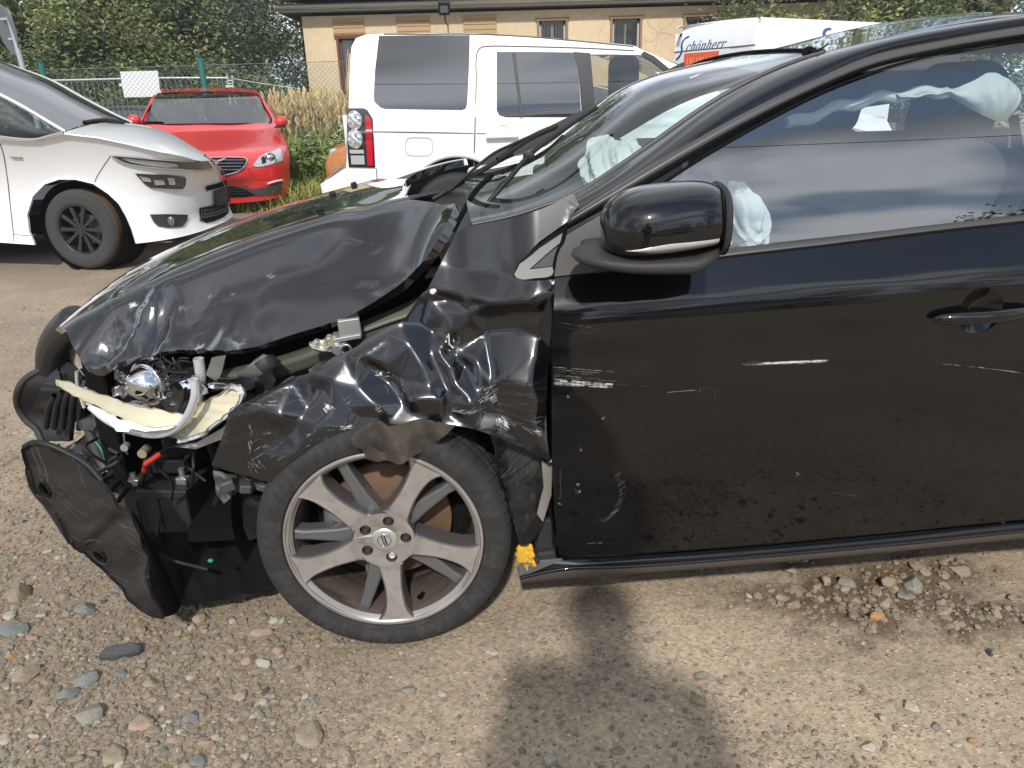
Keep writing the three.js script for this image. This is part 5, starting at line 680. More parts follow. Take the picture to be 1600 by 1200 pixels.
    o.count = i; o.name = numbered('gravel'); o.castShadow = o.receiveShadow = true; o.userData = { kind: 'stuff', label: `fine ${kind === 'dark' ? 'black' : kind === 'pale' ? 'whitish' : kind} gravel strewn over the ground around the crashed car`, category: 'gravel' }; scene.add(o); return o;
  });
}

// ---------- building ----------
{
  const Z = -17, b = thing('building', 'low ochre building with barred windows, grey eaves and graffiti behind the parked cars', 'building', [4, 0, Z]);
  const wallMap = dataTex(512, 512, (u, v) => { const a = tnoise(u, v, 4, 6, 11), f = tnoise(u, v, 90, 2, 13), s = sstep(0.62, 0.78, tnoise(u, v, 7, 4, 19)); const k = 0.86 + 0.14 * a + 0.06 * (f - 0.5); return [k, k * (0.985 - 0.04 * s), k * (0.95 - 0.09 * s)]; });
  const plaster = std([0.7, 0.575, 0.41], 0.92, { map: wallMap, bumpMap: speck, bumpScale: 0.004 }); wallMap.repeat.set(0.2, 0.2);
  const wins = [[1.52, 2.12, 1.75, 2.8], [3.15, 3.77, 1.75, 2.8], [4.78, 5.4, 1.75, 2.8], [6.4, 7.0, 1.75, 2.8], [8.0, 8.6, 1.75, 2.8], [-2.93, -2.3, 0.9, 2.58]], x0 = -3.68, x1 = 12;
  const H = ([a, c, d, e]) => [[a, d], [c, d], [c, e], [a, e]];
  const wl = extrude([[x0, 1.12], [x1, 1.12], [x1, 3.02], [x0, 3.02]], 0.3, 0, wins.slice(0, 5).map(H).concat([[[-2.93, 1.121], [-2.3, 1.121], [-2.3, 2.58], [-2.93, 2.58]]])); wl.translate(0, 0, Z - 0.3);
  part('wall', wl, plaster, b); part('wall', [box(0.3, 3.02, 7.6, x0 + 0.15, 1.51, Z - 4.2), box(0.3, 3.02, 7.6, x1 - 0.15, 1.51, Z - 4.2), box(x1 - x0, 3.02, 0.3, (x0 + x1) / 2, 1.51, Z - 8.15)], plaster, b);
  const grey = std([0.34, 0.27, 0.2], 0.95, { map: wallMap });
  part('plinth', [box(0.75 + x0 * 0, 1.1, 0.36, x0 + 0.36, 0.55, Z - 0.13), box(x1 + 2.3, 1.1, 0.36, (x1 - 2.3) / 2, 0.55, Z - 0.13), box(0.63, 0.9, 0.3, -2.615, 0.45, Z - 0.2)], grey, b);
  part('plinth_ledge', [box(0.82, 0.06, 0.44, x0 + 0.36, 1.13, Z - 0.1), box(x1 + 2.3, 0.06, 0.44, (x1 - 2.3) / 2, 1.13, Z - 0.1)], std([0.4, 0.34, 0.27], 0.9), b);
  const roof = part('roof', [box(x1 - x0 + 0.9, 0.05, 8.5, (x0 + x1) / 2, 3.1, Z - 4.1)], std([0.16, 0.12, 0.09], 0.85), b);
  part('fascia', box(x1 - x0 + 0.9, 0.13, 0.05, (x0 + x1) / 2, 3.16, Z + 0.14), std([0.5, 0.49, 0.45], 0.6), roof);
  part('gutter', tube([[x0 - 0.5, 3.19, Z + 0.25], [4, 3.2, Z + 0.25], [x1 + 0.5, 3.21, Z + 0.25]], 0.055, 20, 10), std([0.62, 0.62, 0.58], 0.45, { metalness: 0.4 }), roof);
  part('roof_slope', [bent(box(x1 - x0 + 1, 0.05, 9.2, (x0 + x1) / 2, 3.32, Z - 4), v => { v.y += 0.16 * Math.max(0, (Z + 0.6 - v.z)) * (v.z > Z - 4 ? 1 : 0) + (v.z <= Z - 4 ? 0.7 : 0); })], std([0.27, 0.25, 0.23], 0.8), roof);
  // walled-up openings: recessed courses
  for (const [a, c] of [[-3.02, -2.32], [-1.62, -0.88], [-0.15, 0.58]]) for (let k = 0; k < 4; k++) part('infill_course', box(c - a, 0.095, 0.03, (a + c) / 2, 2.92 - k * 0.105, Z + 0.012 + 0.004 * (k % 2), 0.006), std([0.44 - 0.03 * (k % 2), 0.30, 0.16], 0.9), b);
  for (const [a, c] of [[-1.62, -0.88], [-0.15, 0.58]]) part('walled_window', box(c - a - 0.08, 1.0, 0.04, (a + c) / 2, 2.02, Z + 0.008, 0.006), std([0.3, 0.17, 0.1], 0.85), b);
  wins.forEach(([a, c, d, e], i) => {
    const w = part('window', [box(c - a + 0.14, 0.06, 0.06, (a + c) / 2, e + 0.03, Z + 0.02), box(0.05, e - d, 0.05, a - 0.02, (d + e) / 2, Z + 0.015), box(0.05, e - d, 0.05, c + 0.02, (d + e) / 2, Z + 0.015)], std(i === 5 ? [0.16, 0.06, 0.04] : [0.24, 0.16, 0.1], 0.85), b);
    part('frame', [box(0.05, e - d, 0.06, a + 0.03, (d + e) / 2, Z - 0.1), box(0.05, e - d, 0.06, c - 0.03, (d + e) / 2, Z - 0.1), box(c - a, 0.05, 0.06, (a + c) / 2, e - 0.03, Z - 0.1), box(c - a, 0.05, 0.06, (a + c) / 2, d + 0.03, Z - 0.1), box(0.03, e - d, 0.05, (a + c) / 2, (d + e) / 2, Z - 0.1)], std(i === 5 ? [0.12, 0.05, 0.04] : [0.42, 0.4, 0.36], 0.7), w);
    part('pane', box(c - a - 0.06, e - d - 0.06, 0.01, (a + c) / 2, (d + e) / 2, Z - 0.12), phys([0.025, 0.027, 0.03], 0.15, { clearcoat: 1 }), w);
    if (i === 5) part('green_board', box(0.3, 0.75, 0.03, -2.42, 1.3, Z - 0.05), std([0.02, 0.19, 0.13], 0.6), w);
    if (i < 5) for (let k = 0; k < 9; k++) part('bar', cyl(0.006, 0.006, e - d, a + 0.06 + k * (c - a - 0.12) / 8, (d + e) / 2, Z - 0.04, 'y', 6), std([0.05, 0.04, 0.035], 0.7), w);
  });
  // sprayed lettering, as thin paint on the wall
  const spray = (pts, rr, c, z = 0.003) => { const l = tube(pts.map(p => [p[0], p[1], Z + z]), rr, pts.length * 8, 5); l.translate(0, 0, -(Z + z)); l.scale(1, 1, 0.08); l.translate(0, 0, Z + z); return l; };
  const pinkM = std([0.52, 0.36, 0.27], 0.9);
  const gp = (px) => px.map(([u, v]) => { const p = atZ(u, v, Z); return [p.x, p.y]; });
  parts('graffiti', [spray(gp([[1032, 28], [1022, 25], [1012, 31], [1015, 40], [1024, 46], [1027, 56], [1020, 64], [1010, 64], [1006, 58]]), 0.013), spray(gp([[1031, 33], [1030, 50], [1022, 82]]), 0.011), spray(gp([[1055, 30], [1044, 40], [1030, 50], [1042, 52], [1056, 58]]), 0.012), spray(gp([[1126, 24], [1133, 18], [1142, 18], [1148, 26], [1146, 36]]), 0.012), spray(gp([[1152, 22], [1156, 34], [1162, 24]]), 0.01), spray(gp([[934, 58], [942, 44], [946, 36]]), 0.008)], pinkM, b);
  const greenM = std([0.22, 0.36, 0.3], 0.9);
  parts('graffiti', [spray(gp([[497, 146], [512, 152], [530, 156]]), 0.02, 0, 0.055), spray(gp([[500, 156], [515, 160], [528, 170]]), 0.02, 0, 0.055), spray(gp([[498, 150], [505, 168], [520, 174]]), 0.016, 0, 0.055)], greenM, b);
  const fp = atZ(694, 12, Z + 0.9), fl = thing('floodlight', 'black floodlight on a bracket under the eaves of the ochre building', 'lamp', [fp.x, fp.y, fp.z]);
  part('lamp_housing', [box(0.24, 0.27, 0.14, fp.x, fp.y, fp.z, 0.03, 0, 0, 0.35), box(0.18, 0.1, 0.14, fp.x, fp.y + 0.12, fp.z - 0.06, 0.02)], M.plastic, fl);
  part('lens', box(0.16, 0.13, 0.01, fp.x, fp.y - 0.04, fp.z + 0.078, 0.003, 0, 0, 0.35), phys([0.12, 0.12, 0.12], 0.1, { clearcoat: 1 }), fl);
  part('bracket', tube([[fp.x, fp.y - 0.1, fp.z - 0.02], [fp.x, fp.y - 0.24, fp.z - 0.3], [fp.x + 0.02, fp.y - 0.26, Z + 0.01]], 0.016, 12, 8), M.plastic, fl);
}
// ---------- parked vehicles ----------
const white = phys([0.78, 0.79, 0.80], 0.35, { clearcoat: 1, clearcoatRoughness: 0.05 });
function roadWheel(parent, c, yaw, Rr, w, rimM, nSp, spokeShape, tyreM, name = 'wheel') {   // c: centre of the outer face; yaw turns the face from +z
  const g = new THREE.Group(); g.name = name; const off = new V3(); let p = parent; while (p && p !== scene) { off.add(p.position); p = p.parent; } g.position.copy(c).sub(off); g.rotation.y = yaw; parent.add(g);
  const add = (n, ge, m) => { const o = new THREE.Mesh(ge, m); o.name = n; o.castShadow = o.receiveShadow = true; g.add(o); return o; }; const ri = Rr * 0.64;
  add('tyre', lathe([[ri * 0.97, -0.01], [ri, 0.0], [ri * 1.1, 0.008], [Rr * 0.88, 0.01], [Rr * 0.96, -0.005], [Rr * 0.995, -0.03], [Rr, -0.05], [Rr, -w + 0.04], [Rr * 0.96, -w], [ri, -w]], 72), tyreM || M.rubber);
  add('rim', lathe([[ri * 0.99, -0.012], [ri * 0.96, -0.004], [ri * 0.92, -0.012], [ri * 0.9, -0.06], [ri * 0.88, -w * 0.8]], 60), rimM);
  for (let k = 0; k < nSp; k++) { const e = extrude(spokeShape(ri), 0.03, 0.006); e.translate(0, 0, -0.055); e.rotateZ(k / nSp * 2 * Math.PI + 0.3); add('spoke', e, rimM); }
  add('hub', merge([cyl(ri * 0.24, ri * 0.26, 0.04, 0, 0, -0.035, 'z', 28), ...[...Array(5).keys()].map(k => cyl(0.009, 0.009, 0.02, ri * 0.17 * Math.cos(k * 1.2566), ri * 0.17 * Math.sin(k * 1.2566), -0.018, 'z', 6)), cyl(ri * 0.09, ri * 0.09, 0.03, 0, 0, -0.028, 'z', 20)]), rimM);
  add('brake_disc', lathe([[ri * 0.62, -0.1], [ri * 0.62, -0.09], [0, -0.09]], 40), std([0.12, 0.1, 0.09], 0.6)); return g;
}
const onS = (S, px, g, cell, o = {}) => patch(S, trace(S, px, g), cell, o);
const wireOn = (S, px, g, r = 0.005, seg = 40) => tube(trace(S, px, g).map(q => S(...q)), r, seg, 6);
const seamM = std([0.1, 0.1, 0.105], 0.7);

{ // white people carrier, left
  const C0 = curveOf([[-7.4, 0, -6.42], [-5, 0, -5.62], [-4.3, 0, -5.42], [-3.74, 0, -5.27], [-3.15, 0, -5.13], [-2.84, 0, -5.14], [-2.6, 0, -5.28], [-2.46, 0, -5.58], [-2.40, 0, -6.0], [-2.40, 0, -6.42], [-2.5, 0, -6.78], [-2.85, 0, -7.0], [-3.6, 0, -6.98], [-7.3, 0, -8.1]]);
  const N = 400, pts = [...Array(N + 1).keys()].map(i => C0(i / N)), len = [0]; for (let i = 1; i <= N; i++) len.push(len[i - 1] + pts[i].distanceTo(pts[i - 1]));
  const C = t => { t = clamp(t, 0, len[N] - 1e-4); let lo = 0, hi = N; while (hi - lo > 1) { const m = (lo + hi) >> 1; if (len[m] <= t) lo = m; else hi = m; } return pts[lo].clone().lerp(pts[hi], (t - len[lo]) / (len[hi] - len[lo])); };
  const Nn = t => { const d = C(t + 0.06).sub(C(t - 0.06)).normalize(); return new V3(-d.z, 0, d.x); };
  const front = t => sstep(4.7, 5.6, t);
  const inset = (t, b) => { const f = front(t); return 0.05 * Math.pow(Math.max(0, 0.5 - b) / 0.3, 2) + 0.10 * Math.pow(Math.max(0, b - 0.55) / 0.4, 2) * (1 - f * 0.4) + f * 0.38 * Math.max(0, b - 0.62) - 0.02 * Math.exp(-Math.pow((b - 0.36) / 0.08, 2)) * f; };
  const S = off => (t, b) => { const n = Nn(t), p = C(t); return new V3(p.x, b, p.z).addScaledVector(n, -(off - inset(t, b))); };
  const sign = (() => { const q = S(0.5)(3, 0.5), p = S(0)(3, 0.5); return q.z > p.z ? 1 : -1; })();
  const SC = off => S(off * sign + 0), flip = sign < 0;
  const G = [4.2, 0.6];
  const c = thing('white_people_carrier', 'white people carrier with black wheels parked at the left, in front of the red car', 'car', [-4.6, 0, -6.1]);
  const shoulder = [[100, 207], [150, 213], [200, 224], [250, 236], [300, 248], [328, 254], [340, 262]];
  const outl = [[-330, 215], [-150, 212], [0, 214], [30, 217], [56, 218], [76, 213], ...shoulder, [347, 285], [354, 310], [362, 338], [352, 346], [336, 353], [310, 363], [280, 371], [245, 377], [212, 381], [205, 358], [196, 336], [186, 318], [170, 302], [147, 286], [119, 279], [95, 279], [72, 287], [54, 306], [45, 335], [48, 362], [57, 383], [0, 379], [-150, 378], [-330, 375]];
  const tGuess = curve1([[-330, 1.65], [0, 3.95], [100, 4.5], [200, 4.87], [250, 5.05], [300, 5.3], [336, 5.6], [362, 5.9]]);
  const poly = outl.map(([u, v]) => { const q = solve(SC(0), u, v, tGuess(u), clamp(1.15 - (v - 210) / 190, 0.2, 1.15)); q[0] = clamp(q[0], 0.3, 6.35); q[1] = Math.max(0.16, q[1]); return q; }); const fl = o => ({ flip: !flip ? false : true, ...o });
  part('body', patch(SC(0), poly, 0.04, fl({ thick: 0.02 })), white, c);
  const sh3 = trace(SC(0), shoulder, [4, 0.95]).map(q => SC(0)(...q));
  const hoodFar = [[207, 193], [232, 197], [255, 204], [278, 215], [300, 228], [322, 243], [341, 260]].map(([u, v], i) => atZ(u, v, -6.25 - 0.03 * i)), hoodNear = [sh3[0], ...sh3.slice(1)];
  part('bonnet', ribbon(hoodNear, hoodFar, [0, 1, 0.2], 0.035, 40, 16, false), white, c);
  part('bonnet', ribbon(hoodFar, [[207, 193], [232, 200], [255, 210], [278, 222], [300, 236], [322, 250], [341, 268]].map(([u, v], i) => atZ(u, v, -7.0 + 0.02 * i).add(new V3(0.1, -0.08, 0))), [0, 1, -0.2], 0.02, 30, 8), white, c);
  const pil = [[-330, 40], [-150, 78], [0, 147], [40, 168], [72, 187], [104, 206]].map(p => atZ(p[0], p[1], -5.45)), far = [[-330, 60], [-150, 66], [0, 99], [37, 111], [84, 129], [135, 157], [187, 184], [207, 193]].map(p => atZ(p[0], p[1], -6.4));
  part('windscreen', ribbon(pil, far, [0.5, 0.85, 0], 0.10, 40, 14), phys([0.035, 0.036, 0.04], 0.03, { clearcoat: 1, clearcoatRoughness: 0, ior: 2.5 }), c);
  part('roof_edge', [tube(far, 0.022, 40, 8)], std([0.4, 0.4, 0.41], 0.4), c); part('pillar', [tube(pil.map(p => p.clone().add(new V3(0, 0, 0.02))), 0.02, 40, 8)], std([0.5, 0.49, 0.47], 0.35, { metalness: 0.4 }), c);
  part('front_quarter_window', ribbon([[-330, 55], [-150, 88], [0, 152], [40, 174], [72, 193], [98, 206]].map(p => atZ(p[0], p[1], -5.42)), [[-330, 212], [-150, 209], [0, 212], [35, 216], [60, 215], [98, 207]].map(p => atZ(p[0], p[1], -5.36)), [0, 0, 1], 0.03, 30, 8, true), glassy([0.4, 0.5, 0.48], 2.0), c);
  part('windscreen_base_trim', wireOn(SC(0.008), [[0, 214], [30, 217.5], [56, 218], [76, 213], [100, 207]], [3.2, 1.0], 0.012), std([0.3, 0.29, 0.28], 0.4), c);
  part('cowl_seal', tube([[104, 206], [135, 199], [165, 195], [195, 193]].map((p, i) => atZ(p[0], p[1], -5.5 - 0.25 * i)), 0.015, 20, 6), M.dark, c);
  part('wiper', [tube([[131, 192], [150, 189], [165, 188], [193, 192]].map((p, i) => atZ(p[0], p[1], -5.5 - 0.1 * i)), 0.02, 16, 6)], M.plastic, c);
  part('interior', box(2.2, 0.5, 1.2, -5.0, 0.9, -6.3, 0.1, 0.24), M.cloth, c);
  part('roof', [ribbon(pil.slice(0, 3).map(p => p.clone().add(new V3(-0.4, 0.1, 0))), far.slice(0, 3).map(p => p.clone().add(new V3(-0.4, 0.15, 0))), [0, 1, 0], 0.1, 10, 8)], white, c);
  part('far_side', ribbon([[-7.2, 0.25, -8.1], [-3.0, 0.25, -7.0]], [[-7.2, 1.05, -8.0], [-3.0, 0.95, -6.95]], [0, 0, -1], 0.04, 12, 6), white, c);
  part('underbody', box(4.3, 0.2, 1.5, -4.9, 0.28, -6.55, 0.05, 0.25), M.dark, c);
  // lamps, grille, plate holder
  const lampG = phys([0.5, 0.52, 0.54], 0.12, { metalness: 0.5, clearcoat: 1 });
  const slit = part('upper_lamp_strip', onS(SC(0.012), [[174, 243], [200, 246], [230, 249], [270, 252], [325, 252], [331, 262], [300, 264], [270, 262], [235, 259], [200, 255], [186, 250]], G, 0.03, fl()), phys([0.05, 0.052, 0.056], 0.15, { clearcoat: 1 }), c);
  part('lamp_glass', onS(SC(0.018), [[190, 247], [220, 250], [255, 253], [275, 256], [279, 261], [262, 261], [230, 258], [204, 253]], G, 0.02, fl()), lampG, slit);
  part('chrome_strip', [wireOn(SC(0.02), [[172, 243], [200, 245], [235, 248.5], [275, 251.5], [327, 251.5]], G, 0.007), wireOn(SC(0.02), [[176, 245], [190, 253], [215, 259], [260, 264], [300, 266.5], [334, 265.5]], G, 0.007)], M.chrome, slit);
  const hl = part('headlamp', onS(SC(0.012), [[211, 271], [230, 272], [260, 273], [288, 276], [290, 280], [289, 290], [285, 295], [260, 294.5], [235, 293], [224, 286]], G, 0.02, fl()), phys([0.03, 0.031, 0.034], 0.1, { clearcoat: 1 }), c);
  part('reflector', [onS(SC(0.018), [[217, 275], [234, 278], [236, 284], [224, 283]], G, 0.02, fl()), onS(SC(0.018), [[240, 281], [255, 281], [257, 288], [242, 289]], G, 0.02, fl()), onS(SC(0.018), [[262, 278], [272, 278], [273, 288], [264, 289]], G, 0.02, fl())], lampG, hl);
  part('upper_intake', onS(SC(0.010), [[322, 291], [352, 282], [354, 289], [323, 298]], [5.6, 0.6], 0.02, fl()), M.dark, c);
  part('plate_holder', onS(SC(0.022), [[334, 298], [356, 290], [357, 315], [336, 322]], [5.6, 0.5], 0.03, fl({ thick: 0.02 })), std([0.03, 0.03, 0.032], 0.5), c);
  const lg = part('lower_grille', onS(SC(0.008), [[312, 325], [333, 321], [356, 315], [357, 332], [348, 340], [334, 346], [322, 348], [314, 343]], [5.6, 0.4], 0.02, fl()), M.dark, c);
  { const list = []; for (let k = 0; k < 9; k++) list.push(wireOn(SC(0.014), [[314 + 4.5 * k, 325 - k * 1.1], [316 + 4.5 * k, 332 - k], [313 + 4.6 * k, 345 - k * 1.6]], [5.6, 0.4], 0.008, 10)); for (let k = 0; k < 3; k++) list.push(wireOn(SC(0.014), [[313, 330 + 5 * k], [335, 326 + 5.5 * k], [356, 319 + 5 * k]], [5.6, 0.4], 0.007, 12)); part('grille_mesh', list, std([0.04, 0.04, 0.043], 0.4), lg); }
  const fg = part('fog_lamp_recess', onS(SC(0.010), [[234, 335], [260, 334.5], [293, 335.5], [292, 345], [285, 354], [262, 355.5], [246, 353], [240, 347]], G, 0.02, fl()), std([0.03, 0.031, 0.033], 0.5), c);
  part('fog_lamp', [new THREE.SphereGeometry(0.035, 20, 14).scale(1, 1.3, 0.6).translate(...SC(0.02)(...solve(SC(0.02), 267, 346, ...G)).toArray())], phys([0.1, 0.1, 0.11], 0.1, { clearcoat: 1 }), fg);
  part('badge', [wireOn(SC(0.03), [[320, 243], [330, 250], [338, 252], [351, 248]], [5.5, 0.9], 0.009, 16), wireOn(SC(0.03), [[330, 252], [338, 258], [345, 264]], [5.5, 0.85], 0.010, 12)], M.chrome, c);
  part('wing_badge', [wireOn(SC(0.012), [[16, 245.5], [25, 246], [34, 246.5]], [3.2, 0.8], 0.006, 8)], std([0.3, 0.3, 0.33], 0.4, { metalness: 0.5 }), c);
  part('panel_seam', [wireOn(SC(0.001), [[0, 224], [5, 240], [11, 275], [16, 320], [21, 366], [22, 378]], [3, 0.8], 0.004), wireOn(SC(0.001), [[173, 243], [160, 262], [152, 275], [148, 285]], G, 0.003), wireOn(SC(0.001), [[22, 366], [40, 368], [56, 366]], [3.1, 0.4], 0.003)], seamM, c);
  // wheel arch and wheel
  const hub = solve(SC(0), 121, 354, 3.8, 0.33), hp = SC(-0.02)(hub[0], 0.345), nn = Nn(hub[0]).multiplyScalar(-sign), yaw = Math.atan2(nn.x, nn.z);
  part('wheel_house', [lathe([[0.40, -0.03], [0.40, -0.4], [0.0, -0.4]], 40).rotateY(yaw).translate(hp.x, 0.36, hp.z)], M.dark, c);
  const dusty = std([1, 1, 1], 0.9, { map: dataTex(256, 128, (u, v) => { const n = tnoise(u, v, 8, 4, 3); return v > 0.55 ? [0.33 + 0.1 * n, 0.26 + 0.08 * n, 0.18 + 0.06 * n] : [0.2 + 0.05 * n, 0.2 + 0.05 * n, 0.2 + 0.05 * n]; }) });
  const sp = ri => [[-0.012, ri * 0.2], [-0.02, ri * 0.93], [0.0, ri * 0.95], [0.02, ri * 0.93], [0.012, ri * 0.2]];
  roadWheel(c, hp, yaw, 0.345, 0.2, phys([0.018, 0.018, 0.019], 0.4, { clearcoat: 0.4, clearcoatRoughness: 0.3 }), 10, sp, dusty, 'front_wheel');
  const rp = SC(-0.02)(hub[0] - 2.78, 0.325); roadWheel(c, rp, yaw, 0.325, 0.2, M.plastic, 10, sp, M.rubber, 'rear_wheel');
}

{ // red car, front view
  const P0 = new V3(-3.06, 0, -8.2), r = new V3(0.956, 0, -0.29), n = new V3(0.29, 0, 0.956);
  const sp = (d, w) => d > 20 * w ? d : w * Math.log1p(Math.exp(d / w));
  const off0 = (a, b) => { let o = 0.03 * Math.sin((b - 0.2) * 6); o -= 0.7 * sp(b - 0.62, 0.02) + 4.0 * sp(b - 0.78, 0.03) - 2.7 * sp(b - 0.985, 0.012) + 8 * sp(b - 1.425, 0.01); o -= 0.55 * Math.pow(Math.abs(a / 0.95), 5) * (b < 0.9 ? 1 : sstep(1.5, 0.9, b)); o += 0.10 * Math.exp(-Math.pow(a / 0.42, 4)) * sstep(0.35, 0.5, b) * sstep(0.95, 0.75, b); return o; };
  const S = off => (a, b) => P0.clone().addScaledVector(r, a).addScaledVector(n, off0(a, b) + off).setY(b);
  const G = [0.3, 0.8], red = phys([0.56, 0.022, 0.022], 0.35, { clearcoat: 1, clearcoatRoughness: 0.04 });
  const c = thing('red_car', 'bright red estate car facing the viewer, behind the white people carrier', 'car', [-3.4, 0, -9.5]);
  const win = [[247, 147], [275, 145], [325, 144], [375, 145], [403, 149], [412, 165], [423, 192], [380, 193.5], [320, 194], [260, 194.5], [224, 194], [234, 168]];
  const out = [[250, 141], [290, 137.5], [330, 136.5], [370, 137], [398, 140], [407, 146], [418, 165], [428, 183], [436, 200], [446, 218], [451, 235], [453, 255], [453, 280], [450, 300], [443, 307], [410, 314], [360, 318], [300, 319], [230, 318], [205, 305], [202, 270], [205, 235], [210, 212], [219, 190], [232, 163]];
  const bp = trace(S(0), out, [0.3, 1.4]), wp = trace(S(0), win, [-0.3, 1.4]);
  part('body', patch(S(0), bp, 0.03, { thick: 0.03, holes: [wp], eps: 0.004 }), red, c);
  part('windscreen', patch(S(-0.01), wp, 0.05, { thick: 0.004 }), glassy([0.5, 0.56, 0.6], 2.3), c);
  part('windscreen_seal', tube([...wp, wp[0]].map(q => S(0.002)(...q)), 0.011, 90, 6), M.dark, c);
  part('sensor_pod', onS(S(-0.03), [[302, 146], [336, 146], [331, 153], [324, 158], [312, 158], [306, 153]], [0, 1.35], 0.04), M.plastic, c);
  // the hull behind the front
  const back = (q, d) => S(-0.02)(...q).addScaledVector(n, -d);
  const edge = bp.slice(0, 14), edgeL = [...bp.slice(18), bp[0]];
  const hull = (list, k) => ribbon(list.map(q => S(-0.01)(...q)), list.map(q => { const p = S(-0.01)(...q), b = q[1]; const tail = P0.clone().addScaledVector(r, q[0] * 0.96).addScaledVector(n, -4.4).setY(b); if (b > 1.2) tail.addScaledVector(n, 0.5); return tail; }), [0, 0, 0.0001], 0, 60, 12);
  part('hull', [hull(edge), hull(edgeL)], red, c);
  const tailP = [[-0.85, 0.3], [0.85, 0.3], [0.88, 0.95], [-0.88, 0.95]]; part('tailgate', patch((a, b) => P0.clone().addScaledVector(r, a).addScaledVector(n, -4.4).setY(b), tailP, 0.2), red, c);
  part('seats', [box(0.5, 0.7, 0.25, 0, 0, 0, 0.1).rotateY(0.3).translate(-4.05, 0.95, -9.9), box(0.5, 0.7, 0.25, 0, 0, 0, 0.1).rotateY(0.3).translate(-3.3, 0.95, -10.1), box(1.3, 0.55, 0.25, 0, 0, 0, 0.1).rotateY(0.3).translate(-3.9, 0.8, -11)], M.cloth, c);
  part('dashboard', box(1.4, 0.25, 0.5, 0, 0, 0, 0.08).rotateY(0.3).translate(-3.5, 0.88, -9.55), M.cloth, c); part('steering_wheel', new THREE.TorusGeometry(0.18, 0.016, 8, 30).rotateX(-0.4).rotateY(0.3).translate(-3.2, 1.0, -9.75), M.plastic, c);
  part('wiper', wireOn(S(0.02), [[226, 192], [240, 191], [255, 191.5]], [-0.5, 1.0], 0.012, 10), M.dark, c);
  // grille, lamps, bumper
  const gr = part('grille', onS(S(0.015), [[300, 250], [335, 247], [372, 247], [384, 248], [384, 253], [378, 262], [366, 269], [350, 273], [320, 273], [302, 268]], G, 0.03), M.dark, c);
  part('grille_bar', [...Array(4).keys()].map(k => wireOn(S(0.03), [[302, 252 + 4.6 * k], [340, 250.5 + 5 * k], [383 - 3 * k, 250 + 5 * k]], G, 0.008, 16)), std([0.18, 0.18, 0.19], 0.3, { metalness: 0.7 }), gr);
  part('grille_frame', [wireOn(S(0.02), [[300, 248], [335, 246], [372, 246], [385, 248], [385, 254], [379, 263], [366, 270], [350, 274]], G, 0.009), wireOn(S(0.04), [[330, 262], [340, 254], [352, 248]], G, 0.012, 10)], M.chrome, gr);
  const hl = part('headlamp', onS(S(0.015), [[396, 257], [404, 246], [414, 240], [438, 231], [441, 240], [442, 251], [420, 258], [404, 261], [397, 260]], G, 0.02), phys([0.42, 0.43, 0.45], 0.12, { metalness: 0.3, clearcoat: 1 }), c);
  const lamp = S(0.025)(...solve(S(0.025), 422, 247, ...G));
  part('projector', [new THREE.TorusGeometry(0.062, 0.012, 8, 28).rotateY(0.45).translate(lamp.x, lamp.y, lamp.z), new THREE.SphereGeometry(0.05, 20, 14).scale(1, 1, 0.5).rotateY(0.45).translate(lamp.x, lamp.y, lamp.z)], M.chrome, hl);
  part('dark_cell', onS(S(0.022), [[408, 246], [416, 241], [416, 254], [410, 256]], G, 0.02), M.plastic, hl);
  part('headlamp', onS(S(0.015), [[212, 258], [226, 246], [240, 250], [255, 262], [240, 265], [216, 264]], [-0.7, 0.7], 0.03), phys([0.42, 0.43, 0.45], 0.12, { metalness: 0.3, clearcoat: 1 }), c);
  part('lower_intake', onS(S(0.012), [[300, 292], [355, 291], [385, 291], [397, 299], [404, 305], [380, 308], [340, 309], [300, 308]], G, 0.03), M.dark, c);
  part('bumper_trim', onS(S(0.02), [[358, 290.5], [382, 291], [396, 295.5], [418, 292], [441, 283], [439, 300], [420, 304], [402, 305.5], [392, 301], [380, 294.5]], G, 0.02), std([0.05, 0.052, 0.056], 0.5), c);
  part('daylight_strip', [wireOn(S(0.035), [[418, 287], [430, 283.5], [441, 281.5]], G, 0.012, 10)], std([0.6, 0.62, 0.63], 0.3), c);
  part('intake_bar', [...Array(3).keys()].map(k => wireOn(S(0.02), [[305, 296 + 4 * k], [345, 295 + 4 * k], [385, 296 + 3.6 * k]], G, 0.006, 14)), M.plastic, c);
  part('bumper_crease', wireOn(S(0.001), [[387, 262], [392, 272], [402, 280], [420, 280], [438, 274]], G, 0.004, 20), std([0.3, 0.01, 0.012], 0.5), c);
  for (const [u, v, s] of [[439, 190, 1], [209, 188, -1]]) { const p = atZ(u, v, -9.5), m = part('door_mirror', [bent(new THREE.SphereGeometry(0.1, 24, 18).scale(0.85, 0.78, 0.8).translate(p.x, p.y, p.z), v2 => { if (v2.y < p.y - 0.045) v2.y = p.y - 0.045 + (v2.y - p.y + 0.045) * 0.3; })], red, c); part('mirror_foot', box(0.14, 0.025, 0.1, p.x - s * 0.02, p.y - 0.065, p.z, 0.01), M.plastic, m); }
  const sp2 = ri => [[-0.02, ri * 0.2], [-0.03, ri * 0.93], [0.03, ri * 0.93], [0.02, ri * 0.2]], ya = Math.atan2(r.x, r.z);
  for (const [d, s] of [[-0.95, 1], [-0.95, -1], [-3.6, 1], [-3.6, -1]]) { const p = P0.clone().addScaledVector(r, 0.9 * s).addScaledVector(n, d).setY(0.325); roadWheel(c, p, s > 0 ? ya : ya + Math.PI, 0.325, 0.22, std([0.4, 0.4, 0.4], 0.4, { metalness: 0.5 }), 5, sp2, M.rubber, 'wheel'); }
  part('underbody', box(1.5, 0.15, 3.8, 0, 0, 0).rotateY(0.3).translate(-3.7, 0.3, -10.4), M.dark, c);
}

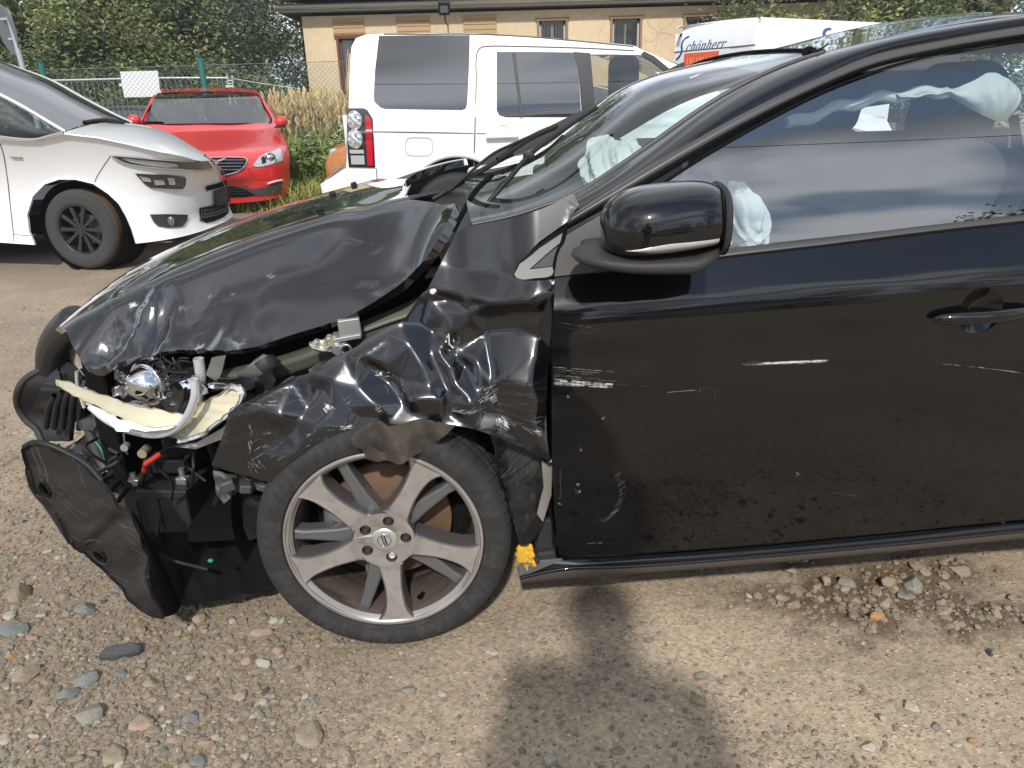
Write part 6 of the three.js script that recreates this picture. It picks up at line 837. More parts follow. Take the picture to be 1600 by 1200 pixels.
{ // white off-road vehicle
  const a0 = 4 * R, p0 = [-1.08, -4.62], dir = [Math.cos(a0), -Math.sin(a0)];
  const prof = b => -0.26 * Math.pow(Math.max(0, b - 1.2), 1.15) - 0.04 * Math.pow(Math.max(0, 0.9 - b), 2) - 0.012 * sstep(1.17, 1.14, b) * 0;
  const S = off => (a, b) => { const o = off + prof(b) + 0.010 * Math.exp(-Math.pow((b - 1.1) / 0.02, 2)) - 0.12 * Math.pow(Math.max(0, 0.16 - a) / 0.16, 2) - 0.2 * Math.pow(Math.max(0, a - 4.4), 2); return new V3(p0[0] + dir[0] * a - dir[1] * o, b, p0[1] + dir[1] * a + dir[0] * o); };
  const G = [0.8, 1.2], c = thing('white_off_road_vehicle', 'boxy white off-road vehicle with dark side windows parked behind the crashed car', 'car', [1.2, 0, -5.6]);
  const T = (px, g = G) => trace(S(0), px, g);
  const w1 = T([[592, 56], [660, 55], [734, 55], [733, 100], [730, 160], [728, 169], [722, 172], [660, 171], [602, 170], [595, 168], [585, 159], [584, 150], [586, 110]]), w2 = T([[776, 81], [840, 81], [896, 82], [903, 105], [908, 183], [850, 183], [790, 183], [780, 180], [776, 172]], [2, 1.4]), w3 = T([[922, 85], [960, 85], [1000, 86], [1020, 96], [1046, 116], [1046, 165], [990, 178], [936, 182], [928, 150]], [3, 1.4]);
  const roofL = T([[556, 60], [572, 54], [600, 53], [660, 52], [740, 52], [820, 56], [872, 60], [900, 65], [960, 68], [990, 71], [1006, 79]]), end = roofL[roofL.length - 1];
  const archP = (cx, R2) => [...Array(15).keys()].map(i => { const t = Math.PI * i / 14; return [cx + R2 * Math.cos(t), 0.42 + R2 * 1.05 * Math.sin(t)]; });
  const rc = solve(S(0), 714, 300, 0.9, 0.6)[0], fc = rc + 2.885;
  const tailL = T([[541, 262], [543, 205], [545, 170], [546, 130], [548, 90], [550, 72]], [0.1, 1.2]);
  const out = [...tailL, ...roofL, [end[0] + 0.5, 1.44], [end[0] + 0.72, 1.2], [4.3, 1.14], [4.72, 1.08], [4.82, 0.95], [4.82, 0.5], [fc + 0.46, 0.42], ...archP(fc, 0.46), [fc - 0.46, 0.38], [rc + 0.46, 0.38], ...archP(rc, 0.46), [rc - 0.46, 0.45], [0.06, 0.5], [0.03, 0.72]];
  part('body', patch(S(0), out, 0.05, { thick: 0.03, holes: [w1, w2, w3] }), white, c);
  const dark = phys([0.03, 0.032, 0.036], 0.02, { clearcoat: 1, clearcoatRoughness: 0, ior: 1.85 });
  part('side_window', patch(S(0.003), w1, 0.08, { thick: 0.01 }), dark, c);
  const rw = part('side_window', patch(S(0.002), w2, 0.08, { thick: 0.01 }), dark, c); part('window_divider', [ribbon(trace(S(0.012), [[801, 82], [807, 130], [813, 183]], [2, 1.4]).map(q => S(0.012)(...q)), trace(S(0.012), [[805, 82], [811, 130], [817, 183]], [2, 1.4]).map(q => S(0.012)(...q)), [0, 0, 1], 0.004, 12, 2)], std([0.06, 0.055, 0.05], 0.5), rw);
  part('front_window', patch(S(0.002), w3, 0.08, { thick: 0.006 }), glassy([0.55, 0.6, 0.58], 1.7), c);
  parts('dark_pillar', [patch(S(0.008), T([[896, 81], [922, 83], [928, 150], [934, 182], [909, 183], [903, 105]], [2.5, 1.4]), 0.05), patch(S(0.008), T([[1006, 80], [1022, 88], [1056, 116], [1046, 117], [1020, 97], [1001, 85]], [3, 1.6]), 0.05)], std([0.022, 0.022, 0.024], 0.3), c);
  part('panel_seam', [wireOn(S(0.001), [[741, 282], [741, 240], [742, 205], [744, 130], [745, 84], [750, 75], [760, 72.5], [830, 73], [905, 75], [990, 79]], [1.3, 1.2], 0.005, 80), wireOn(S(0.002), [[584, 206], [640, 206.5], [740, 208.5]], [0.5, 1.1], 0.004, 30), wireOn(S(0.002), [[744, 208.5], [760, 209]], [1.4, 1.1], 0.004, 6), wireOn(S(0.001), [[588, 263], [590, 290]], [0.3, 0.7], 0.004, 6), wireOn(S(0.001), [[600, 53.5], [660, 53.5], [740, 53.5], [820, 57], [880, 62], [990, 72.5]], [1, 1.75], 0.005, 40)], seamM, c);
  part('fuel_flap', [wireOn(S(0.003), smoothPoly([[637, 216], [655, 215], [671, 216], [675, 221], [675, 238], [670, 242.5], [655, 243], [639, 242], [634, 237], [634, 222]], 2).concat([[637, 216]]), [0.7, 1.0], 0.004, 60)], std([0.5, 0.5, 0.51], 0.5), c);
  const hq = solve(S(0), 784, 211, 1.5, 1.1), hp = S(0.035)(...hq); part('door_handle', [box(0.26, 0.045, 0.035, hp.x, hp.y, hp.z, 0.014, a0)], white, c); part('handle_recess', [new THREE.TorusGeometry(0.055, 0.006, 8, 24, Math.PI).rotateY(a0).translate(...S(0.004)(hq[0] + 0.01, hq[1] + 0.02).toArray())], std([0.55, 0.55, 0.56], 0.5), c);
  part('arch_lip', [tube(archP(rc, 0.475).map(q => S(0.012)(...q)), 0.028, 40, 8), tube(archP(fc, 0.475).map(q => S(0.012)(...q)), 0.028, 40, 8)], white, c);
  // tail lamp
  const tl = part('tail_lamp', onS(S(0.012), [[542, 169], [568, 169], [574, 172], [582, 185], [583, 205], [586, 262], [545, 261], [543, 240]], [0.2, 1.0], 0.03), phys([0.02, 0.021, 0.024], 0.15, { clearcoat: 1 }), c);
  part('red_lens', onS(S(0.02), [[571, 178], [577, 183], [580.5, 190], [583, 259], [574, 259], [572, 220]], [0.3, 1.0], 0.02), phys([0.5, 0.006, 0.02], 0.2, { clearcoat: 1 }), tl);
  for (const [u, v, rr] of [[554, 188, 0.062], [554.5, 217, 0.064]]) { const p = S(0.022)(...solve(S(0.022), u, v, 0.15, 1.1)); part('round_lens', [bent(new THREE.SphereGeometry(rr, 36, 16).scale(0.92, 1.12, 0.35).rotateY(a0 - 0.1).translate(p.x, p.y, p.z), v2 => { const t = Math.atan2(v2.y - p.y, v2.x - p.x); v2.z += 0.008 * Math.sin(t * 6); })], phys([0.7, 0.71, 0.72], 0.1, { metalness: 0.75, clearcoat: 1 }), tl); part('lens_ring', [new THREE.TorusGeometry(rr * 0.95, 0.006, 8, 32).scale(0.92, 1.12, 1).rotateY(a0 - 0.1).translate(p.x, p.y, p.z + 0.002)], M.chrome, tl); }
  part('white_lens', [onS(S(0.02), [[548, 243], [569, 243], [570, 257], [549, 257]], [0.15, 0.9], 0.02), onS(S(0.02), [[546, 234], [568, 234], [569, 240], [547, 240]], [0.15, 0.9], 0.02)], phys([0.6, 0.6, 0.62], 0.15, { metalness: 0.4, clearcoat: 1 }), tl);
  // rear face, spoiler, bumper step, far side, roof, front
  const wd = 1.9, fside = (a, b, k) => { const p = S(0)(a, b); return p.add(new V3(-Math.sin(a0) * 0, 0, 0)).addScaledVector(new V3(Math.sin(a0), 0, Math.cos(a0)), -wd * k - prof(b) * (2 * k - 0) * (k > 0.5 ? 1 : 0) - (k > 0 && k <= 0.5 ? prof(b) : 0)); };
  const tailC = curveOf(tailL.map(q => S(0)(...q))), tailF = t => tailC(t).addScaledVector(new V3(Math.sin(a0), 0, Math.cos(a0)), -1.7);
  part('tailgate', ribbon(tailC, tailF, [-1, 0, 0.1], 0.06, 20, 10), white, c);
  part('rear_window', ribbon(t => tailC(lerp(0.55, 0.97, t)).add(new V3(-0.025, 0, -0.02)), t => tailF(lerp(0.55, 0.97, t)).add(new V3(-0.025, 0, 0.05)), [-1, 0, 0.1], 0.065, 14, 8), dark, c);
  part('roof_spoiler', [box(0.16, 0.05, 1.5, ...S(-0.86)(roofL[0][0] + 0.06, 1.77).toArray(), 0.02, a0)], white, c);
  const rl = curveOf(roofL.map(q => S(0)(...q))), rf = t => rl(t).addScaledVector(new V3(Math.sin(a0), 0, Math.cos(a0)), -1.55);
  part('roof', ribbon(rl, rf, [0, 1, 0], 0.03, 30, 10, false), white, c);
  part('windscreen', ribbon([S(-0.03)(end[0] + 0.02, end[1] - 0.01), S(-0.03)(end[0] + 0.5, 1.44), S(-0.02)(end[0] + 0.7, 1.2)], [0, 0.5, 0.7].map((d, i) => S(0)(end[0] + d + 0.02, [end[1], 1.44, 1.2][i]).addScaledVector(new V3(Math.sin(a0), 0, Math.cos(a0)), -1.6)), [1, 0.5, 0], 0.06, 14, 10), glassy([0.6, 0.66, 0.64], 1.6), c);
  part('bonnet', ribbon([S(-0.01)(end[0] + 0.7, 1.2), S(-0.01)(4.3, 1.14), S(-0.02)(4.75, 1.07)], [S(-1.75)(end[0] + 0.7, 1.2), S(-1.75)(4.3, 1.14), S(-1.75)(4.75, 1.07)], [0, 1, 0], 0.06, 14, 12), white, c);
  part('front_end', ribbon([S(0)(4.82, 1.04), S(0)(4.85, 0.8), S(0)(4.82, 0.5)], [S(-1.85)(4.82, 1.04), S(-1.85)(4.85, 0.8), S(-1.85)(4.82, 0.5)], [1, 0, 0], 0.08, 10, 10), white, c);
  part('far_side', ribbon([S(-1.9)(0.06, 0.5), S(-1.9)(4.8, 0.5)], [S(-1.9)(0.06, 1.2), S(-1.9)(4.8, 1.08)], [0, 0, -1], 0.03, 10, 5), white, c);
  const fh = solve(S(0.012), 1343, 212, 4.6, 0.95); part('headlamp', [patch(S(0.01), [[fh[0] - 0.16, fh[1] + 0.09], [fh[0] + 0.08, fh[1] + 0.03], [fh[0] + 0.1, fh[1] - 0.12], [fh[0] - 0.04, fh[1] - 0.13], [fh[0] - 0.1, fh[1] - 0.02]], 0.03)], phys([0.5, 0.5, 0.48], 0.1, { metalness: 0.4, clearcoat: 1 }), c);
  const bs = T([[530, 268], [545, 268]], [0.1, 0.75]).map(q => S(0.02)(...q));
  part('rear_bumper', [box(0.2, 0.24, 1.8, ...S(-0.9)(0.17, 0.62).toArray(), 0.08, a0)], white, c);
  part('bumper_step', [...Array(5).keys()].map(k => box(0.02, 0.012, 1.3, ...S(-0.72)(0.075 + 0.036 * k, 0.745).toArray(), 0.004, a0)), std([0.22, 0.22, 0.23], 0.6), c);
  part('interior', [box(3.2, 0.5, 1.5, ...S(-0.95)(1.9, 0.85).toArray(), 0.05, a0), ...[1.6, 2.6].map(a => box(0.18, 0.75, 0.5, ...S(-0.5)(a, 1.25).toArray(), 0.07, a0))], M.cloth, c);
  part('underbody', box(4.3, 0.3, 1.4, ...S(-0.95)(2.4, 0.5).toArray(), 0.02, a0), M.dark, c);
  const sp5 = ri => [[-0.03, ri * 0.15], [-0.022, ri * 0.93], [0.022, ri * 0.93], [0.03, ri * 0.15]];
  for (const a of [rc, fc]) { roadWheel(c, S(-0.02)(a, 0.385), a0, 0.385, 0.25, std([0.35, 0.35, 0.36], 0.4, { metalness: 0.6 }), 5, sp5, M.rubber, 'wheel'); roadWheel(c, S(-1.86)(a, 0.385), a0 + Math.PI, 0.385, 0.25, std([0.35, 0.35, 0.36], 0.4, { metalness: 0.6 }), 5, sp5, M.rubber, 'wheel'); }
}

{ // white delivery van
  const A = new V3(4.02, 0, -9.5), B = new V3(3.24, 0, -11.15), Cc = new V3(6.9, 0, -11.5), D = B.clone().add(Cc).sub(A);
  const c = thing('delivery_van', 'white delivery van with dark blue lettering and an orange panel behind the off-road vehicle', 'van', [5, 0, -11]);
  const face = (P, Q, off) => { const d = Q.clone().sub(P), L = d.length(); d.normalize(); const nn = new V3(-d.z, 0, d.x); if (nn.z < 0) nn.negate(); return (a, b) => { const rr = 0.3, e = Math.pow(Math.max(0, b - 1.75) / 0.55, 2) * 0.22 + 0.10 * Math.pow(Math.max(0, a - L + 0.2) / 0.2, 2); return P.clone().addScaledVector(d, a).addScaledVector(nn, off - e).setY(b); }; };
  const topY = 2.22, L1 = A.distanceTo(B), L2 = A.distanceTo(Cc);
  const Q = (k, P) => A.clone().lerp(P, k), cv = curveOf([B, Q(0.5, B), Q(0.16, B), Q(0.06, B), A.clone().add(new V3(0.0, 0, -0.06)), Q(0.03, Cc), Q(0.08, Cc), Q(0.4, Cc), Cc]), NP = 300, vp2 = [...Array(NP + 1).keys()].map(i => cv(i / NP)), ln = [0]; for (let i = 1; i <= NP; i++) ln.push(ln[i - 1] + vp2[i].distanceTo(vp2[i - 1]));
  let iA = 0; vp2.forEach((p, i) => { if (p.distanceTo(A) < vp2[iA].distanceTo(A)) iA = i; });
  const CV = t => { t = clamp(t + ln[iA], 0, ln[NP] - 1e-4); let lo = 0; while (ln[lo + 1] <= t) lo++; return vp2[lo].clone().lerp(vp2[lo + 1], (t - ln[lo]) / (ln[lo + 1] - ln[lo])); };
  const VS = off => (t, b) => { const d = CV(t + 0.04).sub(CV(t - 0.04)).normalize(), n = new V3(-d.z, 0, d.x); if (n.z < 0) n.negate(); return CV(t).addScaledVector(n, off - Math.pow(Math.max(0, b - 1.75) / 0.55, 2) * 0.22).setY(b); };
  const SA = VS(0), SC2 = VS(0);
  part('body', [patch(VS(0), [[-L1 + 0.02, 0.35], [L2 - 0.02, 0.35], [L2 - 0.02, topY - 0.08], [L2 - 0.2, topY], [-L1 + 0.14, topY], [-L1 + 0.02, topY - 0.08]], 0.06, { thick: 0.02 }), ribbon([VS(0)(-L1 + 0.02, topY - 0.01), VS(0)(-0.3, topY), VS(0)(-0.05, topY), VS(0)(0.1, topY), VS(0)(L2 * 0.5, topY), VS(0)(L2 - 0.02, topY - 0.01)], [B.clone().setY(topY - 0.02), B.clone().lerp(D, 0.1).setY(topY), B.clone().lerp(D, 0.2).setY(topY), B.clone().lerp(D, 0.3).setY(topY), B.clone().lerp(D, 0.7).setY(topY), D.clone().setY(topY)], [0, 1, 0], 0.03, 30, 8), ribbon([B.clone().setY(0.35), B.clone().setY(topY - 0.1)], [D.clone().setY(0.35), D.clone().setY(topY - 0.1)], [0, 0, -1], 0.02, 6, 6), ribbon([Cc.clone().setY(0.35), Cc.clone().setY(topY - 0.1)], [D.clone().setY(0.35), D.clone().setY(topY - 0.1)], [1, 0, 0], 0.02, 6, 6)], white, c);
  part('panel_seam', [tube([[-0.12, 0.4], [-0.12, 1.4], [-0.14, topY - 0.05]].map(q => VS(0.003)(...q).add(new V3(0, 0, 0.002))), 0.006, 12, 6), tube([[1040, 83], [1090, 78], [1140, 74], [1180, 70]].map(([u, v]) => { const q = solve(SA, u, v, -0.8, 1.9); return VS(0.004)(...q); }), 0.009, 20, 6)], seamM, c);
  // lettering: one printed sheet on each face
  const print = (w, h, bg, color, tail, orange) => { const t = canvasTex(1024, 512, (g) => { g.fillStyle = bg; g.fillRect(0, 0, 1024, 512); g.fillStyle = color; g.font = 'italic bold 150px serif'; g.textBaseline = 'alphabetic'; g.save(); g.transform(1, 0, -0.12, 1.15, 40, 0); g.fillText('chönherr', 190, 225); g.restore(); g.strokeStyle = color; g.lineCap = 'round'; g.beginPath(); g.lineWidth = 34; g.moveTo(196, 60); g.bezierCurveTo(120, 70, 90, 130, 130, 200); g.bezierCurveTo(165, 270, 110, 330, 60, 350); g.stroke(); if (orange) { g.fillStyle = '#e8643c'; g.fillRect(200, 280, 640, 220); g.fillStyle = 'rgba(245,180,150,0.75)'; for (let k = 0; k < 9; k++) g.fillRect(262 + 60 * k, 345, k % 3 === 1 ? 34 : 18, 80); } }); return t; };
  const quad = (S, a0, a1, b0, b1, m, name) => { const flipU = see(S(a0, b0))[0] > see(S(a1, b0))[0]; const gg = grid((s, t) => S(flipU ? lerp(a1, a0, s) : lerp(a0, a1, s), lerp(b0, b1, t)), 10, 8); part(name, gg, m, c); };
  const q1 = solve(SA, 1048, 112, -1.4, 1.6), q2 = solve(SA, 1152, 42, -0.5, 2.0), t1 = print(1, 0.5, '#dfe6ee', '#2a3550', true, true);
  quad(VS(0.006), q1[0], q2[0], q1[1], Math.min(q2[1], topY - 0.06), phys([1, 1, 1], 0.4, { map: t1, clearcoat: 0.5 }), 'printed_lettering');
  const q3 = solve(SC2, 1262, 30, 1, 2.1), q4 = solve(SC2, 1440, 30, 2, 2.1), t2 = print(1, 0.5, '#e6ebf0', '#2f3f78', false, false);
  quad(VS(0.006), q3[0], q3[0] + 2.4, 1.55, 2.17, phys([1, 1, 1], 0.4, { map: t2, clearcoat: 0.5 }), 'printed_lettering');
  const sp = ri => [[-0.03, 0.02], [-0.03, ri * 0.93], [0.03, ri * 0.93], [0.03, 0.02]];
  const yw2 = Math.atan2(-(Cc.z - A.z) * -1, 1); for (const a of [0.7, 3.0]) { const d = Cc.clone().sub(A).normalize(); roadWheel(c, SC2(a, 0.33), Math.atan2(-d.z, d.x), 0.33, 0.2, M.steel, 5, sp, M.rubber, 'wheel'); const p = B.clone().addScaledVector(d, a).setY(0.33); roadWheel(c, p, Math.atan2(-d.z, d.x) + Math.PI, 0.33, 0.2, M.steel, 5, sp, M.rubber, 'wheel'); }
  part('underbody', box(3.2, 0.2, 1.4, 5.1, 0.35, -11.3, 0.02, 0.6), M.dark, c);
}

// plain cars that show only in part (behind others, behind the fence, or mirrored in the paint)
function plainCar(name, label, m, pos, yaw, o = {}) {
  const c = thing(name, label, 'car', pos); c.rotation.y = yaw; const add = (n, g, mm, p = c) => { const q = new THREE.Mesh(g, mm); q.name = n; q.castShadow = q.receiveShadow = true; p.add(q); return q; };
  const L = o.l || 4.3, W2 = (o.w || 1.78) / 2, belt = o.belt || 0.95, roofY = o.h || 1.46;
  const bodyTop = curve1([[-L / 2, belt - 0.3], [-L / 2 + 0.15, belt - 0.16], [-L * 0.22, belt], [L * 0.3, belt + 0.03], [L / 2 - 0.1, belt - 0.02], [L / 2, belt - 0.25]]);
  const sec = (x, t) => { const th = t * 2 * Math.PI, e = 0.45, e1 = Math.pow(Math.max(0, 1 - Math.pow(Math.abs(2 * x / L), 8)), 0.3), hi = bodyTop(x), lo = 0.22, cy = (hi + lo) / 2; const cz = Math.sign(Math.cos(th)) * Math.pow(Math.abs(Math.cos(th)), e), sy = Math.sign(Math.sin(th)) * Math.pow(Math.abs(Math.sin(th)), e); return new V3(x, cy + (hi - lo) / 2 * sy, W2 * cz * (0.6 + 0.4 * e1) * (sy > 0 ? 1 - 0.06 * sy : 1)); };
  add('body', grid((s, t) => sec(lerp(-L / 2, L / 2, s), t), 60, 48), m);
  const gx0 = -L * 0.26, gx1 = L * 0.42, gh = (s) => Math.pow(Math.sin(Math.PI * clamp(s * 0.94 + 0.03)), 0.5), gsec = (s, t, k = 1) => { const x = lerp(gx0, gx1, s), w = (W2 - 0.06) * (1 - 0.2 * t), yy = belt - 0.03 + (roofY - belt + 0.03) * gh(s) * t; return new V3(x, yy, w * k); };
  const gl = phys([0.03, 0.032, 0.035], 0.03, { clearcoat: 1, ior: 1.7 });
  add('side_windows', merge([grid((s, t) => gsec(s, t * 0.93, 1), 24, 6), grid((s, t) => gsec(s, t * 0.93, -1), 24, 6, true)]), gl);
  add('roof', merge([grid((s, t) => { const a = gsec(s, 0.92), w = lerp(-1, 1, t), x = a.x, z = a.z * w, y = gsec(s, 1).y - 0.05 * Math.pow(Math.abs(w), 4) * (roofY - belt); return new V3(x, y, z); }, 30, 14, true)]), m);
  add('windscreens', merge([grid((s, t) => { const a = gsec(s * 0.3, 0.99), w = lerp(-0.97, 0.97, t); return new V3(a.x, a.y + 0.012 - 0.05 * Math.pow(Math.abs(w), 4) * (roofY - belt), a.z * w); }, 16, 12, true), grid((s, t) => { const a = gsec(0.86 + s * 0.14, 0.99), w = lerp(-0.95, 0.95, t); return new V3(a.x, a.y + 0.012 - 0.05 * Math.pow(Math.abs(w), 4) * (roofY - belt), a.z * w); }, 10, 12, true)]), gl);
  for (const x of [-L * 0.31, L * 0.3]) for (const s of [-1, 1]) { const w = roadWheelAt(c, new V3(x, 0.32, s * W2), s); }
  for (const s of [-1, 1]) { add('headlamp', box(0.18, 0.12, 0.3, -L / 2 + 0.2, belt - 0.26, s * (W2 - 0.3), 0.05), phys([0.5, 0.5, 0.52], 0.1, { metalness: 0.4 })); add('door_mirror', new THREE.SphereGeometry(0.09, 16, 12).scale(0.8, 0.8, 1.2).translate(gx0 + 0.35, belt + 0.05, s * (W2 + 0.06)), o.mirrorM || m); }
  return c;
}
function roadWheelAt(c, p, s) { const g = new THREE.Group(); g.name = 'wheel'; g.position.copy(p); g.rotation.y = s > 0 ? 0 : Math.PI; c.add(g); const a = (n, ge, m) => { const o = new THREE.Mesh(ge, m); o.name = n; o.castShadow = true; g.add(o); }; a('tyre', lathe([[0.21, 0], [0.25, 0.012], [0.3, 0.008], [0.32, -0.03], [0.32, -0.17], [0.3, -0.2], [0.21, -0.2]], 40), M.rubber); a('rim', lathe([[0.215, 0], [0.2, -0.02], [0.06, -0.03], [0, -0.02]], 30), M.steel); }
plainCar('black_car', 'black car behind the chain-link fence, seen between the white people carrier and the red car', M.paint, [-6.5, 0, -13.6], 0.05, { h: 1.36, belt: 0.98 });
plainCar('orange_car', 'orange-brown car with a white door mirror, hidden behind the white off-road vehicle', phys([0.42, 0.15, 0.03], 0.35, { clearcoat: 1 }), [0.55, 0, -8.15], -0.21, { h: 1.5, belt: 1.0, mirrorM: white });
// ---------- fence, sign, boards ----------
{
  const zf = -11.3, y1 = 1.86, green = std([0.012, 0.13, 0.11], 0.5), wire = std([0.12, 0.16, 0.15], 0.6);
  const f = thing('chain_link_fence', 'chain-link fence with green posts in front of the trees', 'fence', [-6, 0, zf]);
  const posts = [-11.4, -9.0]; for (const u of [68, 317]) posts.push(atZ(u, 118, zf).x); posts.push(-1.75);
  for (const x of posts) { part('post', [cyl(0.045, 0.045, 2.0, x, 0.98, zf, 'y', 14)], green, f); part('post_cap', cyl(0.047, 0.03, 0.03, x, 1.99, zf, 'y', 14), green, f); }
  const list = [], x0 = -11.5, x1 = -1.72, h = y1 - 0.05, st = 0.075;
  for (const dir of [1, -1]) for (let x = x0 - h; x < x1 + h; x += st) { let a = [x, 0.05], b = [x + h, y1]; if (dir < 0) { a = [x + h, 0.05]; b = [x, y1]; } const cutx = (p, q) => { const lim = [x0, x1]; for (const [k, s] of [[0, 1], [1, -1]]) if ((p[0] - lim[k]) * s < 0) { const t = (lim[k] - p[0]) / (q[0] - p[0]); if (t < 0 || t > 1) return null; p = [lim[k], lerp(p[1], q[1], t)]; } return p; }; const A = cutx(a, b), B = A && cutx(b, a); if (!A || !B || Math.abs(A[0] - B[0]) < 0.02) continue; const g = new THREE.CylinderGeometry(0.002, 0.002, Math.hypot(B[0] - A[0], B[1] - A[1]), 4, 1, true); g.rotateZ(-Math.atan2(B[0] - A[0], B[1] - A[1])); g.translate((A[0] + B[0]) / 2, (A[1] + B[1]) / 2, zf - 0.05 + 0.008 * dir); list.push(g); }
  part('wire_mesh', list, wire, f, { kind: 'stuff' });
  part('tension_wire', [tube([[x0, y1 + 0.02, zf - 0.05], [x1, y1 + 0.02, zf - 0.05]], 0.005, 4, 5), tube([[x0, 0.95, zf - 0.05], [x1, 0.95, zf - 0.05]], 0.004, 4, 5)], wire, f);
  // site fence of thin pipe behind it
  const zs = -12.4, s = thing('site_fence', 'galvanised site fence panel with a thin top pipe behind the chain-link fence', 'fence', [-6, 0, zs]), P = (u, v) => atZ(u, v, zs), gal = std([0.5, 0.52, 0.52], 0.45, { metalness: 0.5 });
  part('top_pipe', [tube([P(60, 126), P(120, 125), P(250, 122), P(357, 122)], 0.018, 20, 8)], gal, s);
  for (const u of [355, 363]) part('upright', [tube([P(u, 118), P(u, 124), new V3(P(u, 124).x, 0.0, zs)], 0.017, 12, 8)], gal, s);
  part('cross_pipe', [tube([P(355, 126), P(363, 126)], 0.012, 4, 6), tube([P(355, 131), P(363, 131)], 0.012, 4, 6)], gal, s);
  part('upright', [tube([P(70, 126), new V3(P(70, 126).x, 0, zs)], 0.018, 6, 8)], gal, s);
  part('brace_wire', tube([P(366, 123), P(400, 129), P(470, 139)], 0.006, 10, 5), gal, s);
  { const rods = []; for (let k = 0; k < 36; k++) { const x = lerp(P(70, 126).x, P(355, 124).x, k / 35), yt = P(lerp(70, 355, k / 35), 125).y; rods.push(cyl(0.003, 0.003, yt, x, yt / 2, zs, 'y', 4)); } part('fence_wires', rods, gal, s, { kind: 'stuff' }); }
  const zb = -11.9, Q = (u, v) => atZ(u, v, zb), qa = [[188, 112], [247, 110.5], [251.5, 151], [194.5, 152.5]].map(p => Q(...p));
  const bd = thing('notice_board', 'blank white board hung on the fence above the black car', 'board', qa[0].toArray());
  part('board', [extrude(qa.map(p => [p.x, p.y]), 0.012, 0.003).translate(0, 0, zb)], std([0.66, 0.7, 0.72], 0.5), bd);
  for (const [u1, v1, u2, v2, lab, k] of [[176, 130, 190, 134.5, 'small white plate left of the blank white board', 0], [345, 133, 356, 136.5, 'small white plate behind the roof of the red car', 1]]) { const a = Q(u1, v2), b = Q(u2, v1), o = thing('small_plate', lab, 'plate', a.toArray()); part('plate', box(b.x - a.x, b.y - a.y, 0.01, (a.x + b.x) / 2, (a.y + b.y) / 2, zb - 0.25, 0.003), std([0.62, 0.62, 0.56], 0.5), o); part('clip', [cyl(0.006, 0.006, 0.04, a.x + 0.03, a.y + 0.02, zb - 0.27, 'z', 8), cyl(0.006, 0.006, 0.04, b.x - 0.03, a.y + 0.02, zb - 0.27, 'z', 8)], gal, o); }
  // sign seen from behind
  const zS = -9.6, sg = atZ(13, 46, zS), sign = thing('traffic_sign', 'round traffic sign seen from behind on a grey pole at the left edge', 'sign', [sg.x, 0, zS]);
  const pt = atZ(12, 18, zS + 0.03), pb = atZ(36, 108, zS + 0.03), pl = pb.clone().sub(pt).multiplyScalar(1 / (pt.y - pb.y));
  part('pole', [tube([pt.clone(), pb.clone(), pt.clone().addScaledVector(pl, pt.y)], 0.034, 10, 14)], std([0.4, 0.43, 0.45], 0.5, { metalness: 0.4 }), sign);
  part('disc', [cyl(0.3, 0.3, 0.012, 0, 0, 0, 'z', 48).rotateY(-0.75).rotateZ(0.14).translate(sg.x - 0.05, sg.y, zS - 0.06)], std([0.16, 0.18, 0.2], 0.5, { metalness: 0.3 }), sign);
  part('clamp', [box(0.12, 0.035, 0.09, sg.x, sg.y + 0.12, zS - 0.01, 0.01), box(0.12, 0.035, 0.09, sg.x + 0.04, sg.y - 0.12, zS - 0.01, 0.01)], std([0.35, 0.36, 0.37], 0.5, { metalness: 0.4 }), sign);
  // red railing
  const zr = -15.2, ra = atZ(432, 148, zr), rb = atZ(482, 147, zr), rail = thing('red_railing', 'faded red metal railing behind the dry grass, left of the ochre building', 'railing', [ra.x, 0, zr]), rm = std([0.3, 0.08, 0.07], 0.7);
  part('top_rail', tube([ra, rb], 0.022, 4, 8), rm, rail); part('lower_rail', tube([ra.clone().setY(0.25), rb.clone().setY(0.25)], 0.018, 4, 8), rm, rail);
  for (let k = 0; k < 9; k++) { const p = ra.clone().lerp(rb, k / 8); part('baluster', cyl(0.012, 0.012, p.y - 0.1, p.x, (p.y - 0.1) / 2 + 0.08, zr, 'y', 8), rm, rail); }
}

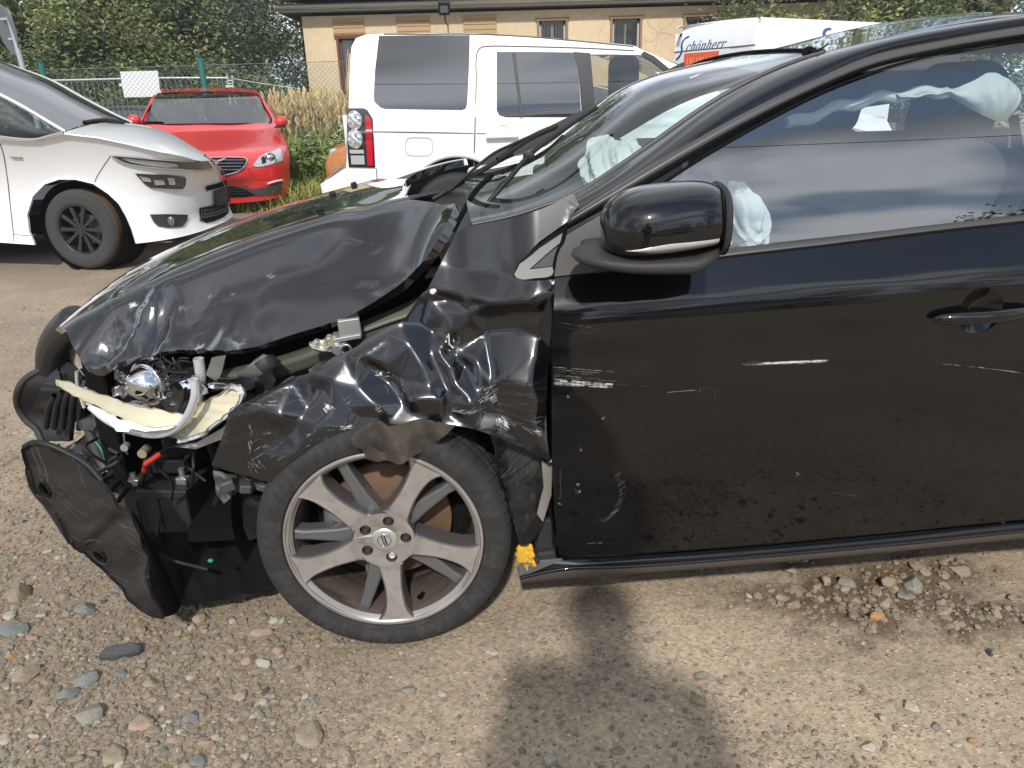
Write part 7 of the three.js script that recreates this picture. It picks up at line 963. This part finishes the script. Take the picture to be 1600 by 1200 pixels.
// ---------- trees ----------
const leafMat = new THREE.MeshPhysicalMaterial({ color: 0xffffff, vertexColors: true, roughness: 0.95, side: THREE.DoubleSide, transmission: 0.42, thickness: 0 }), barkMat = std([0.07, 0.055, 0.04], 0.95);
function crownGeo(seed, o) {
  const r = rng(seed), pos = [], nor = [], col = [], idx = [], V = new V3(), A = new V3(), B = new V3(), N = new V3();
  for (let k = 0; k < o.clumps; k++) {
    let x, y, z, d; do { x = 2 * r() - 1; y = 2 * r() - 1; z = 2 * r() - 1; d = Math.hypot(x, y, z); } while (d > 1); const sh = Math.pow(d, o.shell || 0.4) / (d || 1); x *= sh; y *= sh; z *= sh;
    const prof = o.profile(y * 0.5 + 0.5), cx = x * o.w * prof, cz = z * o.w * prof, cy = o.y0 + (y * 0.5 + 0.5) * (o.h - o.y0), cr = o.cr * (0.6 + 0.8 * r()), tone = 0.45 + 0.95 * r(), yel = r();
    for (let i = 0; i < o.leaves; i++) {
      V.set(r() + r() + r() - 1.5, (r() + r() + r() - 1.5) * 0.75, r() + r() + r() - 1.5).multiplyScalar(cr * 1.1); V.x += cx; V.y += cy; V.z += cz; if (V.y < 0.03) V.y = 0.03 + 0.2 * r();
      N.set(r() - 0.5, r() * 0.9 + 0.15, r() - 0.5).normalize(); A.set(r() - 0.5, r() - 0.5, r() - 0.5).cross(N).normalize(); B.crossVectors(N, A); const s = o.leaf * (0.6 + 0.8 * r()), b = pos.length / 3;
      for (const [p, q, h] of [[-1, 0, 0], [0, -0.55, 0.08], [1, 0, -0.1], [0, 0.55, 0.08]]) { pos.push(V.x + A.x * p * s + B.x * q * s + N.x * h * s, V.y + A.y * p * s + B.y * q * s + N.y * h * s, V.z + A.z * p * s + B.z * q * s + N.z * h * s); const ox = V.x * 0.35, oz = V.z * 0.35, on = Math.hypot(ox, oz) + 0.4; nor.push(N.x * 0.6 + ox / on * 0.8, N.y * 0.6 + 0.35, N.z * 0.6 + oz / on * 0.8); const t = tone * (0.8 + 0.4 * r()); col.push((o.c[0] + 0.03 * (yel - 0.4)) * t, (o.c[1] + 0.015 * (yel - 0.4)) * t, o.c[2] * t); }
      idx.push(b, b + 1, b + 2, b, b + 2, b + 3);
    }
  }
  for (let i = 0; i < nor.length; i += 3) { const l = Math.hypot(nor[i], nor[i + 1], nor[i + 2]) || 1; nor[i] /= l; nor[i + 1] /= l; nor[i + 2] /= l; } const g = geo(pos, nor, null, idx); g.setAttribute('color', new THREE.Float32BufferAttribute(col, 3)); return g;
}
const oval = t => Math.pow(Math.max(0, 1 - Math.pow(Math.abs(2 * t - 0.85) / 1.2, 2.6)), 0.5);
const cone = t => 1.0 - 0.85 * t;
const crowns = [
  crownGeo(1, { clumps: 170, leaves: 130, w: 2.5, h: 7.0, y0: 0.3, cr: 0.42, leaf: 0.052, c: [0.22, 0.28, 0.09], profile: oval }), crownGeo(2, { clumps: 160, leaves: 130, w: 2.2, h: 6.4, y0: 0.2, cr: 0.4, leaf: 0.05, c: [0.16, 0.23, 0.075], profile: oval }),
  crownGeo(3, { clumps: 280, leaves: 110, w: 2.1, h: 8, y0: 0.3, cr: 0.42, leaf: 0.046, c: [0.06, 0.1, 0.04], profile: cone }), crownGeo(4, { clumps: 230, leaves: 110, w: 2.4, h: 6, y0: 0.2, cr: 0.48, leaf: 0.055, c: [0.24, 0.28, 0.09], profile: oval }),
  crownGeo(5, { clumps: 60, leaves: 40, w: 1.6, h: 5.5, y0: 2.2, cr: 0.4, leaf: 0.07, c: [0.05, 0.08, 0.025], profile: oval }), crownGeo(6, { clumps: 70, leaves: 70, w: 0.9, h: 1.5, y0: 0.05, cr: 0.25, leaf: 0.042, c: [0.12, 0.18, 0.045], profile: oval }),
];
const protoTrees = {};
function tree(kind, x, z, s, turn, name, label, group, cat = 'tree') {
  let t; if (protoTrees[kind]) { t = protoTrees[kind].clone(); t.name = numbered(name); scene.add(t); delete t.userData.group; t.userData = { ...t.userData, label, category: cat }; } else {
    t = thing(name, label, cat); protoTrees[kind] = t; const crown = new THREE.Mesh(crowns[kind], leafMat); crown.name = 'crown'; crown.castShadow = crown.receiveShadow = true; t.add(crown);
    if (kind !== 5) { const h = crowns[kind].boundingBox || (crowns[kind].computeBoundingBox(), crowns[kind].boundingBox), H = h.max.y, r = rng(kind + 70), list = [tube([[0, -0.1, 0], [0.05, H * 0.3, 0.03], [-0.04, H * 0.6, 0], [0, H * 0.88, 0.02]], 0.1, 14, 8)]; for (let k = 0; k < 9; k++) { const a = r() * 6.28, y = H * (0.2 + 0.55 * r()), l = 0.8 + 1.1 * r(); list.push(tube([[0, y, 0], [Math.cos(a) * l * 0.5, y + 0.35, Math.sin(a) * l * 0.5], [Math.cos(a) * l, y + 0.9, Math.sin(a) * l]], 0.028, 6, 6)); } const tr = new THREE.Mesh(merge(list), barkMat); tr.name = 'trunk'; tr.castShadow = true; t.add(tr); } }
  t.position.set(x, 0, z); t.scale.setScalar(s); t.rotation.y = turn; if (group) t.userData.group = group; return t;
}
{
  const r = rng(5), row = 'leafy trees in the row beyond the fence', lab = 'leafy green tree in the dense row beyond the fence';
  for (let k = 0; k < 9; k++) tree(k % 3 === 1 ? 1 : k % 3 === 2 ? 3 : 0, -16.0 + k * 1.15 + (r() - 0.5) * 0.5, -14.8 - 1.6 * (k % 2) - r(), 0.76 + 0.22 * r(), r() * 6.28, 'leafy_tree', lab, row);
  for (let k = 0; k < 8; k++) tree(k % 2 ? 0 : 1, -22 + k * 2.1 + r(), -19.5 - 2 * r(), 0.86 + 0.2 * r(), r() * 6.28, 'leafy_tree', lab, row);
  for (let k = 0; k < 7; k++) tree(k % 2 ? 0 : 1, -13 + k * 2.2 + r(), -27 - 2 * r(), 1.15 + 0.3 * r(), r() * 6.28, 'leafy_tree', lab, row);
  tree(2, -5.9, -17.2, 1.0, 0.4, 'fir_tree', 'dark green conifer standing directly left of the ochre building', null);
  tree(2, -7.3, -18.3, 1.1, 2.4, 'fir_tree', 'taller dark conifer behind the one beside the ochre building', null);
  const sh = 'low bushy shrubs at the foot of the trees', sl = 'low bushy shrub at the foot of the trees behind the fence';
  for (let k = 0; k < 10; k++) tree(5, -12 + k * 0.85 + (r() - 0.5) * 0.4, -13.2 - 0.5 * r() - (Math.abs(-12 + k * 0.85 + 6.5) < 2.3 ? 1.3 : 0), 1.0 + 0.6 * r(), r() * 6.28, 'shrub', sl, sh, 'shrub');
  tree(3, 7.6, -15.5, 0.95, 1.2, 'leafy_tree', 'green tree rising behind the white delivery van');
  tree(1, 10.4, -14.6, 1.1, 3.2, 'leafy_tree', 'green tree above the roof of the crashed car, right of the van'); tree(0, 13.0, -15.6, 1.15, 0.2, 'leafy_tree', 'dark tree at the upper right corner above the crashed car');
  const rb = 'trees behind the photographer', lb = 'tree on the far side of the yard behind the photographer';
  for (let k = 0; k < 9; k++) tree(k % 2 ? 0 : 1, -26 + k * 6.2 + 2 * r(), 27 + 4 * r(), 0.55 + 0.3 * r(), r() * 6.28, 'leafy_tree', lb, rb);
  tree(4, 8.3, 9.0, 0.85, 1.1, 'slender_tree', 'slender sparse tree standing in the yard behind the photographer');
}
plainCar('silver_car', 'silver car parked across the yard behind the photographer', phys([0.5, 0.51, 0.52], 0.35, { clearcoat: 1 }), [3.2, 0, 9.5], 0.1, {});
{ const o = new THREE.Mesh(tube([[-30, 10.2, 9.5], [-8, 9.0, 9], [6, 8.6, 8.8], [22, 9.6, 8.4]], 0.016, 60, 6), M.dark); o.name = 'overhead_cable'; o.castShadow = true; o.userData = { label: 'overhead cable strung across the yard behind the photographer', category: 'cable' }; scene.add(o); }

// ---------- grass and weeds between the red car and the off-road vehicle ----------
{
  const blade = (h, w, lean) => grid((s, t) => { const k = lerp(w, w * 0.12, s * s); return new V3((t - 0.5) * k, h * s * (1 - 0.25 * lean * s), lean * h * 0.6 * s * s); }, 4, 1);
  const scatter = (name, label, g, m, N, seed, place) => { const o = new THREE.InstancedMesh(g, m, N), r = rng(seed), M4 = new THREE.Matrix4(), q = new THREE.Quaternion(), e = new THREE.Euler(), c = new THREE.Color(); for (let i = 0; i < N; i++) { const [x, z, s, tone] = place(r); e.set((r() - 0.5) * 0.3, r() * 6.28, (r() - 0.5) * 0.3); q.setFromEuler(e); o.setMatrixAt(i, M4.compose(new V3(x, -0.01, z), q, new V3(1, s, 1).multiplyScalar(1).setY(s))); const l = 0.7 + 0.6 * r(); o.setColorAt(i, c.setRGB(l * (tone || 1), l, l)); } o.name = name; o.castShadow = o.receiveShadow = true; o.userData = { kind: 'stuff', label, category: 'grass' }; scene.add(o); };
  const zone = (r, x0, x1, z0, z1) => [lerp(x0, x1, r()), lerp(z0, z1, r())];
  const gM = std([0.21, 0.28, 0.06], 0.7), dM = std([0.46, 0.35, 0.17], 0.85), yM = std([0.32, 0.33, 0.08], 0.75);
  scatter('short_grass', 'green and yellowing grass on the strip between the red car and the off-road vehicle', merge([0, 1, 2, 3, 4].map(k => blade(0.26 + 0.06 * k, 0.014, 0.5 + 0.2 * k).rotateY(k * 1.3).translate(0.03 * Math.cos(k * 2), 0, 0.03 * Math.sin(k * 2)))), yM, 5200, 3, r => { const [x, z] = zone(r, -3.4, 0.4, -8.4, -15.5); return [x + (-9 - z) * 0.1, z, 0.4 + 0.8 * r()]; });
  scatter('meadow_grass', 'lush green grass stems beside the red car', merge([0, 1, 2, 3].map(k => blade(0.6 + 0.12 * k, 0.018, 0.5 + 0.15 * k).rotateY(k * 1.6).translate(0.03 * Math.cos(k * 2), 0, 0.03 * Math.sin(k * 2)))), gM, 2600, 4, r => { const [x, z] = zone(r, -3.2, 0.2, -9.6, -14.5); return [x - 0.3, z, 0.6 + 0.7 * r()]; });
  const plume = bent(new THREE.SphereGeometry(0.03, 8, 10).scale(1, 5, 1).translate(0.02, 1.22, 0.05), v => { v.x += 0.02 * Math.sin(v.y * 30); });
  scatter('dry_reed_grass', 'tall straw-coloured reed grass with feathery heads before the ochre building', merge([tube([[0, 0, 0], [0.01, 0.6, 0.01], [0.02, 1.15, 0.05]], 0.005, 5, 4), plume, blade(0.7, 0.014, 0.9), blade(0.8, 0.014, 0.8).rotateY(2.2), blade(0.6, 0.012, 1.1).rotateY(4.1)]), dM, 620, 5, r => { const [x, z] = zone(r, -3.6, -0.2, -11.4, -15.8); return [x - 0.2, z, 0.75 + 0.4 * r()]; });
  scatter('dry_reed_grass', 'straw-coloured reed grass along the foot of the fence', merge([tube([[0, 0, 0], [0.01, 0.6, 0.01], [0.02, 1.15, 0.05]], 0.005, 5, 4), plume.clone(), blade(0.7, 0.014, 0.9), blade(0.8, 0.014, 0.8).rotateY(2.2)]), dM, 160, 8, r => { const [x, z] = zone(r, -7, -3.6, -11.0, -12.0); return [x, z, 0.55 + 0.3 * r()]; });
  const weed = 'leafy green weeds beside the red car', wl = 'leafy green weed plant growing in the grass beside the red car'; const r = rng(8);
  const wg = crownGeo(9, { clumps: 26, leaves: 22, w: 0.32, h: 0.75, y0: 0.1, cr: 0.13, leaf: 0.05, c: [0.2, 0.29, 0.06], profile: oval }), stem = merge([0, 1, 2, 3].map(k => tube([[0, 0, 0], [0.06 * Math.cos(k * 1.6), 0.3, 0.06 * Math.sin(k * 1.6)], [0.12 * Math.cos(k * 1.6), 0.62, 0.12 * Math.sin(k * 1.6)]], 0.006, 6, 5)));
  const p0 = thing('weed_plant', wl, 'plant', [-2.3, 0, -10.2], weed); const a1 = new THREE.Mesh(wg, leafMat); a1.name = 'foliage'; const a2 = new THREE.Mesh(stem, gM); a2.name = 'stem'; p0.add(a1, a2);
  for (let k = 0; k < 15; k++) { const q = p0.clone(); q.name = numbered('weed_plant'); q.position.set(-2.7 + 1.8 * r(), 0, -9.6 - 3.4 * r()); q.scale.setScalar(0.7 + 0.6 * r()); q.rotation.y = r() * 6.28; scene.add(q); }
}

// ---------- the photographer, whose shadow falls on the ground ----------
{
  const base = new V3(0.5, 0, 2.03), ph = thing('person', 'person in grey trousers and dark jacket photographing the crashed car', 'person', base.toArray());
  const field = (bones, lo, hi, res, k = 0.03) => {
    const size = Math.max(hi[0] - lo[0], hi[1] - lo[1], hi[2] - lo[2]), c = [0, 1, 2].map(i => (lo[i] + hi[i]) / 2), mc = new MarchingCubes(res, M.cloth, false, false, 200000); mc.isolation = 0;
    const d = (p, [a, b, ra, rb]) => { const ab = [b[0] - a[0], b[1] - a[1], b[2] - a[2]], ap = [p[0] - a[0], p[1] - a[1], p[2] - a[2]], L = ab[0] ** 2 + ab[1] ** 2 + ab[2] ** 2 || 1e-9, t = clamp((ap[0] * ab[0] + ap[1] * ab[1] + ap[2] * ab[2]) / L); return Math.hypot(ap[0] - ab[0] * t, ap[1] - ab[1] * t, ap[2] - ab[2] * t) - lerp(ra, rb, t); };
    for (let z = 0; z < res; z++) for (let y = 0; y < res; y++) for (let x = 0; x < res; x++) { const p = [x, y, z].map((v, i) => c[i] + (v - res / 2) / (res / 2) * size / 2); let s = 0; for (const b of bones) s += Math.exp(-d(p, b) / k); mc.field[x + y * res + z * res * res] = k * Math.log(s + 1e-30); }
    mc.update(); const n = mc.count, pos = [...mc.positionArray.slice(0, n * 3)], nor = [...mc.normalArray.slice(0, n * 3)]; for (let i = 0; i < pos.length; i += 3) for (let q = 0; q < 3; q++) pos[i + q] = c[q] + pos[i + q] * size / 2;
    const g = geo(pos, nor, null, [...Array(n).keys()]); return g;
  };
  const B = base, at3 = (x, y, z) => [B.x + x, y, B.z + z];
  const hand = [0.315, 1.33, 1.80];
  const bones = [
    [at3(-0.11, 0.08, 0), at3(-0.11, 0.5, 0), 0.06, 0.075], [at3(-0.11, 0.5, 0), at3(-0.1, 0.95, 0.01), 0.08, 0.105], [at3(0.12, 0.08, -0.03), at3(0.12, 0.5, -0.02), 0.06, 0.075], [at3(0.12, 0.5, -0.02), at3(0.1, 0.95, 0.01), 0.08, 0.105], [at3(-0.11, 0.05, 0.02), at3(-0.13, 0.045, -0.16), 0.055, 0.045], [at3(0.12, 0.05, -0.01), at3(0.14, 0.045, -0.19), 0.055, 0.045],
    [at3(-0.08, 1.0, 0), at3(0.08, 1.0, 0), 0.13, 0.13], [at3(-0.07, 1.0, 0), at3(-0.1, 1.42, 0), 0.125, 0.14], [at3(0.07, 1.0, 0), at3(0.1, 1.42, 0), 0.125, 0.14], [at3(-0.13, 1.47, 0), at3(0.13, 1.47, 0), 0.085, 0.085], [at3(0, 1.5, 0), at3(0, 1.66, -0.03), 0.09, 0.08], [at3(0, 1.72, -0.05), at3(0, 1.8, -0.03), 0.088, 0.098],
    [at3(-0.17, 1.44, 0), at3(-0.29, 1.2, -0.1), 0.062, 0.05], [at3(-0.3, 1.22, -0.1), [hand[0] - 0.06, hand[1], hand[2] + 0.07], 0.048, 0.034], [at3(0.17, 1.44, 0), at3(0.2, 1.18, -0.12), 0.062, 0.05], [at3(0.22, 1.2, -0.12), [hand[0] + 0.1, hand[1], hand[2] + 0.07], 0.048, 0.034],
    [[hand[0] - 0.06, hand[1], hand[2] + 0.06], [hand[0] - 0.045, hand[1] + 0.05, hand[2] + 0.03], 0.036, 0.03], [[hand[0] + 0.1, hand[1], hand[2] + 0.06], [hand[0] + 0.075, hand[1] + 0.05, hand[2] + 0.03], 0.036, 0.03],
    ...[0, 1, 2, 3].flatMap(k => [[[hand[0] - 0.05, hand[1] + 0.02 + 0.02 * k, hand[2] + 0.03], [hand[0] - 0.05 + 0.012, hand[1] + 0.03 + 0.021 * k, hand[2] - 0.03], 0.011, 0.009], [[hand[0] + 0.08, hand[1] + 0.02 + 0.02 * k, hand[2] + 0.03], [hand[0] + 0.068, hand[1] + 0.03 + 0.021 * k, hand[2] - 0.03], 0.011, 0.009]]),
  ];
  const body = field(bones, [B.x - 0.5, 0, 1.7], [B.x + 0.5, 1.95, B.z + 0.3], 110, 0.014);
  { const p = body.attributes.position, col = []; for (let i = 0; i < p.count; i++) { const y = p.getY(i), z = p.getZ(i); col.push(...(y < 0.09 ? [0.05, 0.04, 0.035] : y < 1.0 ? [0.3, 0.28, 0.31] : y > 1.6 || z < hand[2] + 0.075 ? [0.5, 0.32, 0.24] : [0.05, 0.052, 0.07])); } body.setAttribute('color', new THREE.Float32BufferAttribute(col, 3)); }
  body.translate(-B.x, 0, -B.z); const bo = new THREE.Mesh(body, std([1, 1, 1], 0.85, { vertexColors: true })); bo.name = 'body'; bo.castShadow = true; ph.add(bo);
  part('hair', grid((s, t) => { const a = s * 6.283, e = lerp(-0.2, Math.PI / 2, t); return new V3(B.x + 0.106 * Math.cos(e) * Math.cos(a), 1.785 + 0.115 * Math.sin(e), B.z - 0.03 + 0.112 * Math.cos(e) * Math.sin(a) + (Math.sin(a) < 0 && t < 0.3 ? 0.04 : 0)); }, 30, 12), std([0.05, 0.035, 0.025], 0.8), ph);
  const tp = thing('telephone', 'telephone held up by the person taking the picture', 'telephone', [hand[0], hand[1], hand[2]]); part('case', box(0.165, 0.078, 0.009, hand[0] + 0.015, hand[1] + 0.06, hand[2] - 0.012, 0.004, 0, 0, -0.3), M.plastic, tp); part('screen', box(0.15, 0.07, 0.001, hand[0] + 0.015, hand[1] + 0.061, hand[2] - 0.0055, 0, 0, 0, -0.3), phys([0.02, 0.02, 0.02], 0.05, { clearcoat: 1 }), tp);
}
scene.traverse(o => { if (o.isMesh) o.castShadow = o.receiveShadow = true; });
renderer.render(scene, camera);
